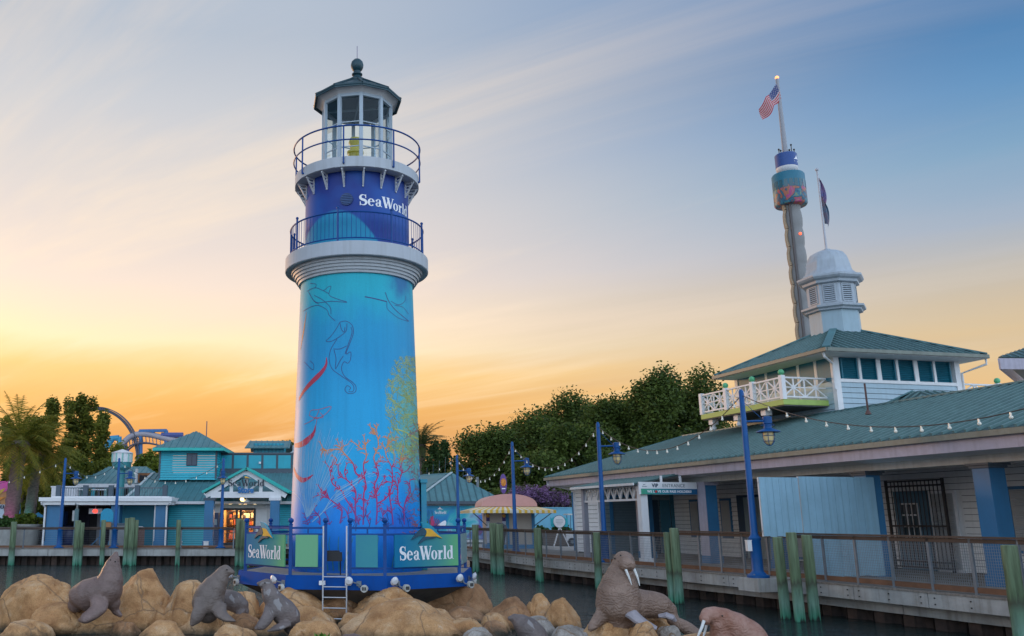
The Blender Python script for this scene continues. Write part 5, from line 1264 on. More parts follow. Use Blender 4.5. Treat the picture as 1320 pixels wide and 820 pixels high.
animal('walrus_statue', 'big brown walrus with raised head and long white tusks on yellowish rocks', 'walrus', 19.6, (805, 805), [
    {'p': [(797, 796, 20, 0.05), (797, 782, 27, 0), (797.5, 766, 26, 0), (799, 752, 22, 0), (801, 740, 17.5, 0), (803, 731, 14.5, 0), (804.5, 724.5, 13.2, 0)]},
    {'p': [(800, 781, 20, 0.05), (818, 779, 19, 0.1), (834, 779, 16.5, 0.15), (849, 781, 15.5, 0.15), (861, 788, 11.5, 0.15), (868, 797, 7, 0.1)]},
    {'p': [(806, 725, 9, -0.16), (810, 727, 7.5, -0.26), (813, 728.5, 6, -0.28)]},
    {'p': [(806, 727, 7.5, -0.24), (805.5, 729, 6.5, -0.30)]},
    {'p': [(781, 788, 12, -0.05), (773, 797, 8, -0.15), (765, 806, 6, -0.25), (759, 813, 3, -0.3)], 'flat': ((0.5, -0.4, 0.7), 0.5)},
    {'p': [(866, 800, 6, 0.0), (876, 805, 7.5, -0.1), (887, 811, 8, -0.15), (898, 818, 7, -0.2)]}], M_WAL, eyes=((792.5, 720, 1.1, -0.08), (800, 716, 0.9, -0.20)),
    tusks=[[(804, 727, 1.7, -0.33), (807, 735, 1.6, -0.36), (811, 745, 1.3, -0.36), (814.5, 754.5, 0.5, -0.34)], [(814, 728, 1.7, -0.26), (818, 735, 1.6, -0.29), (822, 745, 1.3, -0.29), (824.5, 755, 0.5, -0.27)]],
    extra=[('front_flipper', [(806, 790, 6, -0.30), (815, 792, 9, -0.42), (823, 799, 8, -0.50), (832, 804, 6.5, -0.54), (846, 810, 3.5, -0.58)], M_PALEFLIP, ((0, -0.5, 1), 0.55)),
           ('hind_flipper', [(850, 794, 3.5, -0.30), (859, 793, 5.5, -0.38), (866, 796, 5.5, -0.40), (870, 800, 3, -0.38)], M_PALEFLIP, ((0, -0.4, 1), 0.5))])
animal('walrus_statue', 'walrus with red brown snout at the bottom edge, only head and back showing', 'walrus', 17.2, (935, 830), [
    {'p': [(909, 794, 6, -0.12), (913, 793, 9, -0.05), (922, 795, 12, 0), (934, 801, 15.5, 0.05), (948, 811, 20, 0.1), (962, 824, 24, 0.15), (972, 840, 24, 0.15)]},
    {'p': [(907, 797, 5.5, -0.15), (910, 800, 5.5, -0.15)]},
    {'p': [(925, 806, 9, -0.05), (928, 818, 12, 0), (930, 835, 14, 0)]}], M_WALR, eyes=((931, 794, 1.0, -0.21),),
    tusks=[[(907.5, 800, 2.0, -0.22), (905, 808, 1.8, -0.24), (901.5, 816, 1.5, -0.24), (897.5, 826, 0.7, -0.22)], [(912, 802, 1.8, 0.12), (910, 810, 1.6, 0.1), (907, 820, 1.2, 0.1)]])
# small weed at the bottom edge
mb = MB(); rw = random.Random(3); c = P(411, 822, 18.6)
for k in range(26):
    a = rw.uniform(0, 6.28); h = rw.uniform(0.03, 0.16); p = Vector((rw.uniform(-0.22, 0.2), rw.uniform(-0.1, 0.1), -0.05)); e = p + Vector((0.09 * math.cos(a), 0.09 * math.sin(a), h)); s = Vector((-math.sin(a), math.cos(a), 0)) * 0.035
    mb.add([p, (p + e) / 2 + s, e, (p + e) / 2 - s], [(0, 1, 2, 3)])
tag(mb.build('weed', mat('weed_green', (0.09, 0.22, 0.02), 0.6, var=0.3), None, c), 'bright green weed sprouting at the bottom edge below the ladder', 'plant')
# ------------------------------------------------------------------ long entrance building on the right; local x runs along it towards the viewer, local y inwards from the water
BX, BY, BRZ = 12.1, 34.0, math.atan2(-0.9767, 0.2147)
eb = thing('entrance_building', 'long cream building with green metal roof, blue columns and white lookout tower', 'building', (BX, BY, 0), BRZ)
def BW(u, w, z=0.0): return Vector((BX + u * 0.2147 + w * 0.9767, BY - u * 0.9767 + w * 0.2147, z))
ZE, WR = 3.70, 5.0; ZR = ZE + 0.35 * WR
UN, US_ = -13.0, 24.0
ribs = MB(); rf = MB()
roof_face(rf, [(UN, 0, ZE), (US_, 0, ZE), (US_, WR, ZR), (UN + WR, WR, ZR)], ribs, 0.34, t=0.08, rw=0.06, rh=0.075)
roof_face(rf, [(UN, 2 * WR, ZE), (UN, 0, ZE), (UN + WR, WR, ZR)], ribs, 0.34, t=0.08, rw=0.06, rh=0.075)
roof_face(rf, [(US_, 2 * WR, ZE), (UN, 2 * WR, ZE), (UN + WR, WR, ZR), (US_, WR, ZR)], ribs, 0.34, t=0.08, rw=0.06, rh=0.075)
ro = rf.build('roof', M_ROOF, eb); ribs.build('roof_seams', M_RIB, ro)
mb = MB(); mb.bar((UN, 0, ZE + 0.03), (UN + WR, WR, ZR + 0.04), 0.22, 0.05); mb.bar((UN + WR, WR, ZR + 0.05), (US_, WR, ZR + 0.05), 0.22, 0.05); mb.bar((UN, 2 * WR, ZE + 0.03), (UN + WR, WR, ZR + 0.04), 0.2, 0.05); mb.build('ridge_cap', M_ROOF_L, ro)
# small wing roof behind the ridge
ribs = MB(); rf = MB(); z0, z1 = 4.85, 5.98
roof_face(rf, [(3.2, 5.1, z0 + 0.35), (6.2, 5.1, z0 + 0.35), (4.6, 6.4, z1), (4.3, 6.4, z1)], ribs, 0.34, rw=0.06)
roof_face(rf, [(6.2, 5.1, z0 + 0.35), (6.2, 11, z0 + 0.35), (4.6, 9.5, z1), (4.6, 6.4, z1)], ribs, 0.34, rw=0.06)
wr = rf.build('wing_roof', M_ROOF, eb); ribs.build('roof_seams', M_RIB, wr)
mb = MB(); mb.bar((3.2, 5.1, z0 + 0.38), (4.3, 6.4, z1 + 0.03), 0.3, 0.05); mb.build('ridge_cap', M_ROOF_L, wr)
M_LILAC = mat('lilac_trim', (0.40, 0.37, 0.44), 0.6, var=0.1, streak=0.35)
M_GUT = mat('gutter_green', (0.17, 0.19, 0.16), 0.5, var=0.2, streak=0.3)
mb = MB(); mb.box(UN, US_, -0.10, 0.04, ZE - 0.16, ZE - 0.02); mb.box(UN - 0.10, UN + 0.04, 0.04, 2 * WR, ZE - 0.16, ZE - 0.02); mb.build('gutter', M_GUT, eb)
mb = MB(); mb.box(UN + 0.06, US_, 0.04, 0.09, ZE - 0.46, ZE - 0.10); mb.box(UN + 0.04, UN + 0.09, 0.09, 2 * WR, ZE - 0.46, ZE - 0.10); mb.build('fascia_board', M_LILAC, eb)
mb = MB(); mb.slab([(UN + 0.1, 0.1, ZE - 0.44), (US_, 0.1, ZE - 0.44), (US_, 0.78, ZE - 0.52), (UN + 0.1, 0.78, ZE - 0.52)][::-1], 0.03); mb.box(-8.9, US_, 1.22, 4.78, 3.16, 3.2); mb.box(UN + 0.1, -11.6, 0.8, 9, 3.2, 3.24); mb.build('soffit', M_SOFFIT, eb)
mb = MB(); mb.box(-8.95, US_, 0.78, 1.22, 2.98, 3.24); mb.build('porch_beam', mat('beam_greygreen', (0.42, 0.43, 0.41), 0.65, var=0.1, streak=0.3), eb)
# downspouts
def spout(parent, pts, m, r=0.045): mb = MB(); mb.tube(pts, r, 8); return mb.build('downspout', m, parent)
spout(eb, [(UN + 0.25, 0.0, ZE - 0.14), (UN + 0.25, 0.02, ZE - 0.35), (-11.75, 0.82, 3.05), (-11.66, 0.86, 2.9)], M_WHITE)
spout(eb, [(-11.66, 0.84, 2.92), (-11.66, 0.84, 0.1)], M_COLBLUE, 0.055)
# walls
mb = MB(); lap_wall(mb, (-11.6, 0.9), (-9.0, 0.9), 0.05, 3.2, 0.2); lap_wall(mb, (-11.6, 9.5), (-11.6, 0.9), 0.05, 3.2, 0.2); mb.build('store_room_wall', M_CREAM, eb)
M_SHADE = mat('porch_shade_teal', (0.22, 0.29, 0.32), 0.6, var=0.12)  # wall in the porch shade, its darkening put into the colour
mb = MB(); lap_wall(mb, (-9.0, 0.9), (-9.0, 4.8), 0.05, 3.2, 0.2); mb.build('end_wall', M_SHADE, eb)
mb = MB(); lap_wall(mb, (-9.0, 4.8), (4.65, 4.8), 0.03, 3.2, 0.19); lap_wall(mb, (7.2, 4.8), (US_, 4.8), 0.03, 3.2, 0.19); lap_wall(mb, (4.65, 4.8), (7.2, 4.8), 2.5, 3.2, 0.19); mb.build('porch_wall', M_CREAM, eb)
mb = MB(); mb.box(-11.4, 24, 4.86, 4.9, 0, 3.2); mb.box(-11.5, -11.45, 0.95, 9, 0, 3.1); mb.build('wall_core', M_DARKIN, eb)
for q_ in ((-11.66, -11.52, 0.84, 0.98), (-9.06, -8.94, 0.84, 0.97)): mb = MB(); mb.box(*q_, 0, 3.2); mb.build('corner_board', M_WHITE_CLEAN, eb)
mb = MB(); mb.box(-8.965, -8.92, 1.42, 1.58, 0, 2.62); mb.box(-8.965, -8.92, 3.02, 3.14, 0, 2.62); mb.box(-8.965, -8.92, 1.42, 3.14, 2.62, 2.74); fr_ = mb.build('shutter_frame', M_COLBLUE, eb)
mb = MB()
for k in range(20): mb.box(-8.975, -8.95, 1.58, 3.02, 0.05 + k * 0.128, 0.05 + k * 0.128 + 0.12)
mb.build('roller_shutter', mat('roller_grey', (0.11, 0.16, 0.19), 0.5, var=0.1), eb)
mb = MB(); mb.box(-8.975, -8.95, 3.36, 3.95, 0.03, 2.5); mb.build('door', mat('dark_blue_door', (0.012, 0.045, 0.08), 0.5), eb)
mb = MB(); mb.box(-8.975, -8.94, 4.05, 4.55, 0.03, 2.5); mb.box(-8.97, -8.93, 4.60, 4.78, 0.0, 3.1); mb.build('door', mat('teal_blue_door', (0.04, 0.17, 0.24), 0.5), eb)
# shutters and dark doorways along the porch wall
def shutter(u0, u1, z0, z1, trim, name='window'):
    mb = MB(); mb.box(u0 - 0.09, u1 + 0.09, 4.74, 4.79, z0 - 0.09, z1 + 0.09); f = mb.build(name, trim, eb)
    mb = MB(); mb.box(u0, u1, 4.72, 4.738, z0, z1); z = z0 + 0.03
    while z < z1 - 0.03: mb.add([(u0 + 0.04, 4.72, z), (u1 - 0.04, 4.72, z), (u1 - 0.04, 4.70, z + 0.02), (u0 + 0.04, 4.70, z + 0.02), (u0 + 0.04, 4.72, z + 0.05), (u1 - 0.04, 4.72, z + 0.05)], [(0, 1, 2, 3), (3, 2, 5, 4)]); z += 0.06
    mb.build('shutter', mat('shutter_paint', (0.40, 0.41, 0.42), 0.6, var=0.08), f); return f
shutter(-7.5, -6.9, 0.9, 2.4, M_COLBLUE); shutter(-5.1, -4.5, 0.9, 2.4, M_COLBLUE); shutter(8.95, 10.2, 0.75, 2.45, M_COLBLUE); shutter(6.15, 6.98, 0.1, 2.4, M_WHITE_CLEAN); shutter(14.2, 15.4, 0.75, 2.45, M_COLBLUE)
mb = MB(); mb.box(-3.9, -1.4, 4.70, 4.79, 0.02, 2.6); fr_ = mb.build('doorway', mat('doorway_blue', (0.015, 0.05, 0.10), 0.55), eb)
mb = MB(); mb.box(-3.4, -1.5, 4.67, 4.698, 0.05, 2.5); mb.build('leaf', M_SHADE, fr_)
shutter(-0.6, 0.2, 0.2, 2.3, M_COLBLUE); shutter(0.9, 1.7, 0.2, 2.3, M_COLBLUE)
# panelled door with a nine-pane light behind the iron gate
mb = MB(); mb.box(4.65, 6.0, 4.72, 4.80, 0.02, 2.5); dr = mb.build('door', mat('blue_door', (0.06, 0.15, 0.22), 0.5), eb)
mb = MB()
for k in range(4): mb.box(4.92 + 0.22 * k, 4.965 + 0.22 * k, 4.69, 4.72, 1.0, 2.12)
for k in range(4): mb.box(4.92, 5.625, 4.688, 4.718, 1.0 + 0.36 * k, 1.045 + 0.36 * k)
mb.build('window_bars', M_WHITE_CLEAN, dr)
mb = MB(); mb.box(4.93, 5.62, 4.70, 4.71, 1.01, 2.11); mb.build('pane', mat('dark_pane', (0.03, 0.06, 0.08), 0.1), dr)
gt = tag(bpy.data.objects.new('iron_gate', None), 'black iron bar gate closing the doorway between the blue columns', 'gate'); COL.objects.link(gt); gt.location = BW(4.72, 4.45); gt.rotation_euler = (0, 0, BRZ)
mb = MB()
for k in range(15): mb.tube([(0.02 + k * 0.155, 0, 0.10), (0.02 + k * 0.155, 0, 2.82)], 0.017, 6, smooth=False)
mb.build('bars', M_BLACK, gt)
mb = MB()
for z in (0.12, 0.30, 1.40, 2.66, 2.82): mb.bar((-0.03, 0.0, z), (2.24, 0.0, z), 0.04, 0.05)
for x in (-0.03, 2.24): mb.bar((x, 0, 0.0), (x, 0, 2.86), 0.07, 0.07)
mb.build('frame', M_BLACK, gt)
mb = MB(); mb.box(6.0, 7.2, 4.805, 4.855, 0.02, 2.5); mb.build('doorway_wall', M_CREAM, eb)
# columns
for u in (-5.0, -0.3, 3.7, 7.8, 11.85, 15.9, 19.9):
    mb = MB(); mb.box(u - 0.24, u + 0.24, 0.76, 1.24, 0.0, 2.86); mb.box(u - 0.28, u + 0.28, 0.72, 1.28, 0.0, 0.28); co = mb.build('column', M_COLBLUE, eb)
    mb = MB(); mb.box(u - 0.29, u + 0.29, 0.71, 1.29, 2.862, 2.93); mb.box(u - 0.34, u + 0.34, 0.66, 1.34, 2.93, 2.985); mb.build('capital', M_GREYDK if u > 0 else M_LILAC, co)
    if u < 0: mb = MB(); mb.box(u - 0.26, u + 0.26, 0.735, 0.758, 0.28, 2.86); mb.build('sky_lit_face', M_LILAC, co)  # lilac sheet: sky light on the water side, put in as colour
# small lit low fitting on the wall
mb = MB(); mb.lathe([(0.05, 0), (0.06, 0.08), (0.03, 0.12)], 10, cap0=True, cap1=True); mb.map(lambda p: Vector((7.95 + p.x, 4.76 - p.z, 0.55 + p.y))); mb.build('wall_light', emit_mat('warm_fitting', (1.0, 0.75, 0.4), 1.2), eb)

# ---- lookout tower room above the roof
TU0, TU1, TW0, TW1, ZS = -3.6, 2.24, 5.07, 10.6, 7.62
mb = MB(); lap_wall(mb, (TU1, TW0), (TU1, TW1), 5.2, 6.62, 0.2); lap_wall(mb, (TU0, TW0), (TU1, TW0), 5.2, 6.62, 0.2); lap_wall(mb, (TU1, TW1), (TU0, TW1), 5.2, ZS, 0.2); lap_wall(mb, (TU0, TW1), (TU0, TW0), 5.2, ZS, 0.2)
mb.box(TU0, TU1 - 0.12, TW0 + 0.12, TW1, 6.5, ZS); tw = mb.build('tower_wall', mat('pale_blue_siding', (0.38, 0.50, 0.57), 0.6, var=0.06, scale=1.0, streak=0.2), eb)
mb = MB(); n = 6
WL = TW1 - TW0
for (u, w) in ((TU1, TW0), (TU1, TW1), (TU0, TW0)): mb.box(u - 0.14, u + 0.05, w - 0.05, w + 0.18, 5.0, ZS) if w == TW0 else mb.box(u - 0.14, u + 0.05, w - 0.18, w + 0.05, 5.0, ZS)
edges = [TW0 + 0.26 + (WL - 0.52) * k / 6 for k in range(7)]
for k in range(1, 6): hw = 0.09 if k % 2 == 0 else 0.05; mb.box(TU1 - 0.10, TU1 + 0.03, edges[k] - hw, edges[k] + hw, 6.72, ZS)
mb.box(TU1 - 0.10, TU1 + 0.045, TW0 + 0.18, TW1 - 0.18, 6.60, 6.72)
for k in range(1, 6): u = TU0 + (TU1 - TU0) * k / 6; mb.box(u - 0.07, u + 0.07, TW0 - 0.03, TW0 + 0.1, 5.9, ZS)
mb.build('tower_trim', M_WHITE_CLEAN, tw)
M_LOUV = mat('teal_louvre', (0.008, 0.15, 0.22), 0.5, var=0.12)
for k in range(6):
    a, b = edges[k] + 0.06, edges[k + 1] - 0.06; mb = MB(); mb.box(TU1 - 0.11, TU1 - 0.08, a, b, 6.72, ZS)
    z = 6.75
    while z < ZS - 0.05: mb.add([(TU1 - 0.075, a, z + 0.05), (TU1 - 0.075, b, z + 0.05), (TU1 - 0.02, b, z), (TU1 - 0.02, a, z)], [(3, 2, 1, 0)]); z += 0.07
    mb.box(TU1 - 0.075, TU1 - 0.01, a, a + 0.05, 6.72, ZS); mb.box(TU1 - 0.075, TU1 - 0.01, b - 0.05, b, 6.72, ZS); mb.build('louvre_panel', M_LOUV, tw)
for k in range(6):
    a = TU0 + (TU1 - TU0) * k / 6 + 0.09; b = TU0 + (TU1 - TU0) * (k + 1) / 6 - 0.09; mb = MB(); mb.box(a, b, TW0 - 0.02, TW0 + 0.11, 6.66, ZS); mb.build('louvre_panel', M_LOUV, tw)
    mb = MB(); mb.box(a, b, TW0 - 0.025, TW0 - 0.018, 5.95, 6.64); mb.build('window_panel', mat('pale_window_panel', (0.34, 0.48, 0.50), 0.4, var=0.1), tw)
EU0, EU1, EW0, EW1, ZT = -3.75, 3.15, 4.05, 11.1, 7.70; ZA = 9.42; AU, AW = -0.55, 7.7
ribs = MB(); rf = MB()
for q in ([(EU0, EW0), (EU1, EW0)], [(EU1, EW0), (EU1, EW1)], [(EU1, EW1), (EU0, EW1)], [(EU0, EW1), (EU0, EW0)]):
    roof_face(rf, [q[0] + (ZT,), q[1] + (ZT,), (AU, AW, ZA)], ribs, 0.36, t=0.06, rw=0.06, rh=0.045)
tr = rf.build('tower_roof', M_ROOF, eb); ribs.build('roof_seams', M_RIB, tr)
mb = MB()
for (u, w) in ((EU0, EW0), (EU1, EW0), (EU1, EW1), (EU0, EW1)): mb.bar((u, w, ZT + 0.03), (AU, AW, ZA + 0.03), 0.26, 0.05)
mb.build('hip_cap', M_ROOF_L, tr)
mb = MB(); mb.box(EU0 - 0.06, EU1 + 0.06, EW0 - 0.08, EW0, ZT - 0.14, ZT - 0.01); mb.box(EU1, EU1 + 0.08, EW0, EW1, ZT - 0.14, ZT - 0.01); mb.box(EU0, EU1, EW1, EW1 + 0.08, ZT - 0.14, ZT - 0.01); mb.box(EU0 - 0.08, EU0, EW0, EW1, ZT - 0.14, ZT - 0.01); mb.build('gutter', M_GUT, tr)
mb = MB(); mb.box(EU0 + 0.01, EU1 - 0.01, EW0 + 0.01, EW1 - 0.01, ZT - 0.16, ZT - 0.085); mb.build('soffit', M_SOFFIT, tr)
spout(tw, [(2.9, EW0 + 0.05, ZT - 0.12), (2.9, EW0 + 0.1, ZT - 0.3), (2.28, TW0 - 0.08, ZT - 0.42), (2.28, TW0 - 0.08, 6.3)], M_WHITE_CLEAN)
spout(tw, [(EU1 - 0.1, TW1 + 0.5, ZT - 0.12), (EU1 - 0.1, TW1 + 0.5, ZT - 0.35), (TU1 + 0.06, TW1 + 0.1, ZT - 0.6), (TU1 + 0.06, TW1 + 0.1, 5.3)], M_WHITE_CLEAN)
# balconies with crossed railings, apple-green floor band and turned pendants
M_APPLE = mat('apple_green', (0.34, 0.47, 0.11), 0.55, var=0.1); M_BALL = mat('green_ball', (0.10, 0.42, 0.20), 0.45)
def xpanel(mb, a, b, z0, z1):
    a, b = Vector(a), Vector(b); f = lambda s, z: (a.x + (b.x - a.x) * s, a.y + (b.y - a.y) * s, z)
    mb.bar(f(0, z1), f(1, z1), 0.09, 0.06); mb.bar(f(0, z0), f(1, z0), 0.06, 0.06); n = max(1, round((b - a).length / 1.0)); zm = (z0 + z1) / 2
    mb.bar(f(0, zm), f(1, zm), 0.03, 0.04)
    for k in range(n):
        s0, s1 = k / n, (k + 1) / n; mb.bar(f(s0, z0), f(s1, z1), 0.028, 0.05); mb.bar(f(s0, z1), f(s1, z0), 0.032, 0.05); mb.bar(f((s0 + s1) / 2, z0), f((s0 + s1) / 2, z1), 0.036, 0.05)
        if k: mb.bar(f(s0, z0), f(s0, z1), 0.04, 0.05)
def balcony(u0, u1, w0, w1, zf, zrail, wallside):
    mb = MB(); mb.box(u0, u1, w0, w1, zf - 0.2, zf); bo = mb.build('balcony', M_APPLE, eb)
    mb = MB(); mb.box(u0 + 0.05, u1 - 0.05, w0 + 0.05, w1 - 0.05, zf - 0.24, zf - 0.205); mb.build('balcony_underside', mat('underside_grey', (0.16, 0.16, 0.16), 0.7), bo)
    ow, iw = (w0 + 0.06, w1) if wallside > 0 else (w1 - 0.06, w0)
    mb = MB(); us = [u0 + 0.06 + (u1 - u0 - 0.12) * k / 3 for k in range(4)]
    for k in range(3): xpanel(mb, (us[k], ow, 0), (us[k + 1], ow, 0), zf + 0.10, zrail)
    for u in (us[0], us[3]): xpanel(mb, (u, ow, 0), (u, iw, 0), zf + 0.10, zrail)
    mb.build('crossed_railing', M_WHITE_CLEAN, bo)
    for k, u in enumerate(us):
        mb = MB(); mb.box(u - 0.085, u + 0.085, ow - 0.085, ow + 0.085, zf, zrail + 0.08); mb.build('railing_post', M_WHITE_CLEAN, bo)
        if k: mb = MB(); mb.ball((u, ow, zrail + 0.19), 0.115, 12, 8); mb.lathe([(0.07, zrail + 0.08), (0.05, zrail + 0.12)], 10, c=(u, ow)); mb.build('ball_finial', M_BALL, bo)
    for u in us[:3] if wallside > 0 else us:
        uu = u + 0.35; mb = MB(); mb.box(uu - 0.14, uu + 0.14, ow + 0.10, ow + 0.38, zf - 0.45, zf - 0.245); mb.lathe([(0.09, zf - 0.45), (0.06, zf - 0.52), (0.11, zf - 0.58), (0.10, zf - 0.66), (0.0, zf - 0.72)], 12, c=(uu, ow + 0.24)); mb.build('pendant', M_WHITE_CLEAN, bo)
balcony(-3.55, 1.78, 3.12, 5.05, 5.96, 6.78, 1)
balcony(-3.55, 1.78, 10.62, 13.0, 5.96, 6.78, -1)
# cupola
CU, CWW = AU + 0.05, AW
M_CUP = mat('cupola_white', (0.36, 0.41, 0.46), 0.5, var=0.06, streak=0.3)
PH8 = math.radians(-11.4) - BRZ
def octl(prof): mb = MB(); mb.lathe(prof, 8, c=(CU, CWW), smooth=False, phase=PH8); return mb
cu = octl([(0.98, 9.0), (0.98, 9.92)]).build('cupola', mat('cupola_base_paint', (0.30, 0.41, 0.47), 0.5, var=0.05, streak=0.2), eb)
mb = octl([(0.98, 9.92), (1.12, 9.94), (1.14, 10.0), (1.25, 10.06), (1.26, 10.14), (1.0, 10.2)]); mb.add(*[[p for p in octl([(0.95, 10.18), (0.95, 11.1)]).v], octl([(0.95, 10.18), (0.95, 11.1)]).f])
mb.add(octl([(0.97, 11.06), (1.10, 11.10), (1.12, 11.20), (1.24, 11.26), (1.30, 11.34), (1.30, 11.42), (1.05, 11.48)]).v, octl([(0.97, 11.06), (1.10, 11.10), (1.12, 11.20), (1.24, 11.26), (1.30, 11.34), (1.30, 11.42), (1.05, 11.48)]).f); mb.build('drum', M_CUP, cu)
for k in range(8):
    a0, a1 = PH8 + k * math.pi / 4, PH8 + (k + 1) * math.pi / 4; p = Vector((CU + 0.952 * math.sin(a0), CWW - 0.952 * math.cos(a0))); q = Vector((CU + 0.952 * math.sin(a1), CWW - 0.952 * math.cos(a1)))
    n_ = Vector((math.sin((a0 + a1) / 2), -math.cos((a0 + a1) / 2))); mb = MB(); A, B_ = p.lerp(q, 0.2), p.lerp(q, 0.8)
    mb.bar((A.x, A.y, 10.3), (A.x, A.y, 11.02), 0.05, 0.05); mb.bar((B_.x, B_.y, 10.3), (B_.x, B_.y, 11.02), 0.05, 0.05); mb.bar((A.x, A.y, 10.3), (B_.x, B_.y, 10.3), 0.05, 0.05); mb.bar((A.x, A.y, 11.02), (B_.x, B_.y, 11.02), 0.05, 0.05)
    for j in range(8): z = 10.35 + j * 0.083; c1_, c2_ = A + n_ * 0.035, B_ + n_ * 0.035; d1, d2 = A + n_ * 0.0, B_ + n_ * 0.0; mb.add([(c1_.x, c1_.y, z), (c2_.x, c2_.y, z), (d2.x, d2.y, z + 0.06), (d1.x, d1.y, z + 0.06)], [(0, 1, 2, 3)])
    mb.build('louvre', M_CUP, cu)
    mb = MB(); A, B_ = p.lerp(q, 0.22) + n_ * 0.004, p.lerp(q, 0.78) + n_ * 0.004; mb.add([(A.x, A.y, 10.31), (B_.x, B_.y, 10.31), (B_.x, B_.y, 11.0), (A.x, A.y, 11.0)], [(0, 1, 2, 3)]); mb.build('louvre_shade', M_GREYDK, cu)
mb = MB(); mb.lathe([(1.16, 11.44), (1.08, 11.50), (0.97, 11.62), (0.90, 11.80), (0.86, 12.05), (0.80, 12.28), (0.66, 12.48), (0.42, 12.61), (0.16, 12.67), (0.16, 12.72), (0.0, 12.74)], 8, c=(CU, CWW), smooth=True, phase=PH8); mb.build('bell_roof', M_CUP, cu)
fp = BW(CU, CWW, 12.72)
fpo = thing('flagpole', 'slim white flagpole on the cupola with two limp flags', 'flagpole', fp)
mb = MB(); mb.lathe([(0.05, 0), (0.032, 3.55)], 10); mb.ball((0, 0, 3.60), 0.075, 10, 8); mb.build('pole', mat('pole_grey', (0.42, 0.42, 0.46), 0.4), fpo)
def limp_flag(name, par, z0, z1, w, m, seed, side=1, layers=None):
    rnd = random.Random(seed); mb = MB(); nx, nz = 9, 14; vs = []
    for j in range(nz + 1):
        t = j / nz; z = z0 + (z1 - z0) * t
        for i in range(nx + 1):
            s = i / nx; ww = w * (0.30 + 0.7 * math.sin(math.pi * min(1, t * 0.9 + 0.12)) ** 0.8)
            vs.append((side * (0.04 + s * ww * 0.55), 0.12 * math.sin(s * 9 + t * 3 + seed) * w, z - s * 0.35 * w + 0.03 * math.sin(t * 7 + s * 4)))
    mb.add(vs, [(j * (nx + 1) + i, j * (nx + 1) + i + 1, (j + 1) * (nx + 1) + i + 1, (j + 1) * (nx + 1) + i) for j in range(nz) for i in range(nx)], True)
    return tag(mb.build(name, m, None, par), 'x', 'flag')
o = limp_flag('flag', fp, 2.2, 3.2, 0.42, mat('flag_mix', (0.30, 0.12, 0.18), 0.7, col2=(0.08, 0.12, 0.30), scale=3.5), 2); o['label'] = 'upper limp purple and red flag on the cupola flagpole'
o = limp_flag('flag', fp, 1.2, 2.35, 0.5, mat('flag_teal', (0.02, 0.18, 0.28), 0.7, col2=(0.22, 0.10, 0.12), scale=2.2), 5); o['label'] = 'lower limp teal flag on the cupola flagpole'
# vent pipe on the roof
p = BW(5.0, 3.2, ZE + 0.35 * 3.2)
tag((lambda mb: (mb.tube([(0, 0, -0.1), (0, 0, 0.92)], 0.03, 8), mb.lathe([(0.10, -0.08), (0.045, 0.05)], 10), mb.build('vent_pipe', mat('rust_pipe', (0.10, 0.05, 0.045), 0.7), None, P(1119, 531, 28.6)))[-1])(MB()), 'thin rust coloured pipe standing on the green roof', 'pipe')
# ---- pale blue hoarding panels across the boardwalk
M_PANEL = mat('hoarding_blue', (0.25, 0.43, 0.54), 0.55, var=0.09, scale=1.2, streak=0.3)
def hoarding(w0, w1, z0, z1, label, seed):
    mb = MB(); n = max(2, round((w1 - w0) / 0.22)); rn = random.Random(seed)
    for k in range(n):
        a = w0 + (w1 - w0) * k / n; b = w0 + (w1 - w0) * (k + 1) / n - 0.008; mb.box(0.0, 0.028 + rn.uniform(0, 0.004), a, b, z0 + rn.uniform(-0.012, 0.012), z1)
    t = thing('hoarding_panel', label, 'panel', BW(8.06, 0), BRZ); mb.build('boards', M_PANEL, t)
    mb = MB(); mb.box(-0.05, -0.005, w0, w1, z0 + 0.1, z0 + 0.18); mb.box(-0.05, -0.005, w0, w1, z1 - 0.2, z1 - 0.12); mb.box(-0.06, -0.012, w0 - 0.0, w0 + 0.06, z0, z1); mb.build('battens', M_WHITE, t); return t
hoarding(-1.52, 0.98, 0.05, 2.80, 'tall pale blue board panel closing the boardwalk beside the blue column', 1)
hoarding(-2.80, -1.55, 1.14, 2.77, 'shorter pale blue panel reaching out over the railing above the water', 2)
# ---- outer entrance frame: sign, posts, lattice beam and small awning
M_LAT = M_WHITE_CLEAN
ef = thing('entrance_portal', 'white entrance portal with zigzag lattice beam and little teal awning', 'portal', BW(-0.7, -1.5), BRZ)
mb = MB(); mb.box(-0.14, 0.14, -0.14, 0.14, 0.0, 2.96); mb.box(-0.19, 0.19, -0.19, 0.19, 0, 0.2); mb.build('post', M_WHITE_CLEAN, ef)
mb = MB(); mb.box(-4.95, -4.75, -0.10, 0.10, 0.0, 2.86); mb.build('post', mat('grey_post', (0.33, 0.33, 0.38), 0.6, streak=0.2), ef)
mb = MB(); mb.bar((-4.9, 0, 2.34), (-0.14, 0, 2.34), 0.09, 0.08); mb.bar((-4.9, 0, 2.86), (-0.14, 0, 2.86), 0.09, 0.08)
n = 9
for k in range(n):
    x0 = -4.75 + 4.6 * k / n; x1 = -4.75 + 4.6 * (k + 0.5) / n; x2 = -4.75 + 4.6 * (k + 1) / n
    mb.bar((x0, 0, 2.38), (x1, 0, 2.82), 0.05, 0.06); mb.bar((x1, 0, 2.82), (x2, 0, 2.38), 0.045, 0.055); mb.bar((x0, 0.01, 2.38), (x0, 0.01, 2.82), 0.036, 0.05)
mb.build('lattice_beam', M_LAT, ef)
rb = MB(); mb = MB(); roof_face(mb, [(-5.4, -0.35, 2.93), (0.08, -0.35, 2.93), (0.08, 1.52, 3.28), (-5.4, 1.52, 3.28)], rb, 0.34, t=0.05, rw=0.06); aw = mb.build('awning', M_ROOF, ef); rb.build('roof_seams', M_RIB, aw)
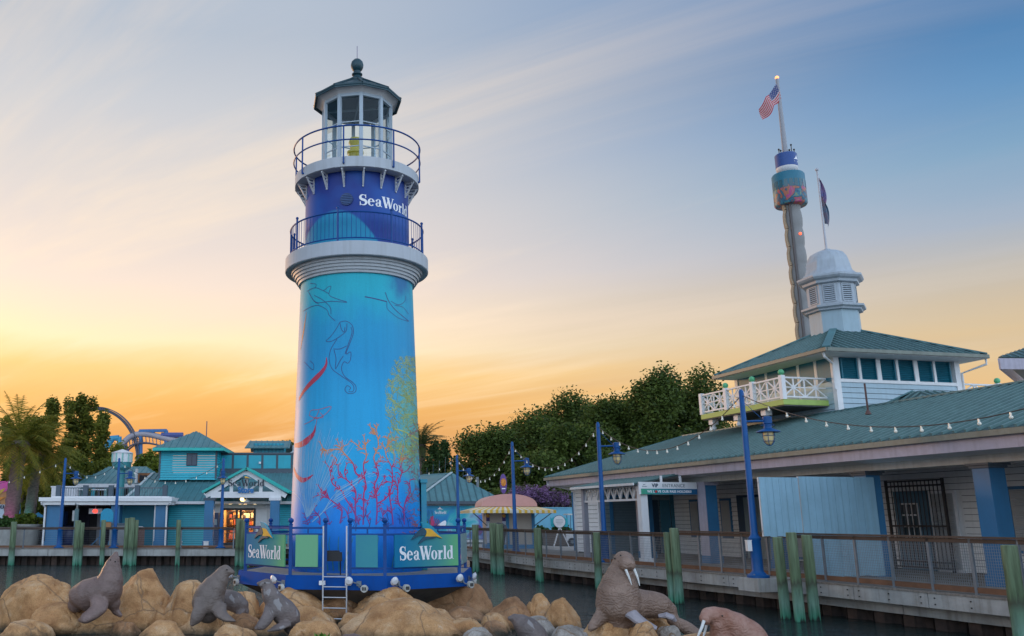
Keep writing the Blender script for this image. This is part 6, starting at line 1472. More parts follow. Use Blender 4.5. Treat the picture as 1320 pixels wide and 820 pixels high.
mb = MB(); mb.box(-5.4, 0.08, -0.40, -0.35, 2.86, 2.95); mb.build('awning_edge', M_CREAM, aw)
es = thing('entrance_sign', 'long sign reading VIP ENTRANCE hung between white post and blue column', 'sign', BW(-0.52, -1.74), BRZ)
# local y runs inwards; the face looks along local +x, so its text reads along +y
mb = MB(); mb.box(0.0, 0.07, 0.0, 2.42, 2.52, 2.98); mb.build('panel', M_WHITE_CLEAN, es)
def band_mat():
    m = bpy.data.materials.new('sign_band'); m.use_nodes = True; t = m.node_tree; b = t.nodes['Principled BSDF']
    tcn = t.nodes.new('ShaderNodeTexCoord'); sp = t.nodes.new('ShaderNodeSeparateXYZ'); t.links.new(tcn.outputs['Object'], sp.inputs[0]); mr = t.nodes.new('ShaderNodeMapRange'); t.links.new(sp.outputs[1], mr.inputs['Value']); mr.inputs['From Max'].default_value = 2.46
    r = ramp(t, [(0.0, (0.06, 0.36, 0.20, 1)), (0.3, (0.012, 0.26, 0.28, 1)), (0.6, (0.008, 0.15, 0.27, 1)), (1, (0.006, 0.09, 0.22, 1))]); t.links.new(mr.outputs[0], r.inputs[0]); t.links.new(r.outputs[0], b.inputs['Base Color']); b.inputs['Roughness'].default_value = 0.45; return m
mb = MB(); mb.box(0.0725, 0.078, 0.07, 2.415, 2.525, 2.73); mb.build('band', band_mat(), es)
def put_text(s, size, width, m, y, z, bold, x=0.082):
    o = text_mesh(s, size, m, 'lettering', es, bold, 1.05, width, 0.0015); o.location = (x, y, z); o.rotation_euler = (0, 0, math.pi / 2); return o
put_text('VIP', 0.185, 0.27, mat('sign_navy', (0.02, 0.05, 0.09), 0.5), 0.66, 2.845, 0.008, 0.0735); put_text('ENTRANCE', 0.175, 0.94, mat('sign_grey', (0.13, 0.17, 0.20), 0.5), 1.44, 2.845, 0.001, 0.0735)
put_text('WE L', 0.125, 0.31, M_LETTER, 0.47, 2.625, 0.005); put_text('VE OUR PASS HOLDERS!', 0.125, 1.42, M_LETTER, 1.46, 2.625, 0.005)
mb = MB(); mb.tube([(0.079, 0.685, 2.625), (0.084, 0.685, 2.625)], 0.048, 14, smooth=False); mb.build('heart_dot', mat('sign_red', (0.55, 0.02, 0.03), 0.5), es)
mb = MB(); mb.add([(0.0735, 0.14, 2.85), (0.0735, 0.20, 2.90), (0.0735, 0.28, 2.87), (0.0735, 0.21, 2.87)], [(0, 1, 2, 3)]); mb.box(0.072, 0.0738, 0.12, 0.32, 2.80, 2.82); mb.build('emblem_fin', mat('sign_grey', (0.13, 0.17, 0.20)), es)
for y in (0.95, 1.75): mb = MB(); mb.box(0.01, 0.06, y - 0.04, y + 0.04, 2.96, 3.22); mb.build('hanger', M_WHITE_CLEAN, es)
# far right: corner of a second lookout roof
q = P(1287, 460, 40.0)
rt = thing('pavilion', 'dark green roof corner of a further pavilion at the right edge', 'building', q)
rb = MB(); mb = MB(); roof_face(mb, [(0, 0, 0), (10, 0.5, 0), (7.5, 4.5, 2.2)], rb, 0.4); roof_face(mb, [(8.5, 9.5, 0), (0, 0, 0), (7.5, 4.5, 2.2)], rb, 0.4); ro = mb.build('roof', M_ROOF, rt); rb.build('roof_seams', M_RIB, ro)
mb = MB(); mb.bar((0, 0, -0.32), (10, 0.5, -0.32), 0.08, 0.5); mb.bar((0, 0, -0.32), (8.5, 9.5, -0.32), 0.08, 0.5); mb.build('fascia_board', M_LILAC, rt)
mb = MB(); mb.prism([(3.0, 1.6), (9.6, 2.0), (9.2, 8)], -8.5, -0.1); mb.build('wall', M_CREAM, rt)
# concrete walk under the porch, so the columns stand on it
mb = MB(); 
a = [BW(-14, -0.2), BW(24, -0.2), BW(24, 5.0), BW(-14, 5.0)]
mb.add([(p.x, p.y, 0.012) for p in a], [(0, 1, 2, 3)]); struct(mb.build('pavement', M_DECK))
# ------------------------------------------------------------------ teal shop on the left shore (faces the viewer; plan distances YS.. measured from the photo)
YS = 57.0
def X(u, Y=YS): return P(u, 640, Y).x
def Z(v, Y=YS): return P(300, v, Y).z
sh = thing('teal_shop', 'teal clapboard shop with pale green metal roofs and gabled entrance', 'building', (0, 0, 0))
# main slope roof (hip at its left end)
ribs = MB(); rf = MB(); zr = Z(610, YS + 5)
xl, xr = X(158), X(455)
roof_face(rf, [(xl, YS - 0.3, Z(648)), (xr, YS - 0.3, Z(648)), (xr, YS + 5, zr), (X(196, YS + 5), YS + 5, zr)], ribs, 0.42, t=0.08, rw=0.06)
roof_face(rf, [(xl, YS + 9, Z(648)), (xl, YS - 0.3, Z(648)), (X(196, YS + 5), YS + 5, zr), (X(196, YS + 5), YS + 9, zr)], ribs, 0.42, t=0.08, rw=0.06)
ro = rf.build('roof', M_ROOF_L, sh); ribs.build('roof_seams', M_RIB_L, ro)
mb = MB(); mb.bar((xl, YS - 0.3, Z(648) + 0.03), (X(196, YS + 5), YS + 5, zr + 0.03), 0.2, 0.05); mb.build('hip_cap', mat('hip_cap_pale', (0.36, 0.44, 0.46), 0.5), ro)
mb = MB(); mb.box(xl, xr, YS - 0.42, YS - 0.3, Z(650), Z(646.5)); mb.build('gutter', M_WHITE, sh)
mb = MB(); lap_wall(mb, (X(218), YS + 0.1), (X(264), YS + 0.1), 0, Z(649), 0.13); mb.build('front_wall', M_TEAL, sh); mb = MB(); lap_wall(mb, (X(352), YS + 0.1), (xr, YS + 0.1), 0, Z(649), 0.13); mb.build('front_wall', M_TEAL, sh)
for q_ in ((X(160), X(284)), (X(334), xr)): mb = MB(); mb.box(*q_, YS + 0.9, YS + 7, 0.0, Z(650)); mb.build('wall_core', M_DARKIN, sh)
# upper band of dark framed teal panels
YU = YS + 5.0
mb = MB(); mb.box(X(276, YU), X(450, YU), YU, YU + 4, zr - 0.6, Z(584, YU)); mb.build('upper_wall', M_GREYDK, sh)
px_ = 281.0
while px_ < 430:
    mb = MB(); mb.box(X(px_, YU), X(px_ + 16.2, YU), YU - 0.03, YU - 0.002, Z(604, YU), Z(587, YU)); mb.build('wall_panel', M_TEAL, sh); px_ += 19.2
mb = MB(); mb.box(X(276, YU), X(450, YU), YU - 0.06, YU + 0.2, Z(585.5, YU), Z(583.5, YU)); mb.build('coping', M_GREYDK, sh)
mb = MB(); mb.box(X(333, YU), X(335.5, YU), YU - 0.2, YU - 0.05, Z(598, YU), Z(595.5, YU)); mb.build('floodlight', M_WHITE_CLEAN, sh)
# tower room with pyramid roof
YT = YS + 3.2
x0, x1 = X(204, YT), X(277, YT)
mb = MB(); lap_wall(mb, (x0, YT), (x1, YT), Z(613, YT) - 0.3, Z(578, YT), 0.16); lap_wall(mb, (x0, YT + 4), (x0, YT), Z(613, YT) - 0.3, Z(578, YT), 0.16); lap_wall(mb, (x1, YT), (x1, YT + 4), Z(613, YT) - 0.3, Z(578, YT), 0.16)
tw = mb.build('tower_wall', mat('bright_teal_siding', (0.012, 0.37, 0.47), 0.5, var=0.08, scale=1, streak=0.12), sh)
for x in (x0, x1): mb = MB(); mb.box(x - 0.06, x + 0.06, YT - 0.03, YT + 0.1, Z(613, YT) - 0.2, Z(578, YT)); mb.build('corner_board', M_GREYDK, tw)
wx0, wx1, wz0, wz1 = X(238.5, YT), X(252.5, YT), Z(600.5, YT), Z(584.5, YT)
mb = MB(); mb.box(wx0, wx1, YT - 0.06, YT - 0.02, wz0, wz1); wi = mb.build('window', mat('window_frame_dark', (0.03, 0.04, 0.06), 0.5), tw)
for f in (0.08, 0.54):
    a = wx0 + (wx1 - wx0) * f; b = a + (wx1 - wx0) * 0.38; mb = MB(); mb.box(a, b, YT - 0.075, YT - 0.062, wz0 + 0.06, wz1 - 0.06); mb.build('shutter', mat('shutter_navy', (0.05, 0.07, 0.10), 0.4), wi)
ribs = MB(); rf = MB(); e0, e1, ey0, ey1, ez = X(194, YT - 0.6), X(286, YT - 0.6), YT - 0.6, YT + 4.6, Z(577, YT - 0.6); ap = ((e0 + e1) / 2, YT + 2.0, Z(556, YT + 2))
for q in ([(e0, ey0), (e1, ey0)], [(e1, ey0), (e1, ey1)], [(e1, ey1), (e0, ey1)], [(e0, ey1), (e0, ey0)]): roof_face(rf, [q[0] + (ez,), q[1] + (ez,), ap], ribs, 0.42, t=0.06, rw=0.05)
tr = rf.build('tower_roof', M_ROOF_L, sh); ribs.build('roof_seams', M_RIB_L, tr)
M_TURQ = mat('turquoise_trim', (0.02, 0.42, 0.38), 0.5)
mb = MB(); mb.box(e0, e1, ey0 - 0.03, ey0, ez - 0.20, ez - 0.01); mb.box(e1, e1 + 0.03, ey0, ey1, ez - 0.2, ez - 0.01); mb.box(e0 - 0.03, e0, ey0, ey1, ez - 0.2, ez - 0.01); mb.build('fascia_board', M_TURQ, tr)
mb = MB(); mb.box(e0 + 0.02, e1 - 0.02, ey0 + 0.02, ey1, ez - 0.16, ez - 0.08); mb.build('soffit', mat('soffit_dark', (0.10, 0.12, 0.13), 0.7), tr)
# roof monitor
YM = YS + 7
mb = MB(); mb.box(X(326, YM), X(364, YM), YM, YM + 2.4, Z(586, YM), Z(577, YM) + 0.3)
mo = mb.build('roof_monitor', M_TEAL, sh); mb = MB()
for k in range(9): x = X(326, YM) + (X(364, YM) - X(326, YM)) * k / 8; mb.box(x - 0.05, x + 0.05, YM - 0.05, YM, Z(586, YM), Z(577, YM) + 0.3)
mb.build('battens', M_TEALDK, mo)
ribs = MB(); rf = MB(); roof_face(rf, [(X(315, YM), YM - 0.6, Z(578, YM)), (X(373, YM), YM - 0.6, Z(578, YM)), (X(372, YM), YM + 1.2, Z(566.5, YM)), (X(317, YM), YM + 1.2, Z(566.5, YM))], ribs, 0.4, t=0.06); roof_face(rf, [(X(373, YM), YM + 3, Z(578, YM)), (X(315, YM), YM + 3, Z(578, YM)), (X(317, YM), YM + 1.2, Z(566.5, YM)), (X(372, YM), YM + 1.2, Z(566.5, YM))], ribs, 0.4, t=0.06)
mr = rf.build('monitor_roof', M_ROOF_L, sh); ribs.build('roof_seams', M_RIB_L, mr)
mb = MB(); mb.box(X(376, YM + 2), X(384, YM + 2), YM + 2, YM + 3, Z(588, YM), Z(571, YM)); mb.slab([(X(372, YM), YM - 1, Z(586, YM)), (X(388, YM), YM - 1, Z(577, YM)), (X(388, YM), YM + 2, Z(577, YM)), (X(372, YM), YM + 2, Z(586, YM))], 0.08); mb.build('roof_plant', mat('pale_plant', (0.45, 0.52, 0.55), 0.5), sh)
mb = MB(); mb.tube([(X(263, YT + 3), YT + 3, Z(580, YT)), (X(263, YT + 3), YT + 3, Z(537, YT))], 0.035, 6); mb.build('roof_mast', mat('mast_violet', (0.12, 0.10, 0.14), 0.5), sh)
# entrance gable
YG = YS - 2.2
gx0, gx1, gxm = X(261, YG), X(373, YG), X(317, YG); gz0, gz1 = Z(634, YG), Z(603, YG)
ribs = MB(); rf = MB(); d = 3.6
roof_face(rf, [(gx0, YG + d, gz0), (gx0, YG - 0.3, gz0), (gxm, YG - 0.3, gz1), (gxm, YG + d, gz1)], ribs, 0.4, t=0.10); roof_face(rf, [(gx1, YG - 0.3, gz0), (gx1, YG + d, gz0), (gxm, YG + d, gz1), (gxm, YG - 0.3, gz1)], ribs, 0.4, t=0.10)
gr_ = rf.build('gable_roof', M_TURQ, sh); ribs.build('roof_seams', M_TURQ, gr_)
mb = MB()
off = 0.26
mb.bar((gx0 + 0.2, YG, gz0 - off), (gxm, YG, gz1 - off), 0.12, 0.26); mb.bar((gx1 - 0.2, YG, gz0 - off), (gxm, YG, gz1 - off), 0.121, 0.259)
zb_ = Z(637, YG); mb.box(gx0 + 0.5, gx1 - 0.5, YG - 0.08, YG + 0.08, zb_ - 0.22, zb_ + 0.14)
for u in (298, 336): mb.box(X(u, YG) - 0.10, X(u, YG) + 0.10, YG - 0.05, YG + 0.05, zb_ + 0.1, Z(618, YG))
mb.box(gxm - 0.09, gxm + 0.09, YG + 0.0, YG + 0.09, zb_ + 0.1, gz1 - 0.4)
mb.bar((gxm, YG + 0.02, zb_ + 0.1), (X(300, YG), YG + 0.02, Z(622, YG)), 0.09, 0.10); mb.bar((gxm, YG + 0.025, zb_ + 0.1), (X(334, YG), YG + 0.025, Z(622, YG)), 0.09, 0.10)
mb.build('gable_truss', M_WHITE_CLEAN, sh)
for u in (271, 355):
    mb = MB(); x = X(u, YG); mb.box(x - 0.27, x + 0.27, YG - 0.3, YG + 0.25, 0, zb_ - 0.38); mb.box(x - 0.32, x + 0.32, YG - 0.35, YG + 0.3, 0, 0.35); co = mb.build('column', M_COLBLUE, sh)
    mb = MB(); mb.box(x - 0.35, x + 0.35, YG - 0.32, YG + 0.3, zb_ - 0.38, zb_ - 0.22); mb.build('capital', M_GREYDK if u < 300 else M_WHITE, co)
spout(sh, [(gx0 + 0.1, YG - 0.2, gz0 - 0.1), (X(267, YG), YG - 0.1, Z(640, YG)), (X(267, YG), YG - 0.1, 0.1)], M_WHITE_CLEAN, 0.05)
# entrance: white wall, lit glass doors
YD = YS + 0.35
mb = MB(); mb.box(X(264, YD), X(289, YD), YD, YD + 0.1, 0, Z(650, YD)); mb.box(X(329.5, YD), X(352, YD), YD, YD + 0.1, 0, Z(650, YD)); mb.box(X(289, YD), X(329.5, YD), YD, YD + 0.1, Z(656, YD), Z(650, YD)); mb.build('entrance_wall', M_WHITE, sh)
mb = MB(); mb.box(X(330, YD), X(345, YD), YD - 0.04, YD - 0.005, 0, Z(657, YD)); mb.build('white_door', M_WHITE_CLEAN, sh)
mb = MB(); x0, x1 = X(288, YD), X(329, YD); zt_ = Z(655.5, YD); xm = (x0 + x1) / 2
for x in (x0, xm - 0.12, xm + 0.12, x1): mb.box(x - 0.07, x + 0.07, YD - 0.06, YD + 0.04, 0, zt_)
mb.box(x0, x1, YD - 0.055, YD + 0.035, zt_ - 0.12, zt_ + 0.02); mb.box(x0, x1, YD - 0.055, YD + 0.035, 0.0, 0.18); mb.box(x0, x1, YD - 0.05, YD + 0.03, 0.92, 0.98); df = mb.build('glass_door', M_BLACK, sh)
for a, b in ((x0 + 0.07, xm - 0.19), (xm + 0.19, x1 - 0.07)): mb = MB(); mb.add([(a, YD, 0.15), (b, YD, 0.15), (b, YD, zt_ - 0.1), (a, YD, zt_ - 0.1)], [(0, 1, 2, 3)]); mb.build('pane', glass_mat('door_glass', (0.95, 0.95, 0.92, 1), 0.02), df)
mb = MB(); mb.box(X(286, YD), X(331, YD), YD + 0.12, YD + 5, -0.02, 0.0); mb.box(X(286, YD), X(331, YD), YD + 5, YD + 5.1, 0, 3.0); mb.box(X(285, YD), X(286, YD), YD + 0.12, YD + 5, 0, 3); mb.box(X(331, YD), X(332, YD), YD + 0.12, YD + 5, 0, 3); mb.box(X(286, YD), X(331, YD), YD + 0.12, YD + 5, 2.9, 3.0)
mb.build('shop_interior', mat('shop_interior_wall', (0.55, 0.38, 0.20), 0.8, var=0.3, scale=2), sh)
rn = random.Random(4)
mb = MB()
for k in range(5):
    z = 0.3 + 0.45 * k; mb.box(X(288, YD), X(330, YD), YD + 2.2, YD + 2.7, z, z + 0.04)
sf = mb.build('shelving', mat('shelf_wood', (0.25, 0.14, 0.06), 0.6), sh)
cols = [mat('goods_red', (0.45, 0.10, 0.05), 0.6), mat('goods_white', (0.65, 0.6, 0.5), 0.6), mat('goods_dark', (0.05, 0.04, 0.05), 0.6), mat('goods_orange', (0.6, 0.28, 0.06), 0.6)]
for ci, cm_ in enumerate(cols):
    mb = MB()
    for k in range(30):
        x = rn.uniform(X(289, YD), X(328, YD)); z = 0.34 + 0.45 * rn.randrange(5); s = rn.uniform(0.06, 0.16); mb.box(x, x + s * 1.4, YD + 2.15 - rn.uniform(0, 0.15), YD + 2.5, z, z + rn.uniform(0.12, 0.36))
    mb.build('goods', cm_, sf)
for k in range(4):
    mb = MB(); mb.ball((X(293 + 10 * k, YD), YD + 1.4 + (k % 2), 2.55), 0.10, 10, 8); mb.build('ceiling_lamp', emit_mat('warm_shop_lamp', (1.0, 0.72, 0.36), 6), sh)
# the shop's own interior lamp (lit in the photograph)
ld_ = bpy.data.lights.new('shop_lamp', 'POINT'); ld_.energy = 120; ld_.color = (1, 0.66, 0.30); ld_.shadow_soft_size = 0.3; lo_ = bpy.data.objects.new('shop_lamp', ld_); COL.objects.link(lo_); lo_.location = (X(309, YD), YD + 1.2, 2.3)
mb = MB(); mb.lathe([(0.05, 0), (0.24, -0.15), (0.25, -0.18)], 16); mb.tube([(0, 0, 0), (0, 0, 0.6)], 0.015, 5); pl = tag(mb.build('pendant_lamp', M_WHITE_CLEAN, None, (X(316.5, YG), YG + 0.5, Z(643, YG))), 'white shaded pendant lamp hanging unlit under the shop gable', 'lamp')
pl = thing('pendant_lamp', 'small lit yellow lamp hanging under the shop gable', 'lamp', (X(311, YG), YG + 0.4, Z(641.5, YG)))
mb = MB(); mb.tube([(0, 0, 0), (0, 0, 0.5)], 0.015, 5); mb.lathe([(0.04, 0.05), (0.10, -0.02)], 12); mb.build('cap', M_BLACK, pl); mb = MB(); mb.ball((0, 0, -0.09), 0.12, 10, 8); mb.build('bulb', emit_mat('lit_bulb', (1.0, 0.68, 0.22), 5), pl)
# lettering over the entrance
st_ = thing('shop_sign', 'dark and blue shop name lettering with fin emblem in the entrance gable', 'sign', (gxm, YG - 0.16, 0))
sx0, sx1 = X(294, YG) - gxm, X(341, YG) - gxm
serif_text('SeaWorld', lambda x, y, o: (sx0 + (sx1 - sx0) * x / WORD, -o, Z(627, YG) + (Z(618.5, YG) - Z(627, YG)) * y), 'lettering', mat('letter_black', (0.012, 0.02, 0.035), 0.4), st_, 0.02)
o = text_mesh('Store', 0.5, mat('letter_blue', (0.02, 0.16, 0.42), 0.4), 'lettering', st_, 0.02, 1.0, 0.95, 0.03); o.location = (0, 0.0, Z(632, YG))
o.data.transform(Matrix.Shear('XZ', 4, (0.2, 0)) if False else Matrix.Identity(4))
fin(st_, -0.05, Z(615.5, YG), 0.75, 0.30, -0.02)
# cash machine
atm = thing('cash_machine', 'dark blue cash machine left of the shop doors', 'cash machine', (X(278.5, YD), YD - 0.25, 0)); mb = MB(); mb.box(-0.28, 0.28, -0.25, 0.25, 0, 1.75); mb.box(-0.3, 0.3, -0.3, 0.25, 1.75, 2.0); mb.build('cabinet', mat('atm_navy', (0.03, 0.05, 0.12), 0.45), atm); mb = MB(); mb.box(-0.2, 0.2, -0.27, -0.255, 1.25, 1.6); mb.build('screen', mat('atm_screen', (0.25, 0.32, 0.36), 0.2), atm)

# ---- porch wing with white flat roof, terrace railing and pavilion behind
pw = thing('porch_wing', 'low wing with white flat roof, dark porch and terrace railing on top', 'building', (0, 0, 0))
YP = 56.0
fx0, fx1 = X(58, YP), X(223, YP)
mb = MB(); mb.box(fx0, fx1, YP - 0.6, YP + 10, Z(651, YP), Z(646.5, YP)); mb.box(fx0 - 0.1, fx1 + 0.1, YP - 0.75, YP + 10, Z(646.5, YP), Z(641.5, YP)); mb.box(fx0 + 0.5, fx1 - 0.2, YP - 0.3, YP + 10, Z(641.5, YP), Z(640, YP)); mb.build('flat_roof', M_WHITE_CLEAN, pw)
for (a, b) in ((64, 81), (146, 157), (203, 216)):
    mb = MB(); mb.box(X(a, YP), X(b, YP), YP - 0.3, YP + 0.4, 0, Z(651, YP)); mb.box(X(a, YP) - 0.05, X(b, YP) + 0.05, YP - 0.35, YP + 0.45, 0, 0.3); mb.build('column', M_COLBLUE, pw)
spout(pw, [(fx0 + 0.05, YP - 0.7, Z(648, YP)), (X(62.5, YP), YP - 0.4, Z(654, YP)), (X(62.5, YP), YP - 0.4, 0.05)], M_WHITE_CLEAN, 0.06); spout(pw, [(fx1, YP - 0.7, Z(648, YP)), (X(217.5, YP), YP - 0.4, Z(652.5, YP)), (X(217.5, YP), YP - 0.4, 0.05)], M_WHITE_CLEAN, 0.055); spout(pw, [(X(201.5, YP), YP - 0.1, Z(651, YP)), (X(201.5, YP), YP - 0.1, 0.05)], M_WHITE_CLEAN, 0.06)
YB = YP + 4.5
mb = MB(); mb.box(X(60, YB), X(150, YB), YB, YB + 0.2, 0, Z(646, YB)); mb.box(fx0 + 0.3, fx0 + 0.5, YP + 1, YB, 0, 2.4); mb.build('porch_back_wall', mat('porch_dark_wall', (0.05, 0.045, 0.05), 0.8, var=0.3), pw)
mb = MB(); mb.box(X(100, YB), X(118, YB), YB - 0.1, YB - 0.01, 0, Z(655, YB)); mb.box(X(138, YB), X(146, YB), YB - 0.1, YB - 0.01, 0, Z(655, YB))
for k in range(12): mb.box(X(84 + 1.5 * k, YB), X(84.9 + 1.5 * k, YB), YB - 0.16, YB - 0.11, 0, 2.3)
mb.build('curtain', mat('purple_curtain', (0.035, 0.03, 0.055), 0.8, var=0.3), pw)
mb = MB(); mb.box(X(128, YB), X(138, YB), YB - 0.15, YB - 0.02, 0, 2.3); mb.build('pale_door', mat('pale_door', (0.38, 0.37, 0.40), 0.6), pw)
YR = YP + 1.6
mb = MB(); mb.box(X(156, YR), X(203, YR), YR, YR + 0.2, 0, 2.55); z = 0.05
while z < 2.4: mb.box(X(157, YR), X(202, YR), YR - 0.03, YR - 0.001, z, z + 0.115); z += 0.125
mb.build('roller_shutter', M_TEALDK, pw)
# lit red sign under the porch roof
rs = thing('lit_sign', 'small glowing red sign under the white porch roof', 'sign', (X(124, YP + 1), YP + 1, Z(659, YP + 1)))
mb = MB(); mb.box(-0.4, 0.42, 0.0, 0.12, -0.16, 0.16); mb.tube([(0, 0.05, 0.16), (0, 0.05, 0.42)], 0.02, 6); mb.build('box', M_WHITE, rs); mb = MB(); mb.tube([(0, 0, 0), (0, -0.04, 0)], 0.15, 16, smooth=False, flat=((0, 0, 1), 0.75)); mb.build('red_light', emit_mat('red_light', (1.0, 0.05, 0.03), 2.2), rs)
# terrace railing
tr_ = thing('terrace_railing', 'grey bar railing round the roof terrace above the white porch roof', 'railing', (0, YP + 0.3, 0)); zt0, zt1 = Z(641, YP), Z(627.5, YP)
bars = MB()
for (a, b) in ((73, 108), (108, 141), (141, 175), (175, 211)):
    bars.bar((X(a, YP), 0, zt1 - 0.06), (X(b, YP), 0, zt1 - 0.06), 0.05, 0.06); bars.bar((X(a, YP), 0, zt0 + 0.06), (X(b, YP), 0, zt0 + 0.06), 0.04, 0.05); n = 11
    for k in range(1, n): x = X(a, YP) + (X(b, YP) - X(a, YP)) * k / n; bars.bar((x, 0, zt0 + 0.06), (x, 0, zt1 - 0.06), 0.022, 0.022)
bars.build('bars', mat('railing_grey', (0.10, 0.12, 0.14), 0.5, metal=0.3), tr_)
for a in (73, 108, 141, 175, 211):
    mb = MB(); x = X(a, YP); mb.box(x - 0.14, x + 0.14, -0.12, 0.12, zt0 - 0.1, zt1 + 0.1); mb.build('post', M_GREYDK, tr_)
mb = MB(); mb.box(-0.75, 0.75, -0.4, 0.4, 0, 0.62); mb.box(-0.8, 0.8, -0.45, 0.45, 0.62, 0.70)
for k in range(5): mb.box(-0.7 + 0.3 * k, -0.52 + 0.3 * k, -0.43, -0.40, 0.08, 0.55)
tag(mb.build('air_unit', M_WHITE, None, (X(84, YP + 1.2), YP + 1.2, zt0)), 'white air unit on the roof terrace behind the leftmost blue lamp post', 'air unit')
for u, lab in ((104, 'left small white table on the roof terrace'), (127, 'right small white table on the roof terrace')):
    t = thing('terrace_table', lab, 'table', (X(u, YP + 1.5), YP + 1.5, zt0)); mb = MB(); mb.lathe([(0, 0.48), (0.45, 0.48), (0.45, 0.52), (0, 0.52)], 16); mb.build('top', M_WHITE_CLEAN, t); mb = MB(); mb.tube([(0, 0, 0), (0, 0, 0.48)], 0.05, 8); mb.build('leg', M_GREYDK, t)
# pavilion behind the terrace
YV = 66.0
pv = thing('terrace_pavilion', 'pale green hip roofed pavilion behind the roof terrace', 'building', (0, 0, 0))
ribs = MB(); rf = MB(); e0, e1, ez = X(97, YV), X(202, YV), Z(623.5, YV); r0, r1, rz_ = X(138, YV + 4), X(186, YV + 4), Z(601.5, YV + 4)
roof_face(rf, [(e0, YV, ez), (e1, YV, ez), (r1, YV + 4, rz_), (r0, YV + 4, rz_)], ribs, 0.42, t=0.06); roof_face(rf, [(e0, YV + 8, ez), (e0, YV, ez), (r0, YV + 4, rz_)], ribs, 0.42, t=0.06); roof_face(rf, [(e1, YV, ez), (e1, YV + 8, ez), (r1, YV + 4, rz_)], ribs, 0.42, t=0.06)
ro = rf.build('roof', M_ROOF_L, pv); ribs.build('roof_seams', M_RIB_L, ro)
mb = MB(); mb.box(e0, e1, YV - 0.05, YV + 0.05, ez - 0.25, ez - 0.01); mb.build('fascia_board', M_WHITE, pv)
for u in (104, 120, 136, 152, 168, 184, 198): mb = MB(); x = X(u, YV + 0.5); mb.box(x - 0.12, x + 0.12, YV + 0.4, YV + 0.6, 0, ez - 0.1); mb.build('post', M_TEAL if u % 32 == 24 else mat('pale_teal_post', (0.16, 0.38, 0.40), 0.5), pv)
mb = MB(); mb.box(e0 + 0.5, e1 - 0.5, YV + 5, YV + 5.2, 0, ez); mb.build('back_wall', mat('pavilion_dark', (0.06, 0.06, 0.06), 0.8, var=0.3), pv)
mb = MB(); mb.box(X(97, YV + 6), X(116, YV + 6), YV + 5.6, YV + 9, ez, Z(613, YV + 6)); mb.slab([(X(95, YV), YV + 5.4, Z(621, YV)), (X(118, YV), YV + 5.4, Z(621, YV)), (X(118, YV), YV + 8, Z(611, YV)), (X(95, YV), YV + 8, Z(611, YV))], 0.06); mb.build('rear_roof', M_ROOF_L, pv)
mb = MB(); mb.box(X(173.5, YV - 0.5), X(175.8, YV - 0.5), YV - 0.7, YV - 0.4, Z(623, YV), Z(605, YV)); mb.build('white_post', M_WHITE_CLEAN, pv)
mb = MB(); mb.box(X(176, YV - 0.3), X(200, YV - 0.3), YV - 0.2, YV + 0.3, Z(622, YV), Z(610, YV)); dm = mb.build('dormer', mat('orange_wood', (0.28, 0.11, 0.04), 0.7, var=0.3), pv)
mb = MB(); mb.box(X(178, YV - 0.3), X(188, YV - 0.3), YV - 0.24, YV - 0.205, Z(621, YV), Z(613, YV)); mb.box(X(191, YV - 0.3), X(198, YV - 0.3), YV - 0.24, YV - 0.205, Z(621, YV), Z(613, YV)); mb.build('opening', M_DARKIN, dm)
# roof tank (cistern shaped lantern)
YK = 63.0
tk = thing('roof_tank', 'round white and teal tank with conical cap above the pavilion roof', 'tank', (X(154.5, YK), YK, 0)); rT = (X(167.5, YK) - X(141.5, YK)) / 2
mb = MB(); mb.lathe([(rT * 0.97, Z(596, YK)), (rT * 0.97, Z(584.5, YK))], 24); mb.build('drum', M_WHITE_CLEAN, tk)
mb = MB(); mb.lathe([(rT * 0.55, Z(606, YK)), (rT * 0.93, Z(603, YK)), (rT * 0.96, Z(596, YK))], 24, cap0=True); mb.tube([(0, 0, Z(640, YK)), (0, 0, Z(604, YK))], 0.28, 12); mb.build('base', mat('tank_teal', (0.05, 0.24, 0.26), 0.5), tk)
mb = MB(); mb.lathe([(rT * 1.05, Z(584.8, YK)), (rT * 1.06, Z(583.8, YK)), (0.08, Z(579.5, YK)), (0.0, Z(579, YK))], 24); mb.build('cap', M_WHITE, tk)
mb = MB()
for k in range(10): a = 0.3 + k * 0.628; x, y = rT * 0.985 * math.sin(a), -rT * 0.985 * math.cos(a); mb.bar((x, y, Z(596, YK)), (x, y, Z(584.5, YK)), 0.10, 0.05)
mb.build('ribs', mat('tank_mint', (0.25, 0.50, 0.45), 0.5), tk)
# ---- things on the quay before the porch
b = thing('waste_bin', 'brown pebble finished waste bin with lid, before the teal shutter', 'bin', (X(179, 53.3), 53.3, 0)); mb = MB(); mb.lathe([(0.42, 0), (0.45, 0.05), (0.46, 1.0), (0.44, 1.05)], 6, smooth=False, cap1=True, phase=0.5); mb.build('body', mat('pebble_brown', (0.14, 0.085, 0.075), 0.9, var=0.35, scale=14), b); mb = MB(); mb.lathe([(0.47, 1.05), (0.46, 1.12), (0.30, 1.20), (0, 1.2)], 6, smooth=False, phase=0.5); mb.build('lid', mat('bin_lid_grey', (0.36, 0.36, 0.37), 0.5), b)
b = thing('waste_bin', 'grey waste bin behind the cluster of three tall piles', 'bin', (X(157, 54), 54, 0)); mb = MB(); mb.box(-0.5, 0.4, -0.35, 0.35, 0, 1.25); mb.build('body', mat('bin_grey', (0.22, 0.23, 0.24), 0.7), b); mb = MB(); mb.box(-0.55, 0.45, -0.4, 0.4, 1.25, 1.38); mb.build('lid', M_GREYDK, b)
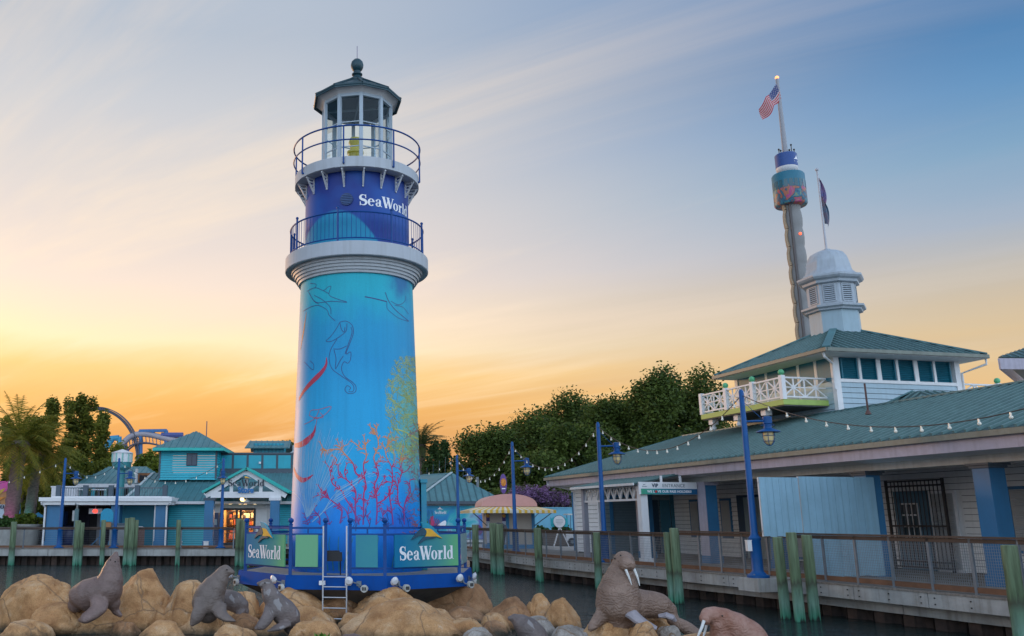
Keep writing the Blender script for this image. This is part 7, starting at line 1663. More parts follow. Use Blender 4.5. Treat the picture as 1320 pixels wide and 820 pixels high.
b = thing('waste_bin', 'rounded dark blue cart bin under the porch roof', 'bin', (X(92, 58), 58, 0)); mb = MB(); mb.lathe([(0.55, 0.05), (0.62, 0.3), (0.66, 0.8), (0.5, 1.1), (0.0, 1.25)], 18); mb.build('body', mat('cart_navy', (0.015, 0.03, 0.12), 0.4), b); mb = MB(); mb.tube([(-0.5, 0, 0.1), (-0.5, -0.05, 0.1)], 0.1, 10); mb.build('wheel', M_BLACK, b)
mb = MB(); mb.box(-0.35, 0.35, -0.2, 0.2, 1.3, 2.1); mb.box(-0.30, 0.30, -0.16, 0.16, 0.0, 1.3); tag(mb.build('vending_cabinet', mat('cabinet_blue', (0.012, 0.05, 0.16), 0.45), None, (X(81, 58.5), 58.5, 0)), 'blue cabinet against the porch column at the left', 'cabinet')
n_ = thing('notice_board', 'small teal arched notice board with wooden base on thin blue legs', 'sign', (X(139.5, 53.6), 53.6, 0))
w_ = (X(147.5, 53.6) - X(131.5, 53.6)) / 2; zb0, zb1 = Z(672.5, 53.6), Z(659, 53.6)
q = [(-w_, zb0), (w_, zb0), (w_, zb1 - 0.06)] + [(w_ * 0.85 * math.cos(a * math.pi / 8), zb1 - 0.06 + 0.22 * math.sin(a * math.pi / 8)) for a in range(9)] + [(-w_, zb1 - 0.06)]
mb = MB(); k = len(q); mb.add([(x, -0.03, z) for x, z in q] + [(x, 0.03, z) for x, z in q], [tuple(range(k)), tuple(range(2 * k - 1, k - 1, -1))] + [(i, k + i, k + (i + 1) % k, (i + 1) % k) for i in range(k)]); mb.build('panel', mat('notice_teal', (0.008, 0.27, 0.44), 0.5), n_)
mb = MB(); mb.box(-w_ * 0.75, w_ * 0.75, -0.02, 0.02, Z(681.5, 53.6), zb0 - 0.03); mb.build('wood_panel', mat('notice_wood', (0.34, 0.17, 0.07), 0.6, var=0.2), n_)
for s in (-1, 1):
    mb = MB(); mb.bar((s * w_ * 0.95, 0.04, 0), (s * w_ * 0.95, 0.04, zb0 + 0.1), 0.05, 0.05); mb.bar((s * w_ * 0.95, 0.04, 0.62), (s * (w_ + 0.55), -0.1, 0.0), 0.045, 0.045); mb.build('leg', M_COLBLUE, n_)
cp = thing('camera_post', 'weathered teal post with metal fittings behind the pair of piles by the porch', 'post', (X(100.5, 53.2), 53.2, 0)); mb = MB(); mb.box(-0.10, 0.10, -0.08, 0.08, 0, 2.2); mb.build('post', mat('post_teal_grey', (0.10, 0.17, 0.18), 0.6), cp); mb = MB(); mb.box(-0.22, -0.10, -0.1, 0.1, 1.5, 2.1); mb.tube([(0, 0, 2.2), (0.02, -0.05, 2.42), (-0.12, -0.1, 2.5)], 0.06, 8); mb.build('fitting', mat('fitting_steel', (0.35, 0.36, 0.36), 0.4, metal=0.5), cp)
for (u, v, lab) in ((268, 701, 'small white box on the railing left of the shop doors'), (234, 704, 'small white box on the quay before the teal siding')):
    mb = MB(); mb.box(-0.13, 0.13, -0.1, 0.1, 0, 0.35); mb.box(-0.15, 0.15, -0.12, 0.12, 0.35, 0.38); tag(mb.build('utility_box', M_WHITE_CLEAN, None, (X(u, 52.4), 52.4, 0)), lab, 'box')
um = thing('parasol', 'blue market parasol standing by the palms left of the porch', 'parasol', (X(51, 62), 62, 0)); rU = (X(62.5, 62) - X(40, 62)) / 2
mb = MB(); mb.lathe([(rU, Z(667, 62)), (rU * 0.5, Z(664, 62)), (0.05, Z(661, 62)), (0.0, Z(660, 62))], 8, smooth=False); mb.build('canopy', mat('parasol_blue', (0.01, 0.20, 0.38), 0.6, var=0.15), um); mb = MB(); mb.tube([(0, 0, 0), (0, 0, Z(661, 62))], 0.04, 8); mb.build('pole', M_GREYDK, um)
mb = MB(); mb.lathe([(0.9, 0), (0.9, 0.72), (0.95, 0.78), (0.95, 0.85), (0, 0.85)], 12); tag(mb.build('cafe_table', mat('table_dark', (0.06, 0.06, 0.06), 0.6), None, (X(51, 62) + 0.2, 61.6, 0)), 'dark round table under the blue parasol', 'table')
# ------------------------------------------------------------------ leaf clouds for crowns and shrubs
def leaf_mat(name, c0, c1, tr=0.35, warm=None):
    m = bpy.data.materials.new(name); m.use_nodes = True; t = m.node_tree; b = t.nodes['Principled BSDF']; N = lambda ty: t.nodes.new(ty); L = t.links.new
    g = N('ShaderNodeNewGeometry'); tcn = N('ShaderNodeTexCoord'); n = N('ShaderNodeTexNoise'); L(tcn.outputs['Object'], n.inputs['Vector']); n.inputs['Scale'].default_value = 0.55; n.inputs['Detail'].default_value = 3
    a = N('ShaderNodeMath'); a.operation = 'MULTIPLY_ADD'; L(g.outputs['Random Per Island'], a.inputs[0]); a.inputs[1].default_value = 0.55; L(n.outputs[0], a.inputs[2])
    r = ramp(t, [(0.42, c0 + (1,)), (1.0, c1 + (1,))]); L(a.outputs[0], r.inputs[0]); L(r.outputs[0], b.inputs['Base Color']); b.inputs['Roughness'].default_value = 0.6; b.inputs['Specular IOR Level'].default_value = 0.25
    ts = N('ShaderNodeBsdfTranslucent'); L(r.outputs[0], ts.inputs[0]); mx = N('ShaderNodeMixShader'); mx.inputs[0].default_value = tr; L(b.outputs[0], mx.inputs[1]); L(ts.outputs[0], mx.inputs[2]); L(mx.outputs[0], t.nodes['Material Output'].inputs[0]); return m
def leaf_mesh(name, blobs, n, size, seed, m, shell=0.45, narrow=0.55, clump=18, cs=0.35):
    """n leaves in clumps through the volumes of blobs (cx, cy, cz, rx, ry, rz)"""
    rg = np.random.default_rng(seed); B = np.array(blobs, float); w = (B[:, 3] * B[:, 4] * B[:, 5]) ** 0.75; w /= w.sum(); nc = max(1, n // clump)
    bi = rg.choice(len(B), nc, p=w); d = rg.normal(size=(nc, 3)); d /= np.linalg.norm(d, axis=1)[:, None]; rad = rg.random(nc) ** shell * (1 + 0.04 * rg.normal(size=nc))
    c = B[bi, :3] + d * rad[:, None] * B[bi, 3:]
    c = np.repeat(c, clump, 0); nn = len(c); c = c + np.clip(rg.normal(size=(nn, 3)), -1.7, 1.7) * cs * 0.85
    a = rg.normal(size=(nn, 3)); a[:, 2] *= 0.6; a /= np.linalg.norm(a, axis=1)[:, None]; b = rg.normal(size=(nn, 3)); b -= (b * a).sum(1)[:, None] * a; b /= np.linalg.norm(b, axis=1)[:, None]
    s = size * (0.6 + 0.8 * rg.random(nn))[:, None]; A = a * s; Bv = b * s * narrow
    V = np.stack([c - A, c - Bv * 0.9 - A * 0.1, c + A, c + Bv * 0.9 - A * 0.1], 1).reshape(-1, 3)
    me = bpy.data.meshes.new(name); me.vertices.add(len(V)); me.vertices.foreach_set('co', V.ravel()); me.loops.add(nn * 4); me.loops.foreach_set('vertex_index', np.arange(nn * 4, dtype=np.int32)); me.polygons.add(nn); me.polygons.foreach_set('loop_start', np.arange(0, nn * 4, 4, dtype=np.int32)); me.polygons.foreach_set('loop_total', np.full(nn, 4, dtype=np.int32)); me.materials.append(m); me.update(calc_edges=True); me.validate(); return me
M_BARK = mat('bark', (0.075, 0.055, 0.04), 0.9, var=0.35, scale=6, bump=0.4, bscale=18, stretch=(1, 1, 0.3))
M_OAK = leaf_mat('oak_leaves', (0.026, 0.052, 0.014), (0.105, 0.150, 0.028))
M_BAMB = leaf_mat('bamboo_leaves', (0.040, 0.068, 0.013), (0.19, 0.20, 0.028), 0.5)
M_CONIF = leaf_mat('conifer_leaves', (0.02, 0.05, 0.018), (0.06, 0.11, 0.03))
M_BUSH = leaf_mat('hedge_leaves', (0.015, 0.045, 0.010), (0.06, 0.12, 0.025))
M_YGREEN = leaf_mat('bright_leaves', (0.045, 0.09, 0.012), (0.20, 0.24, 0.035), 0.45)
def tree(name, label, x, y, h, rx, ry, seed, m, n=9000, size=0.22, cat='tree', blobs=None, trunk=0.35, group=None, open_=0.45, cs=0.4, base=0.0, low=0.25):
    rn = random.Random(seed); t = thing(name, label, cat, (x, y, base), 0, group)
    if blobs is None:
        blobs = []
        for k in range(11):
            a = rn.uniform(0, 6.28); r = rn.uniform(0.15, 0.75); z = h * rn.uniform(low + 0.1, 0.88); f = 1 - 0.5 * max(0, (z / h - 0.6) / 0.4); s = rn.uniform(0.25, 0.42)
            blobs.append((rx * r * math.cos(a) * f, ry * r * math.sin(a) * f, z, rx * s, ry * s, h * 0.12 * rn.uniform(0.8, 1.3)))
        blobs.append((0, 0, h * 0.84, rx * 0.35, ry * 0.35, h * 0.13))
    link('crown', leaf_mesh('crown', blobs, n, size, seed, m, open_, cs=cs), t)
    mb = MB(); mb.tube([(0, 0, -0.2), (0.05, 0, h * 0.15), (0.1 * rx * rn.uniform(-1, 1), 0, h * 0.34), (0, 0, h * 0.6)], [trunk, trunk * 0.8, trunk * 0.62, trunk * 0.3], 10)
    for k in range(7):
        b = blobs[k % len(blobs)]; mb.tube([(0, 0, h * rn.uniform(0.2, 0.4)), (b[0] * 0.5, b[1] * 0.5, (b[2] + h * 0.35) / 2), (b[0], b[1], b[2])], [trunk * 0.45, trunk * 0.3, trunk * 0.1], 7)
    mb.build('trunk', M_BARK, t); return t
def zt(v, Y): return P(600, v, Y).z
# oaks behind the right-hand buildings: (column, top row, distance, half width px, label)
OAKS = [(640, 548, 78, 42, 'dark broadleaf tree at the left end of the tree belt, above the mural roof'), (690, 528, 82, 50, 'spreading dark tree behind the purple flowering shrub'),
        (742, 500, 84, 48, 'tall dark tree rising behind the blue lamp post near the cream building'), (800, 508, 80, 46, 'round dark tree behind the left hip of the green roof'),
        (862, 472, 74, 46, 'tallest loose crowned oak left of the white balcony'), (918, 470, 78, 44, 'oak whose crown shows just behind the white balcony corner'), (770, 548, 72, 60, 'low dark tree filling the gap behind the roof hip'), (700, 585, 70, 60, 'low dark tree behind the kiosk and purple shrub'),
        (716, 520, 86, 44, 'dark tree filling the belt between the shrub and the kiosk lamp post'), (772, 522, 88, 44, 'dark tree filling the belt above the left hip of the roof'), (834, 522, 82, 40, 'dark tree joining the round tree and the tallest oak'), (892, 496, 84, 40, 'dark tree behind the gap between the tallest oak and the balcony'), (664, 545, 86, 40, 'dark tree behind the purple oval sign'),
        (612, 592, 80, 26, 'small low tree at the left edge of the tree belt')]
for i, (u, v, Y, hw, lab) in enumerate(OAKS):
    k = px2m(Y); h = zt(v, Y); tree('oak_tree', lab, P(u, 640, Y).x, Y, h, hw * k * 1.35, hw * k * 1.1, 40 + i, M_OAK, n=30000, size=0.15, cs=0.55, low=0.12, open_=0.42, group='broadleaf trees behind the right hand buildings')
for i, (u, v, Y, hw, lab) in enumerate([(574, 567, 92, 9, 'narrow upright dark conifer right of the lighthouse'), (562, 573, 95, 8, 'shorter conifer between lighthouse and palm'), (592, 590, 90, 14, 'soft round tree low behind the mural roof'), (553, 590, 90, 12, 'shaded tree directly behind the lighthouse edge')]):
    k = px2m(Y); h = zt(v, Y); r = hw * k; bl = [(0, 0, h * f, r * (1.25 - f) * 1.0 + 0.2, r * (1.25 - f) + 0.2, h * 0.12) for f in (0.2, 0.35, 0.5, 0.65, 0.78, 0.9)]
    tree('conifer', lab, P(u, 640, Y).x, Y, h, r, r, 60 + i, M_CONIF, n=4200, size=0.20, blobs=bl, cs=0.25)
# tall bamboo-like trees at the left
for i, (u, v, Y, hw, lab) in enumerate([(60, 514, 76, 9, 'leftmost feathery tall tree spire behind the palms'), (84, 512, 77, 15, 'second feathery tree, tall and dense, behind the palms'), (104, 510, 78, 12, 'feathery tree with twin spires left of the coaster loop'), (124, 532, 74, 13, 'feathery tree leaning right under the coaster loop'), (40, 535, 78, 16, 'dark feathery tree between the two palms'), (10, 540, 80, 22, 'dark tree behind the left palm at the picture edge'), (92, 585, 68, 30, 'low dark thicket tree behind the porch wing'), (30, 600, 70, 30, 'low dark tree behind the colourful round sign')]):
    k = px2m(Y); h = zt(v, Y); r = hw * k * 1.15; rn = random.Random(80 + i)
    bl = [(r * rn.uniform(-1.1, 1.1) * (1.15 - f), r * rn.uniform(-1, 1), h * f, r * rn.uniform(0.25, 0.55) * (1.2 - 0.85 * f), r * 0.42 * (1.2 - 0.8 * f), h * 0.06) for f in [0.08 + 0.86 * j / 13 for j in range(14)]] + [(r * rn.uniform(-0.5, 0.5), 0, h * 0.93, r * 0.16, r * 0.16, h * 0.05), (r * rn.uniform(-0.9, 0.9), 0, h * 0.86, r * 0.16, r * 0.16, h * 0.06)]
    tree('feathery_tree', lab, P(u, 640, Y).x, Y, h, r, r, 80 + i, M_BAMB, n=12000, size=0.15, blobs=bl, cs=0.28, trunk=0.2, group='feathery trees behind the left hand porch')
for i, (u, v, Y, hw, lab) in enumerate([(190, 580, 82, 26, 'bright yellow green tree between roof tank and teal tower'), (150, 572, 86, 16, 'yellow green tree under the coaster track'), (132, 590, 78, 14, 'green tree behind the left side of the roof tank'), (372, 572, 74, 10, 'dark green tree behind the roof monitor, left of the lighthouse'), (205, 590, 80, 14, 'low yellow green tree touching the teal tower')]):
    k = px2m(Y); h = zt(v, Y); tree('leafy_tree', lab, P(u, 640, Y).x, Y, h, hw * k, hw * k, 100 + i, M_YGREEN if i != 3 else M_OAK, n=6500, size=0.2, cs=0.35, low=0.2)
# ------------------------------------------------------------------ palms
M_FROND = leaf_mat('palm_fronds', (0.06, 0.10, 0.015), (0.28, 0.25, 0.035), 0.5); M_FROND2 = leaf_mat('far_palm_fronds', (0.03, 0.06, 0.02), (0.10, 0.12, 0.04), 0.4)
M_PTRUNK = mat('palm_trunk', (0.13, 0.10, 0.085), 0.9, var=0.4, scale=5, bump=0.6, bscale=9, stretch=(1, 1, 2.5))
def palm(label, x, y, h, fl, seed, m, nf=46, tr=0.3, lean=0.0, glow=None):
    rn = random.Random(seed); t = thing('palm_tree', label, 'palm tree', (x, y, 0)); mb = MB(); n = 26
    prof = []
    for i in range(n + 1):
        f = i / n; r = tr * (1.25 - 0.35 * f) * (1.06 if i % 2 else 0.94) * (1 + (0.7 * max(0, (f - 0.80) / 0.2) if f < 0.97 else 0.2)); prof.append((r, h * f))
    mb.lathe(prof, 12, cap1=True); mb.map(lambda p: Vector((p.x + lean * (p.z / h) ** 1.5, p.y, p.z))); mb.build('trunk', M_PTRUNK, t)
    mb = MB()
    for k in range(nf):
        a = k * 2.39996 + rn.uniform(-0.2, 0.2); e = math.radians(rn.uniform(-30, 80)) ; L_ = fl * rn.uniform(0.8, 1.1); p = Vector((lean, 0, h - 0.1)); d = Vector((math.cos(a) * math.cos(e), math.sin(a) * math.cos(e), math.sin(e))); pts = [p.copy()]; seg = 12
        for j in range(seg): d = (d + Vector((0.02, 0, -0.105 - 0.02 * max(0, d.z)))).normalized(); p = p + d * (L_ / seg); pts.append(p.copy())
        for j in range(1, seg + 1):
            q = pts[j]; tn = (pts[j] - pts[j - 1]).normalized(); sd = tn.cross(Vector((0, 0, 1))); sd = sd.normalized() if sd.length > 1e-3 else Vector((1, 0, 0)); lf = L_ * 0.21 * math.sin(math.pi * min(1, 0.12 + 0.86 * j / seg)) + 0.08
            for s in (-1, 1):
                for f in (0.0, 0.33, 0.66):
                    b = pts[j - 1].lerp(q, f); tip = b + (sd * s * 0.78 + tn * 0.55 + Vector((0, 0, rn.uniform(-0.55, -0.05)))).normalized() * lf * rn.uniform(0.8, 1.1); wv = tn * 0.035
                    mb.add([b - wv, b + wv, tip], [(0, 1, 2)])
        mb.tube(pts, [0.035 * (1 - 0.8 * j / seg) for j in range(seg + 1)], 4, cap=False)
    mb.build('crown', m, t); return t
Yp = 58.0
palm('thick palm at the left edge, its trunk lit pink at the foot', P(16, 640, Yp).x, Yp, zt(568, Yp), 4.1, 1, M_FROND, 54, 0.42, 0.25)
palm('second palm with slimmer grey trunk, left of the porch', P(39, 640, 60).x, 60, zt(582, 60), 3.5, 2, M_FROND, 50, 0.33, 0.35)
palm('far palm showing beside the lighthouse on the right', P(545, 640, 96).x, 96, zt(573, 96), 3.6, 3, M_FROND2, 40, 0.3)
# the pink and cyan spotlights at the palm feet
for (u, Y, z, c, e) in ((12.5, 57.1, 0.9, (1.0, 0.03, 0.75), 60), (36.5, 59.2, 1.6, (0.05, 0.8, 0.75), 22)):
    l = bpy.data.lights.new('palm_uplight', 'SPOT'); l.energy = e * 3; l.color = c; l.spot_size = math.radians(70); l.shadow_soft_size = 0.1; o = bpy.data.objects.new('palm_uplight', l); COL.objects.link(o); o.location = (P(u, 640, Y).x - 0.3, Y - 0.35, z - 0.4); o.rotation_euler = (math.radians(158), 0, 0)
# ------------------------------------------------------------------ round sea-life sign at the left edge
YC = 60.0
def Xc(u): return P(u, 640, YC + 1).x
cs_ = thing('park_sign', 'colourful round sign with dark lettering behind the left palm trunk', 'sign', (Xc(2), YC + 1, 0))
def flat(name, pts, m, y, th=0.05):
    q = [Vector((P(u, v, YC + 1).x - Xc(2), y, P(u, v, YC + 1).z)) for u, v in pts]; n = len(q); mb = MB(); mb.add([tuple(p) for p in q] + [(p.x, p.y + th, p.z) for p in q], [tuple(range(n)), tuple(range(2 * n - 1, n - 1, -1))] + [(i, n + i, n + (i + 1) % n, (i + 1) % n) for i in range(n)]); return mb.build(name, m, cs_)
circ = lambda cu, cv, ru, rv, n=28: [(cu + ru * math.cos(-2 * math.pi * k / n), cv - rv * math.sin(-2 * math.pi * k / n)) for k in range(n)][::-1]
flat('disc', circ(-2, 656, 28.5, 30), mat('sign_rim_blue', (0.01, 0.16, 0.36), 0.5, col2=(0.02, 0.25, 0.45), scale=1), 0.0)
flat('inner_disc', circ(-3, 655, 24.5, 26), mat('sign_orange', (0.42, 0.15, 0.06), 0.5, col2=(0.55, 0.28, 0.10), scale=0.8), -0.04)
flat('pink_fin', smooth_px([(30, 616.5), (18, 626), (6, 634), (-12, 640), (-30, 642), (-30, 628), (-8, 622), (10, 620)], 4), mat('sign_pink', (0.62, 0.04, 0.30), 0.5, col2=(0.70, 0.14, 0.42), scale=1), -0.08)
flat('yellow_stripe', smooth_px([(8, 629), (2, 636), (-12, 641), (-28, 644), (-28, 640), (-12, 637)], 4), mat('sign_yellow', (0.65, 0.42, 0.05), 0.5), -0.10)
flat('orange_stripe', smooth_px([(7, 641), (-4, 647), (-24, 650), (-24, 644), (-6, 640)], 4), mat('sign_amber', (0.70, 0.26, 0.03), 0.5), -0.12)
flat('white_wave', smooth_px([(24, 668), (25, 676), (15, 682), (20, 688), (8, 692), (-4, 684), (-26, 686), (-26, 650), (-4, 650), (12, 652), (22, 662)], 4), mat('sign_wave', (0.40, 0.52, 0.64), 0.5, col2=(0.55, 0.62, 0.70), scale=1.4), -0.07)
flat('blue_wave', smooth_px([(27, 688), (22, 697), (12, 700), (-26, 702), (-26, 694), (-4, 692), (8, 694), (18, 686)], 4), mat('sign_wave_blue', (0.02, 0.22, 0.45), 0.5, col2=(0.10, 0.40, 0.60), scale=2), -0.09)
xw0, xw1 = P(-26, 655, YC + 1).x - Xc(2), P(21, 655, YC + 1).x - Xc(2); zw0, zw1 = P(0, 656, YC + 1).z, P(0, 648, YC + 1).z
serif_text('SeaWorld', lambda x, y, o: (xw0 + (xw1 - xw0) * x / WORD, -0.13 - o, zw0 + (zw1 - zw0) * y), 'lettering', mat('sign_ink', (0.012, 0.015, 0.05), 0.5), cs_, 0.02)
mb = MB(); mb.box(-1.2, -1.0, 0.06, 0.2, 0, 1.5); mb.box(0.2, 0.4, 0.06, 0.2, 0, 1.5); mb.build('leg', M_GREYDK, cs_)
# planters
def planter(u, Y, r, h, lab, n, m, seed):
    t = thing('planter', lab, 'planter', (P(u, 640, Y).x, Y, 0)); mb = MB(); mb.lathe([(r * 0.82, 0), (r, h * 0.92), (r * 1.06, h * 0.93), (r * 1.06, h), (r * 0.9, h), (r * 0.9, h * 0.9), (0, h * 0.9)], 20); mb.build('pot', M_CONC, t)
    link('plant', leaf_mesh('plant', [(0, 0, h + 0.25, r * 0.95, r * 0.95, 0.35)], n, 0.12, seed, m, 0.6, clump=8, cs=0.1), t)
planter(4, 54.5, 0.95, 1.15, 'round concrete planter at the left edge before the palm', 900, M_BUSH, 5); planter(37, 57, 0.9, 1.3, 'square looking concrete planter under the second palm', 900, M_YGREEN, 6)
def bush(u, Y, vtop, hw, lab, m, n, seed, size=0.13, name='bush'):
    k = px2m(Y); h = zt(vtop, Y); r = hw * k; t = thing(name, lab, 'bush', (P(u, 640, Y).x, Y, 0)); rn = random.Random(seed)
    bl = [(r * rn.uniform(-0.6, 0.6), r * rn.uniform(-0.4, 0.4), h * rn.uniform(0.35, 0.72), r * 0.45, r * 0.45, h * 0.28) for _ in range(7)]; link('foliage', leaf_mesh('foliage', bl, n, size, seed, m, 0.5, clump=10, cs=0.16), t)
    mb = MB()
    for q in range(5): mb.tube([(rn.uniform(-0.1, 0.1), 0, 0), (r * rn.uniform(-0.4, 0.4), 0, h * 0.5)], [0.04, 0.015], 6)
    mb.build('stems', M_BARK, t); return t
bush(22, 57.5, 683, 10, 'dark green bush at the foot of the left palm', M_BUSH, 2500, 11); bush(29, 59.5, 690, 7, 'light green bush between the two palms', M_YGREEN, 1500, 12); bush(45, 61, 682, 4, 'bright yellow green plant beside the blue parasol', M_YGREEN, 900, 13)
# ------------------------------------------------------------------ sea mural building, kiosk and the yard between
YMU = 62.0
mu = thing('mural_building', 'low building with teal hip roof and painted underwater wall', 'building', (0, 0, 0))
e0, e1, ez = P(533, 640, YMU).x, P(651, 640, YMU).x, Z(646, YMU); apx = P(579, 609, YMU + 4)
ribs = MB(); rf = MB(); bk = YMU + 8.4
hx = P(583, 640, YMU + 4).x; hz = Z(609.5, YMU + 4)
roof_face(rf, [(e0, YMU, ez), (e1, YMU, ez), (hx, YMU + 4, hz)], ribs, 0.46, t=0.07, rw=0.06); roof_face(rf, [(e0 - 3, bk, ez), (e0, YMU, ez), (hx, YMU + 4, hz), (hx - 2.5, bk - 1.5, hz)], ribs, 0.46, t=0.07, rw=0.06); roof_face(rf, [(e1, YMU, ez), (e1, bk, ez), (hx, YMU + 4, hz)], ribs, 0.46, t=0.07, rw=0.06); roof_face(rf, [(e1, bk, ez), (e0 - 3, bk, ez), (hx - 2.5, bk - 1.5, hz), (hx, YMU + 4, hz)], ribs, 0.46, t=0.07)
ro = rf.build('roof', M_ROOF_L, mu); ribs.build('roof_seams', mat('seam_dark', (0.03, 0.10, 0.12), 0.5), ro)
mb = MB(); mb.bar((e0, YMU, ez + 0.04), (hx, YMU + 4, hz + 0.04), 0.2, 0.05); mb.build('hip_cap', mat('hip_cap_pale', (0.36, 0.44, 0.46)), ro)
mb = MB(); mb.box(e0, e1, YMU - 0.06, YMU, ez - 0.2, ez - 0.01); mb.build('fascia_board', M_GREYDK, mu)
mb = MB(); mb.tube([(P(616, 640, YMU + 2).x, YMU + 2, ez + 0.5), (P(616, 640, YMU + 2).x, YMU + 2, Z(615, YMU + 2))], 0.10, 10); mb.build('roof_vent', M_GALV, mu)
w0, w1 = P(538, 640, YMU + 0.5).x, P(640, 640, YMU + 0.5).x
mb = MB(); mb.box(w0, w1, YMU + 0.5, YMU + 7.5, 0, ez - 0.05); mb.build('wall', mat('mural_wall_grey', (0.36, 0.40, 0.43), 0.6), mu)
def wallmural():
    m = bpy.data.materials.new('wall_mural'); m.use_nodes = True; t = m.node_tree; b = t.nodes['Principled BSDF']; N = lambda ty: t.nodes.new(ty); L = t.links.new
    tcn = N('ShaderNodeTexCoord'); mp_ = N('ShaderNodeMapping'); L(tcn.outputs['Generated'], mp_.inputs[0]); mp_.inputs['Scale'].default_value = (1.6, 1, 1.0)
    n = N('ShaderNodeTexNoise'); L(mp_.outputs[0], n.inputs['Vector']); n.inputs['Scale'].default_value = 2.2; n.inputs['Detail'].default_value = 5; n.inputs['Distortion'].default_value = 1.2
    sp = N('ShaderNodeSeparateXYZ'); L(tcn.outputs['Generated'], sp.inputs[0]); a = N('ShaderNodeMath'); a.operation = 'MULTIPLY_ADD'; L(sp.outputs[0], a.inputs[0]); a.inputs[1].default_value = 0.5; L(n.outputs[0], a.inputs[2])
    r = ramp(t, [(0.3, (0.005, 0.10, 0.36, 1)), (0.55, (0.008, 0.22, 0.48, 1)), (0.75, (0.02, 0.36, 0.44, 1)), (0.88, (0.20, 0.48, 0.55, 1)), (0.98, (0.14, 0.10, 0.36, 1)), (1.0, (0.05, 0.18, 0.46, 1))]); L(a.outputs[0], r.inputs[0]); L(r.outputs[0], b.inputs['Base Color']); b.inputs['Roughness'].default_value = 0.5; return m
mb = MB(); zm0, zm1 = Z(695, YMU + 0.4), Z(652, YMU + 0.4); mb.box(P(541, 640, YMU + 0.4).x, P(623, 640, YMU + 0.4).x, YMU + 0.44, YMU + 0.49, zm0, zm1); wm = mb.build('painted_panel', wallmural(), mu)
def mu_px(u, v, d=0.0): p = P(u, v, YMU + 0.43); return (p.x, YMU + 0.43 - d, p.z)
mb = MB(); rn = random.Random(9)
for k in range(26):
    a = math.radians(rn.uniform(20, 160)); l = rn.uniform(6, 13); c0 = mu_px(558, 684, 0.002 * k * 0.2); e = mu_px(558 + l * math.cos(a), 684 - l * 1.5 * math.sin(a), 0.0004 * k); mb.bar(c0, e, 0.10, 0.01 + 0.0005 * k)
mb.build('pink_coral', mat('mural_pink', (0.50, 0.04, 0.16), 0.5), wm)
mb = MB()
for x in (549, 552, 556): 
    pts = [mu_px(x + 1.5 * math.sin(j * 1.3), 690 - j * 4.5, 0.012) for j in range(8)]
    for p, q in zip(pts, pts[1:]): mb.bar(p, q, 0.11, 0.008)
mb.build('kelp', mat('mural_kelp', (0.02, 0.16, 0.05), 0.5), wm)
mb = MB(); q = [mu_px(u, v, 0.016) for u, v in smooth_px([(563, 678), (568, 674), (574, 671), (575, 676), (570, 682), (563, 681)], 4)]; mb.add(q, [tuple(range(len(q)))]); mb.build('white_fish', M_LETTER, wm)
mb = MB(); q = [mu_px(u, v, 0.016) for u, v in smooth_px([(616, 676), (620, 679), (622, 686), (618, 690), (614, 684)], 4)]; mb.add(q, [tuple(range(len(q)))]); mb.build('purple_fish', mat('mural_purple', (0.12, 0.03, 0.16), 0.5), wm)
mx0, mx1 = P(561, 660, YMU).x, P(576, 660, YMU).x; mz0, mz1 = P(561, 662.5, YMU).z, P(561, 658.5, YMU).z
serif_text('SeaWorld', lambda x, y, o: (mx0 + (mx1 - mx0) * x / WORD, YMU + 0.43 - o, mz0 + (mz1 - mz0) * y), 'lettering', M_LETTER, wm, 0.02)
mb = MB(); q = [mu_px(u, v, 0.03) for u, v in ((563.5, 656.5), (566, 655), (567, 653), (568.5, 655.5), (571.5, 657), (567, 656.6))]; mb.add(q, [tuple(range(6))]); mb.build('emblem_fin', M_LETTER, wm)
mb = MB(); mb.box(P(600, 640, YMU).x, P(624, 640, YMU).x, YMU + 0.3, YMU + 0.48, Z(699, YMU), Z(696.5, YMU)); mb.build('ledge', M_WHITE, mu)
# kiosk
YKI = 51.5
kc = P(655, 640, YKI).x; K = lambda u: P(u, 640, YKI).x - kc; KZ = lambda v: P(655, v, YKI).z
ki = thing('kiosk', 'small kiosk with pink barrel roof and yellow striped awning', 'kiosk', (kc, YKI, 0))
M_KW = mat('kiosk_wall', (0.46, 0.41, 0.36), 0.6, var=0.06); M_KB = mat('kiosk_blue', (0.03, 0.20, 0.42), 0.5)
mb = MB(); mb.box(K(628), K(686), 0, 2.4, 0.02, KZ(657)); mb.build('wall', M_KW, ki)
mb = MB(); mb.box(K(627), K(687.5), -0.06, 2.45, 0.0, 0.22)
for u in (627.5, 652.5, 685.5): mb.box(K(u) - 0.07, K(u) + 0.10, -0.07, 0.02, 0.0, KZ(657))
mb.build('blue_trim', M_KB, ki)
for u in (625.5, 646):
    mb = MB(); mb.box(K(u), K(u + 4.5), -0.10, -0.075, 0.3, KZ(659)); pb = mb.build('poster', mat('poster_white', (0.55, 0.58, 0.66), 0.5, col2=(0.35, 0.42, 0.58), scale=3), ki); mb = MB(); mb.box(K(u), K(u + 4.5), -0.106, -0.10, KZ(672), KZ(659)); mb.build('poster_top', mat('poster_purple', (0.05, 0.03, 0.16), 0.5), pb)
    mb = MB(); mb.tube([(K(u + 2.2), -0.106, KZ(665)), (K(u + 2.2), -0.112, KZ(665))], 0.10, 12, smooth=False); mb.build('poster_sun', mat('poster_gold', (0.65, 0.32, 0.05), 0.5), pb)
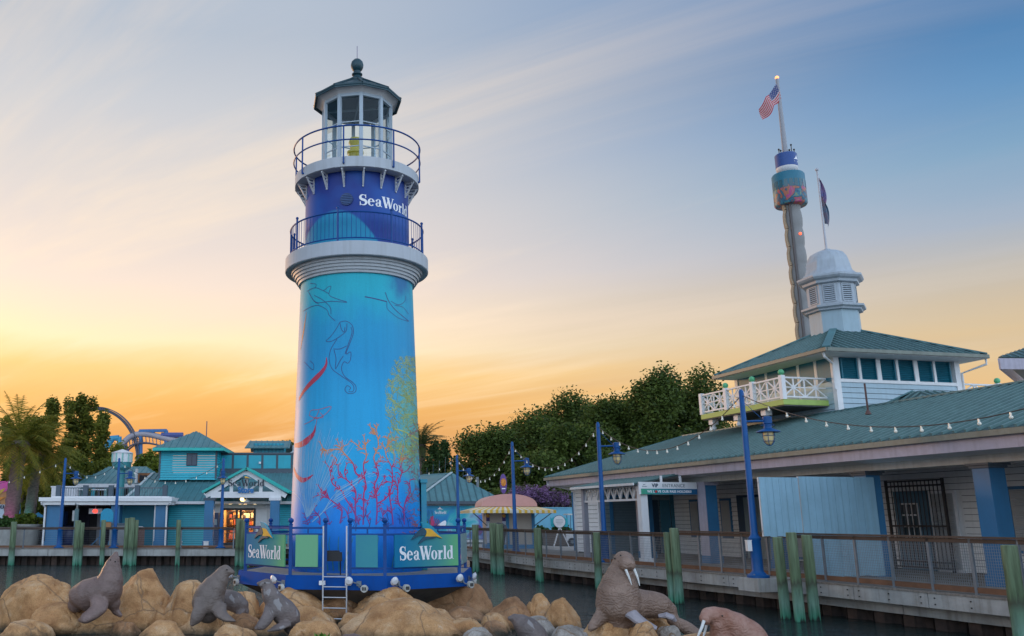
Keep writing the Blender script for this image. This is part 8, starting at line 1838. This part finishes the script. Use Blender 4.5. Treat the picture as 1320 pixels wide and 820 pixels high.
# barrel roof: arched front, pitched side
mb = MB(); w = (K(690) - K(619)) / 2; cxk = (K(690) + K(619)) / 2; z0 = KZ(653); hh = KZ(637) - z0; arc = [(cxk + w * math.cos(math.pi * k / 16), z0 + hh * math.sin(math.pi * k / 16) ** 0.8) for k in range(17)]; vs = [(x, -0.5, z) for x, z in arc] + [(x - 0.0, 2.6, z) for x, z in arc]
mb.add(vs, [(k + 1, k, 17 + k, 18 + k) for k in range(16)], True); mb.add([(x, -0.5, z) for x, z in arc], [tuple(range(17))]); mb.add([(x, 2.6, z) for x, z in arc], [tuple(range(16, -1, -1))]); mb.build('barrel_roof', mat('salmon_pink', (0.60, 0.31, 0.28), 0.55, var=0.06), ki)
# awning: sloped skirt with stripes modelled as separate cloth strips of two colours
aw_y = MB(); aw_w = MB(); xa0, xa1 = K(601), K(709); za, zb2 = KZ(658), KZ(653.5); n = 30
for k in range(n):
    t_ = aw_y if k % 2 else aw_w; a = xa0 + (xa1 - xa0) * k / n; b = xa0 + (xa1 - xa0) * (k + 1) / n; c = K(619) + (K(690) - K(619)) * k / n; d = K(619) + (K(690) - K(619)) * (k + 1) / n
    t_.add([(a, -1.5, za), (b, -1.5, za), (d, -0.5, zb2), (c, -0.5, zb2), (a, -1.5, za - 0.16), (b, -1.5, za - 0.16)], [(0, 1, 2, 3), (4, 5, 1, 0)])
    y0 = -1.5 + 4.9 * k / n; y1 = -1.5 + 4.9 * (k + 1) / n
    for sx, xi in ((xa1, K(690)), (xa0, K(619))):
        q = [(sx, y0, za), (sx, y1, za), (xi, min(max(y0, -0.5), 2.6), zb2), (xi, min(max(y1, -0.5), 2.6), zb2), (sx, y0, za - 0.16), (sx, y1, za - 0.16)]
        t_.add(q, [(0, 1, 3, 2), (4, 5, 1, 0)])
ao = aw_y.build('awning', mat('awning_yellow', (0.70, 0.42, 0.05), 0.7), ki); aw_w.build('awning_white_stripes', mat('awning_cream', (0.68, 0.62, 0.50), 0.7), ao)
mb = MB(); mb.tube([(K(686), 0, 1.2), (xa1 - 0.1, -1.4, za - 0.05)], 0.025, 6); mb.tube([(K(686), 2.4, 1.2), (xa1 - 0.1, 2.6, za - 0.05)], 0.025, 6); mb.tube([(K(628), 0, 1.2), (xa0 + 0.1, -1.4, za - 0.05)], 0.025, 6); mb.build('awning_strut', M_GALV, ki)
tag((lambda mb: (mb.lathe([(0.3, 0), (0.38, 0.5), (0.48, 0.75)], 14), mb.lathe([(0.5, 0.75), (0.44, 0.98), (0.25, 1.12), (0, 1.16)], 14), mb.build('grill', M_BLACK, None, (P(641, 640, 48.5).x, 48.5, 0.28)))[-1])(MB()), 'black covered barrel cooker before the kiosk window', 'cooker')
# purple oval sign behind the kiosk
os_ = thing('oval_sign', 'purple oval sign with orange sun shape rising behind the kiosk', 'sign', (P(649.5, 640, 56).x, 56, 0)); oz = P(649, 623.5, 56).z; mb = MB(); mb.tube([(0, 0, 0), (0, 0.02, 0)], 1.0, 32, smooth=False); mb.map(lambda p: Vector((p.x * 0.215, p.y * 2.5, oz + p.z * 0.60))); mb.build('panel', mat('oval_purple', (0.12, 0.06, 0.26), 0.5), os_)
mb = MB()
for k in range(10): a = k * 0.628; mb.tube([(0, -0.008 - 0.001 * k, oz + 0.08), (0.17 * math.cos(a), -0.008 - 0.001 * k, oz + 0.08 + 0.24 * math.sin(a))], 0.05, 5)
mb.tube([(0, -0.02, oz + 0.08), (0, -0.03, oz + 0.08)], 0.14, 16, smooth=False); mb.build('sun_shape', mat('oval_orange', (0.68, 0.26, 0.04), 0.5), os_)
mb = MB(); mb.box(-0.11, 0.11, -0.012, -0.004, oz - 0.33, oz - 0.27); mb.build('white_strip', M_LETTER, os_); mb = MB(); mb.tube([(0, 0.05, 0), (0, 0.05, oz)], 0.04, 8); mb.build('pole', M_GREYDK, os_)
# flowering shrub, hedges, pale blue wall, round sign, golf cart
M_PURP = leaf_mat('purple_flowers', (0.13, 0.07, 0.15), (0.30, 0.17, 0.34), 0.3); M_TWIG = leaf_mat('grey_twigs', (0.05, 0.045, 0.04), (0.13, 0.10, 0.10), 0.2)
fs_ = thing('flowering_shrub', 'large purple flowering shrub behind the kiosk and blue wall', 'shrub', (P(697, 640, 66).x, 66, 0)); k = px2m(66)
link('foliage', leaf_mesh('foliage', [(-1.0, 0, zt(650, 66), 1.7, 1.5, 1.3), (0.8, 0, zt(652, 66), 1.6, 1.5, 1.2), (0, 0, 1.6, 2, 1.5, 1.4)], 9000, 0.10, 21, M_TWIG, 0.6, clump=10, cs=0.2), fs_)
link('flowers', leaf_mesh('flowers', [(-1.3, -0.3, zt(643, 66), 1.2, 1.2, 0.85), (0.0, -0.3, zt(641, 66), 1.1, 1.2, 0.75), (1.2, -0.2, zt(646, 66), 0.9, 1.1, 0.6)], 5200, 0.085, 22, M_PURP, 0.4, clump=7, cs=0.12), fs_)
mb = MB()
for q in range(6): mb.tube([(0.2 * q - 0.5, 0, 0), (0.5 * q - 1.3, 0, 2.4)], [0.09, 0.03], 6)
mb.build('stems', M_BARK, fs_)
mb = MB(); mb.box(P(686, 640, 63).x, P(760, 640, 63).x, 63, 63.25, 0, Z(655.5, 63)); mb.box(P(686, 640, 63).x, P(760, 640, 63).x, 62.95, 63.3, Z(655.5, 63), Z(654, 63)); tag(mb.build('yard_wall', mat('yard_wall_blue', (0.14, 0.38, 0.52), 0.6, var=0.06), None), 'pale blue yard wall between kiosk and cream building', 'wall')
bush(694, 60, 676, 8, 'round clipped hedge at the right side of the kiosk', M_BUSH, 2600, 31, name='hedge'); bush(722, 61, 679, 11, 'low hedge before the pale blue wall under the round sign', M_BUSH, 2600, 32, name='hedge')
mb = MB(); mb.lathe([(1.15, 0), (1.2, 0.72), (1.22, 0.8), (0, 0.8)], 24); tag(mb.build('ring_planter', mat('brown_planter', (0.16, 0.13, 0.11), 0.9, var=0.2), None, (P(721, 640, 58.5).x, 58.5, 0)), 'low round brown planter wall before the hedge', 'planter')
rs_ = thing('round_sign', 'round white sign with teal side wings on a white easel', 'sign', (P(719.5, 640, 55).x, 55, 0)); zc_ = P(719, 672.5, 55).z
mb = MB(); mb.tube([(0, 0, zc_), (0, 0.04, zc_)], 0.35, 24, smooth=False); mb.build('disc', M_WHITE_CLEAN, rs_); mb = MB(); mb.tube([(0, 0.05, zc_), (0, 0.07, zc_)], 0.38, 24, smooth=False); mb.build('rim', M_GREYDK, rs_)
for s in (-1, 1): mb = MB(); mb.slab([(s * 0.30, 0.06, zc_ - 0.3), (s * 0.52, 0.06, zc_ - 0.3), (s * 0.52, 0.06, zc_ + 0.28), (s * 0.44, 0.06, zc_ + 0.16), (s * 0.30, 0.06, zc_ + 0.3)][::s], 0.02); mb.build('wing', mat('wing_teal', (0.02, 0.36, 0.42), 0.5), rs_)
mb = MB()
for j, w in enumerate((0.40, 0.46, 0.42, 0.28)): mb.box(-w / 2, w / 2, -0.012, -0.002, zc_ + 0.11 - 0.085 * j, zc_ + 0.135 - 0.085 * j)
mb.build('text_lines', mat('sign_faint_grey', (0.34, 0.40, 0.42)), rs_)
for s in (-1, 1): mb = MB(); mb.bar((s * 0.04, -0.05, zc_ - 0.38), (s * 0.46, -0.25, 0.0), 0.07, 0.05); mb.build('leg', M_WHITE_CLEAN, rs_)
gc = thing('golf_cart', 'white golf cart half hidden behind the cream building corner', 'golf cart', (P(741, 640, 57).x, 57, 0))
mb = MB(); mb.box(-0.62, 1.3, 0.1, 1.2, 0.28, 0.55); mb.prism([(-0.62, 0.1), (-0.2, 0.1), (-0.2, 1.2), (-0.62, 1.2)], 0.55, 0.85); mb.tube([(-0.6, 0.15, 0.62), (-0.3, 0.13, 0.82), (-0.05, 0.12, 0.62)], 0.09, 10); mb.build('body', M_WHITE_CLEAN, gc); mb = MB(); mb.box(-0.5, 1.4, 0.05, 1.25, 1.86, 1.94); mb.build('roof', mat('cart_roof', (0.62, 0.60, 0.55), 0.5), gc)
for (x, y) in ((-0.3, 0.08), (0.95, 0.08), (-0.3, 1.22), (0.95, 1.22)): mb = MB(); mb.tube([(x, y - 0.09, 0.24), (x, y + 0.09, 0.24)], 0.24, 18, smooth=False); w_o = mb.build('wheel', M_BLACK, gc); mb = MB(); mb.tube([(x, y - 0.10, 0.24), (x, y + 0.10, 0.24)], 0.11, 12, smooth=False); mb.build('rim', M_GALV, w_o)
mb = MB()
for (x, y) in ((-0.35, 0.12), (-0.35, 1.18), (1.25, 0.12), (1.25, 1.18)): mb.tube([(x, y, 0.55), (x + 0.05, y, 1.88)], 0.02, 6)
mb.build('roof_posts', M_GREYDK, gc); mb = MB(); mb.box(0.2, 0.75, 0.2, 1.1, 0.55, 0.78); mb.box(0.68, 0.8, 0.2, 1.1, 0.78, 1.25); mb.build('seat', mat('cart_seat', (0.10, 0.09, 0.08), 0.6), gc)
# ------------------------------------------------------------------ observation tower far behind
YW = 230.0; tx = 116.0
ot = thing('observation_tower', 'very tall slim observation tower with painted ring cabin, far behind the cupola', 'tower', (tx, YW, 0))
mb = MB(); pr = [(2.25, 0)]; z = 0
while z < 92: pr += [(2.30, z + 0.8), (2.42, z + 2.6), (2.30, z + 4.3), (2.12, z + 5.2)]; z += 5.2
pr.append((2.0, 94.6)); mb.lathe(pr, 24); mb.build('shaft', mat('tower_white', (0.20, 0.20, 0.20), 0.6, var=0.08, scale=0.3, streak=0.25), ot)
mb = MB()
z = 0
while z < 90: mb.tube([(-2.28, -0.9, z), (-2.62, -0.8, z + 1.6), (-2.62, -0.8, z + 3.4), (-2.28, -0.9, z + 5.0)], 0.42, 8); z += 5.2
mb.build('side_ducts', mat('duct_tan', (0.34, 0.24, 0.15), 0.6), ot); mb = MB(); mb.box(-1.75, -1.2, -2.35, -1.9, 0, 90); mb.build('dark_rail', mat('rail_dark', (0.08, 0.07, 0.07), 0.6), ot)
def cabin_mat():
    m = bpy.data.materials.new('cabin_mural'); m.use_nodes = True; t = m.node_tree; b = t.nodes['Principled BSDF']; N = lambda ty: t.nodes.new(ty); L = t.links.new
    tcn = N('ShaderNodeTexCoord'); n = N('ShaderNodeTexNoise'); L(tcn.outputs['Object'], n.inputs['Vector']); n.inputs['Scale'].default_value = 0.42; n.inputs['Detail'].default_value = 4; n.inputs['Distortion'].default_value = 1.0
    r = ramp(t, [(0.30, (0.30, 0.30, 0.03, 1)), (0.42, (0.02, 0.16, 0.24, 1)), (0.52, (0.01, 0.06, 0.12, 1)), (0.58, (0.40, 0.12, 0.03, 1)), (0.66, (0.32, 0.02, 0.20, 1)), (0.8, (0.40, 0.34, 0.02, 1))], 'LINEAR'); L(n.outputs[0], r.inputs[0])
    sp = N('ShaderNodeSeparateXYZ'); L(tcn.outputs['Object'], sp.inputs[0]); mr = N('ShaderNodeMapRange'); L(sp.outputs[2], mr.inputs['Value']); mr.inputs['From Min'].default_value = 88.5; mr.inputs['From Max'].default_value = 90.5
    mx = N('ShaderNodeMix'); mx.data_type = 'RGBA'; L(mr.outputs[0], mx.inputs['Factor']); L(r.outputs[0], mx.inputs[6]); mx.inputs[7].default_value = (0.01, 0.13, 0.20, 1); L(mx.outputs[2], b.inputs['Base Color']); b.inputs['Roughness'].default_value = 0.45; return m
mb = MB(); mb.lathe([(2.4, 84.4), (3.9, 84.6), (4.15, 85.0), (4.15, 93.2), (3.9, 93.6), (2.0, 93.7)], 40); cb = mb.build('cabin', cabin_mat(), ot)
for k in range(20):
    a = 2 * math.pi * k / 20; mb = MB(); f = lambda da, z: (4.19 * math.sin(a + da), -4.19 * math.cos(a + da), z); mb.add([f(-0.11, 89.0), f(0.11, 89.0), f(0.11, 91.2), f(-0.11, 91.2)], [(0, 1, 2, 3)]); mb.build('window', mat('cabin_window', (0.03, 0.10, 0.13), 0.15), cb)
mb = MB(); mb.lathe([(2.0, 94.2), (2.3, 94.5), (2.75, 95.0), (2.80, 95.6)], 32); mb.build('cap_base', M_WHITE, ot); mb = MB(); mb.lathe([(2.82, 95.6), (2.82, 99.3), (2.6, 99.5), (0, 99.5)], 32); cd = mb.build('cap_drum', mat('cap_blue', (0.012, 0.06, 0.24), 0.5), ot)
mb = MB(); a = 0.55; f = lambda da, z: (2.86 * math.sin(a + da), -2.86 * math.cos(a + da), z); mb.add([f(-0.3, 97.2), f(-0.05, 97.7), f(0.1, 98.5), f(0.18, 97.8), f(0.4, 97.4), f(0.05, 97.3)], [tuple(range(6))]); mb.add([f(-0.22, 96.5), f(0.3, 96.5), f(0.3, 96.8), f(-0.22, 96.8)], [(0, 1, 2, 3)]); mb.build('emblem_fin', M_LETTER, cd)
mb = MB(); mb.lathe([(0.72, 99.4), (0.60, 110), (0.42, 122.4)], 12, cap1=True); mb.build('mast', mat('mast_grey', (0.26, 0.27, 0.30), 0.5), ot)
for k, (x, h) in enumerate(((-2.0, 1.2), (-1.5, 0.9), (0.9, 1.1), (1.5, 2.6), (2.2, 1.2))): mb = MB(); mb.tube([(x, -0.6, 99.4), (x, -0.6, 99.5 + h)], 0.12, 6); mb.ball((x, -0.6, 99.6 + h), 0.28, 8, 6); mb.build('antenna', M_BLACK, ot)
mb = MB(); mb.ball((0, 0, 122.7), 0.55, 10, 8); mb.build('beacon', emit_mat('beacon_orange', (1.0, 0.35, 0.12), 1.6), ot); mb = MB(); mb.ball((0.4, -2.4, 76), 0.4, 8, 6); mb.build('beacon', emit_mat('beacon_red', (1.0, 0.12, 0.05), 1.6), ot)
# flag with stripes and canton, hanging in folds
def us_flag(pt, label):
    t = thing('flag', label, 'flag', pt); n = 26; A = Vector((-0.1, 0, -0.6)); H = Vector((0.55, 0, -4.6)); Fv = Vector((-5.6, 0, -7.2))
    def pos(s, q): p = A + H * q + Fv * s * (1 - 0.12 * q); p = p + Vector((0.25 * math.sin(s * 9 + q * 2), 1.0 * math.sin(s * 7 + q * 1.5) * s, 0.35 * math.sin(s * 11 + q * 3))); return p
    red, wht = MB(), MB()
    for j in range(13):
        b = red if j % 2 == 0 else wht; q0, q1 = j / 13, (j + 1) / 13; s0 = 0.42 if j < 7 else 0.0; vs = []
        for i in range(n + 1): s = s0 + (1 - s0) * i / n; vs += [pos(s, q0), pos(s, q1)]
        b.add(vs, [(2 * i, 2 * i + 1, 2 * i + 3, 2 * i + 2) for i in range(n)], True)
    red.build('red_stripes', mat('flag_red', (0.42, 0.008, 0.02), 0.8, spec=0.1), t); wht.build('white_stripes', mat('flag_white', (0.48, 0.44, 0.46), 0.8, spec=0.1), t)
    mb = MB(); vs = []
    for i in range(13):
        for q in (0, 7 / 13): vs.append(pos(0.42 * i / 12, q))
    mb.add(vs, [(2 * i, 2 * i + 1, 2 * i + 3, 2 * i + 2) for i in range(12)], True); cn = mb.build('canton', mat('flag_navy', (0.02, 0.04, 0.16), 0.7), t); mb = MB()
    for i in range(6):
        for j in range(5): p = pos(0.42 * (i + 0.5) / 6, 7 / 13 * (j + 0.5) / 5) + Vector((0, -0.06, 0)); mb.box(p.x - 0.1, p.x + 0.1, p.y - 0.02, p.y, p.z - 0.1, p.z + 0.1)
    mb.build('stars', mat('flag_white', (0.6, 0.55, 0.56)), cn); return t
us_flag((tx - 0.4, YW - 0.5, 121.3), 'striped red and white flag with blue corner on top of the tall tower')
# ------------------------------------------------------------------ roller coaster far behind the left trees
YR_ = 150.0
rc = thing('roller_coaster', 'blue and grey roller coaster track and supports behind the left trees', 'roller coaster', (0, 0, 0))
def cpx(u, v, d=0): p = P(u, v, YR_ + d); return Vector(p)
loop = [cpx(u, v) for u, v in smooth_px([(105, 531), (128, 527.5), (146, 533), (160, 544), (170, 559), (175, 574), (177, 590), (174, 604)], 6)]
M_TRK = mat('track_slate', (0.075, 0.08, 0.11), 0.5); M_TRK2 = mat('track_grey', (0.36, 0.32, 0.31), 0.5, col2=(0.22, 0.22, 0.30), scale=0.2); M_SUP = mat('support_blue', (0.03, 0.13, 0.32), 0.5); M_SUP2 = mat('support_teal', (0.03, 0.24, 0.40), 0.5)
mb = MB(); mb.tube(loop, 0.24, 8); mb.tube([p + Vector((0.35, -0.5, 0.25)) for p in loop], 0.09, 6); mb.tube([p + Vector((0.35, 0.5, 0.25)) for p in loop], 0.09, 6)
for i in range(0, len(loop), 1): mb.bar(loop[i] + Vector((0.35, -0.5, 0.25)), loop[i] + Vector((0.35, 0.5, 0.25)), 0.10, 0.10)
mb.build('loop_track', M_TRK, rc)
tr2 = [cpx(u, v) for u, v in smooth_px([(133, 604), (143, 594), (152, 580), (160, 570), (170, 562), (183, 559.5), (196, 561), (212, 565), (240, 571)], 6)]
mb = MB(); mb.tube(tr2, 0.5, 10); mb.build('main_track', M_TRK2, rc); mb = MB(); lo = [p + Vector((0.4, -0.7, -1.5)) for p in tr2]; mb.tube(lo, 0.14, 6); mb.tube([p + Vector((0.4, 0.7, -1.5)) for p in tr2], 0.14, 6)
for i in range(0, len(tr2), 2): mb.bar(lo[i], tr2[i], 0.14, 0.2)
mb.build('running_rails', M_TRK, rc)
mb = MB(); mb.tube([cpx(181, 640), cpx(181, 555)], 0.38, 8); mb.tube([cpx(214, 640), cpx(214, 555)], 0.38, 8); mb.bar(cpx(180, 555.5), cpx(215, 555), 0.8, 0.45); mb.tube([cpx(197, 555), cpx(197, 560)], 0.35, 8); mb.build('support_frame', M_SUP, rc)
mb = MB(); mb.tube([cpx(118, 602), cpx(133, 582), cpx(145, 565), cpx(153, 565)], 0.55, 10); mb.tube([cpx(153.5, 563), cpx(153.5, 575)], 0.45, 8); mb.build('support_arm', M_SUP2, rc)
mb = MB(); mb.tube([cpx(152, 574), cpx(147, 590), cpx(136, 606), cpx(130, 640)], 0.55, 8); mb.tube([cpx(162, 574), cpx(166, 588), cpx(168, 640)], 0.3, 8); mb.tube([cpx(208, 561), cpx(236, 561)], 0.45, 8); mb.build('support_column', mat('support_violet', (0.06, 0.08, 0.24), 0.5), rc)
# far woods that close the horizon between the buildings
fw = bpy.data.objects.new('far_woods', leaf_mesh('far_woods', [(x, 240 + 12 * math.sin(x * 0.13), 6 + 3 * math.sin(x * 0.07), 14, 10, 6 + 1.5 * math.sin(x * 0.21)) for x in range(-190, 330, 11)], 26000, 0.75, 77, M_OAK, 0.5, clump=14, cs=1.2)); COL.objects.link(fw); fw['kind'] = 'stuff'
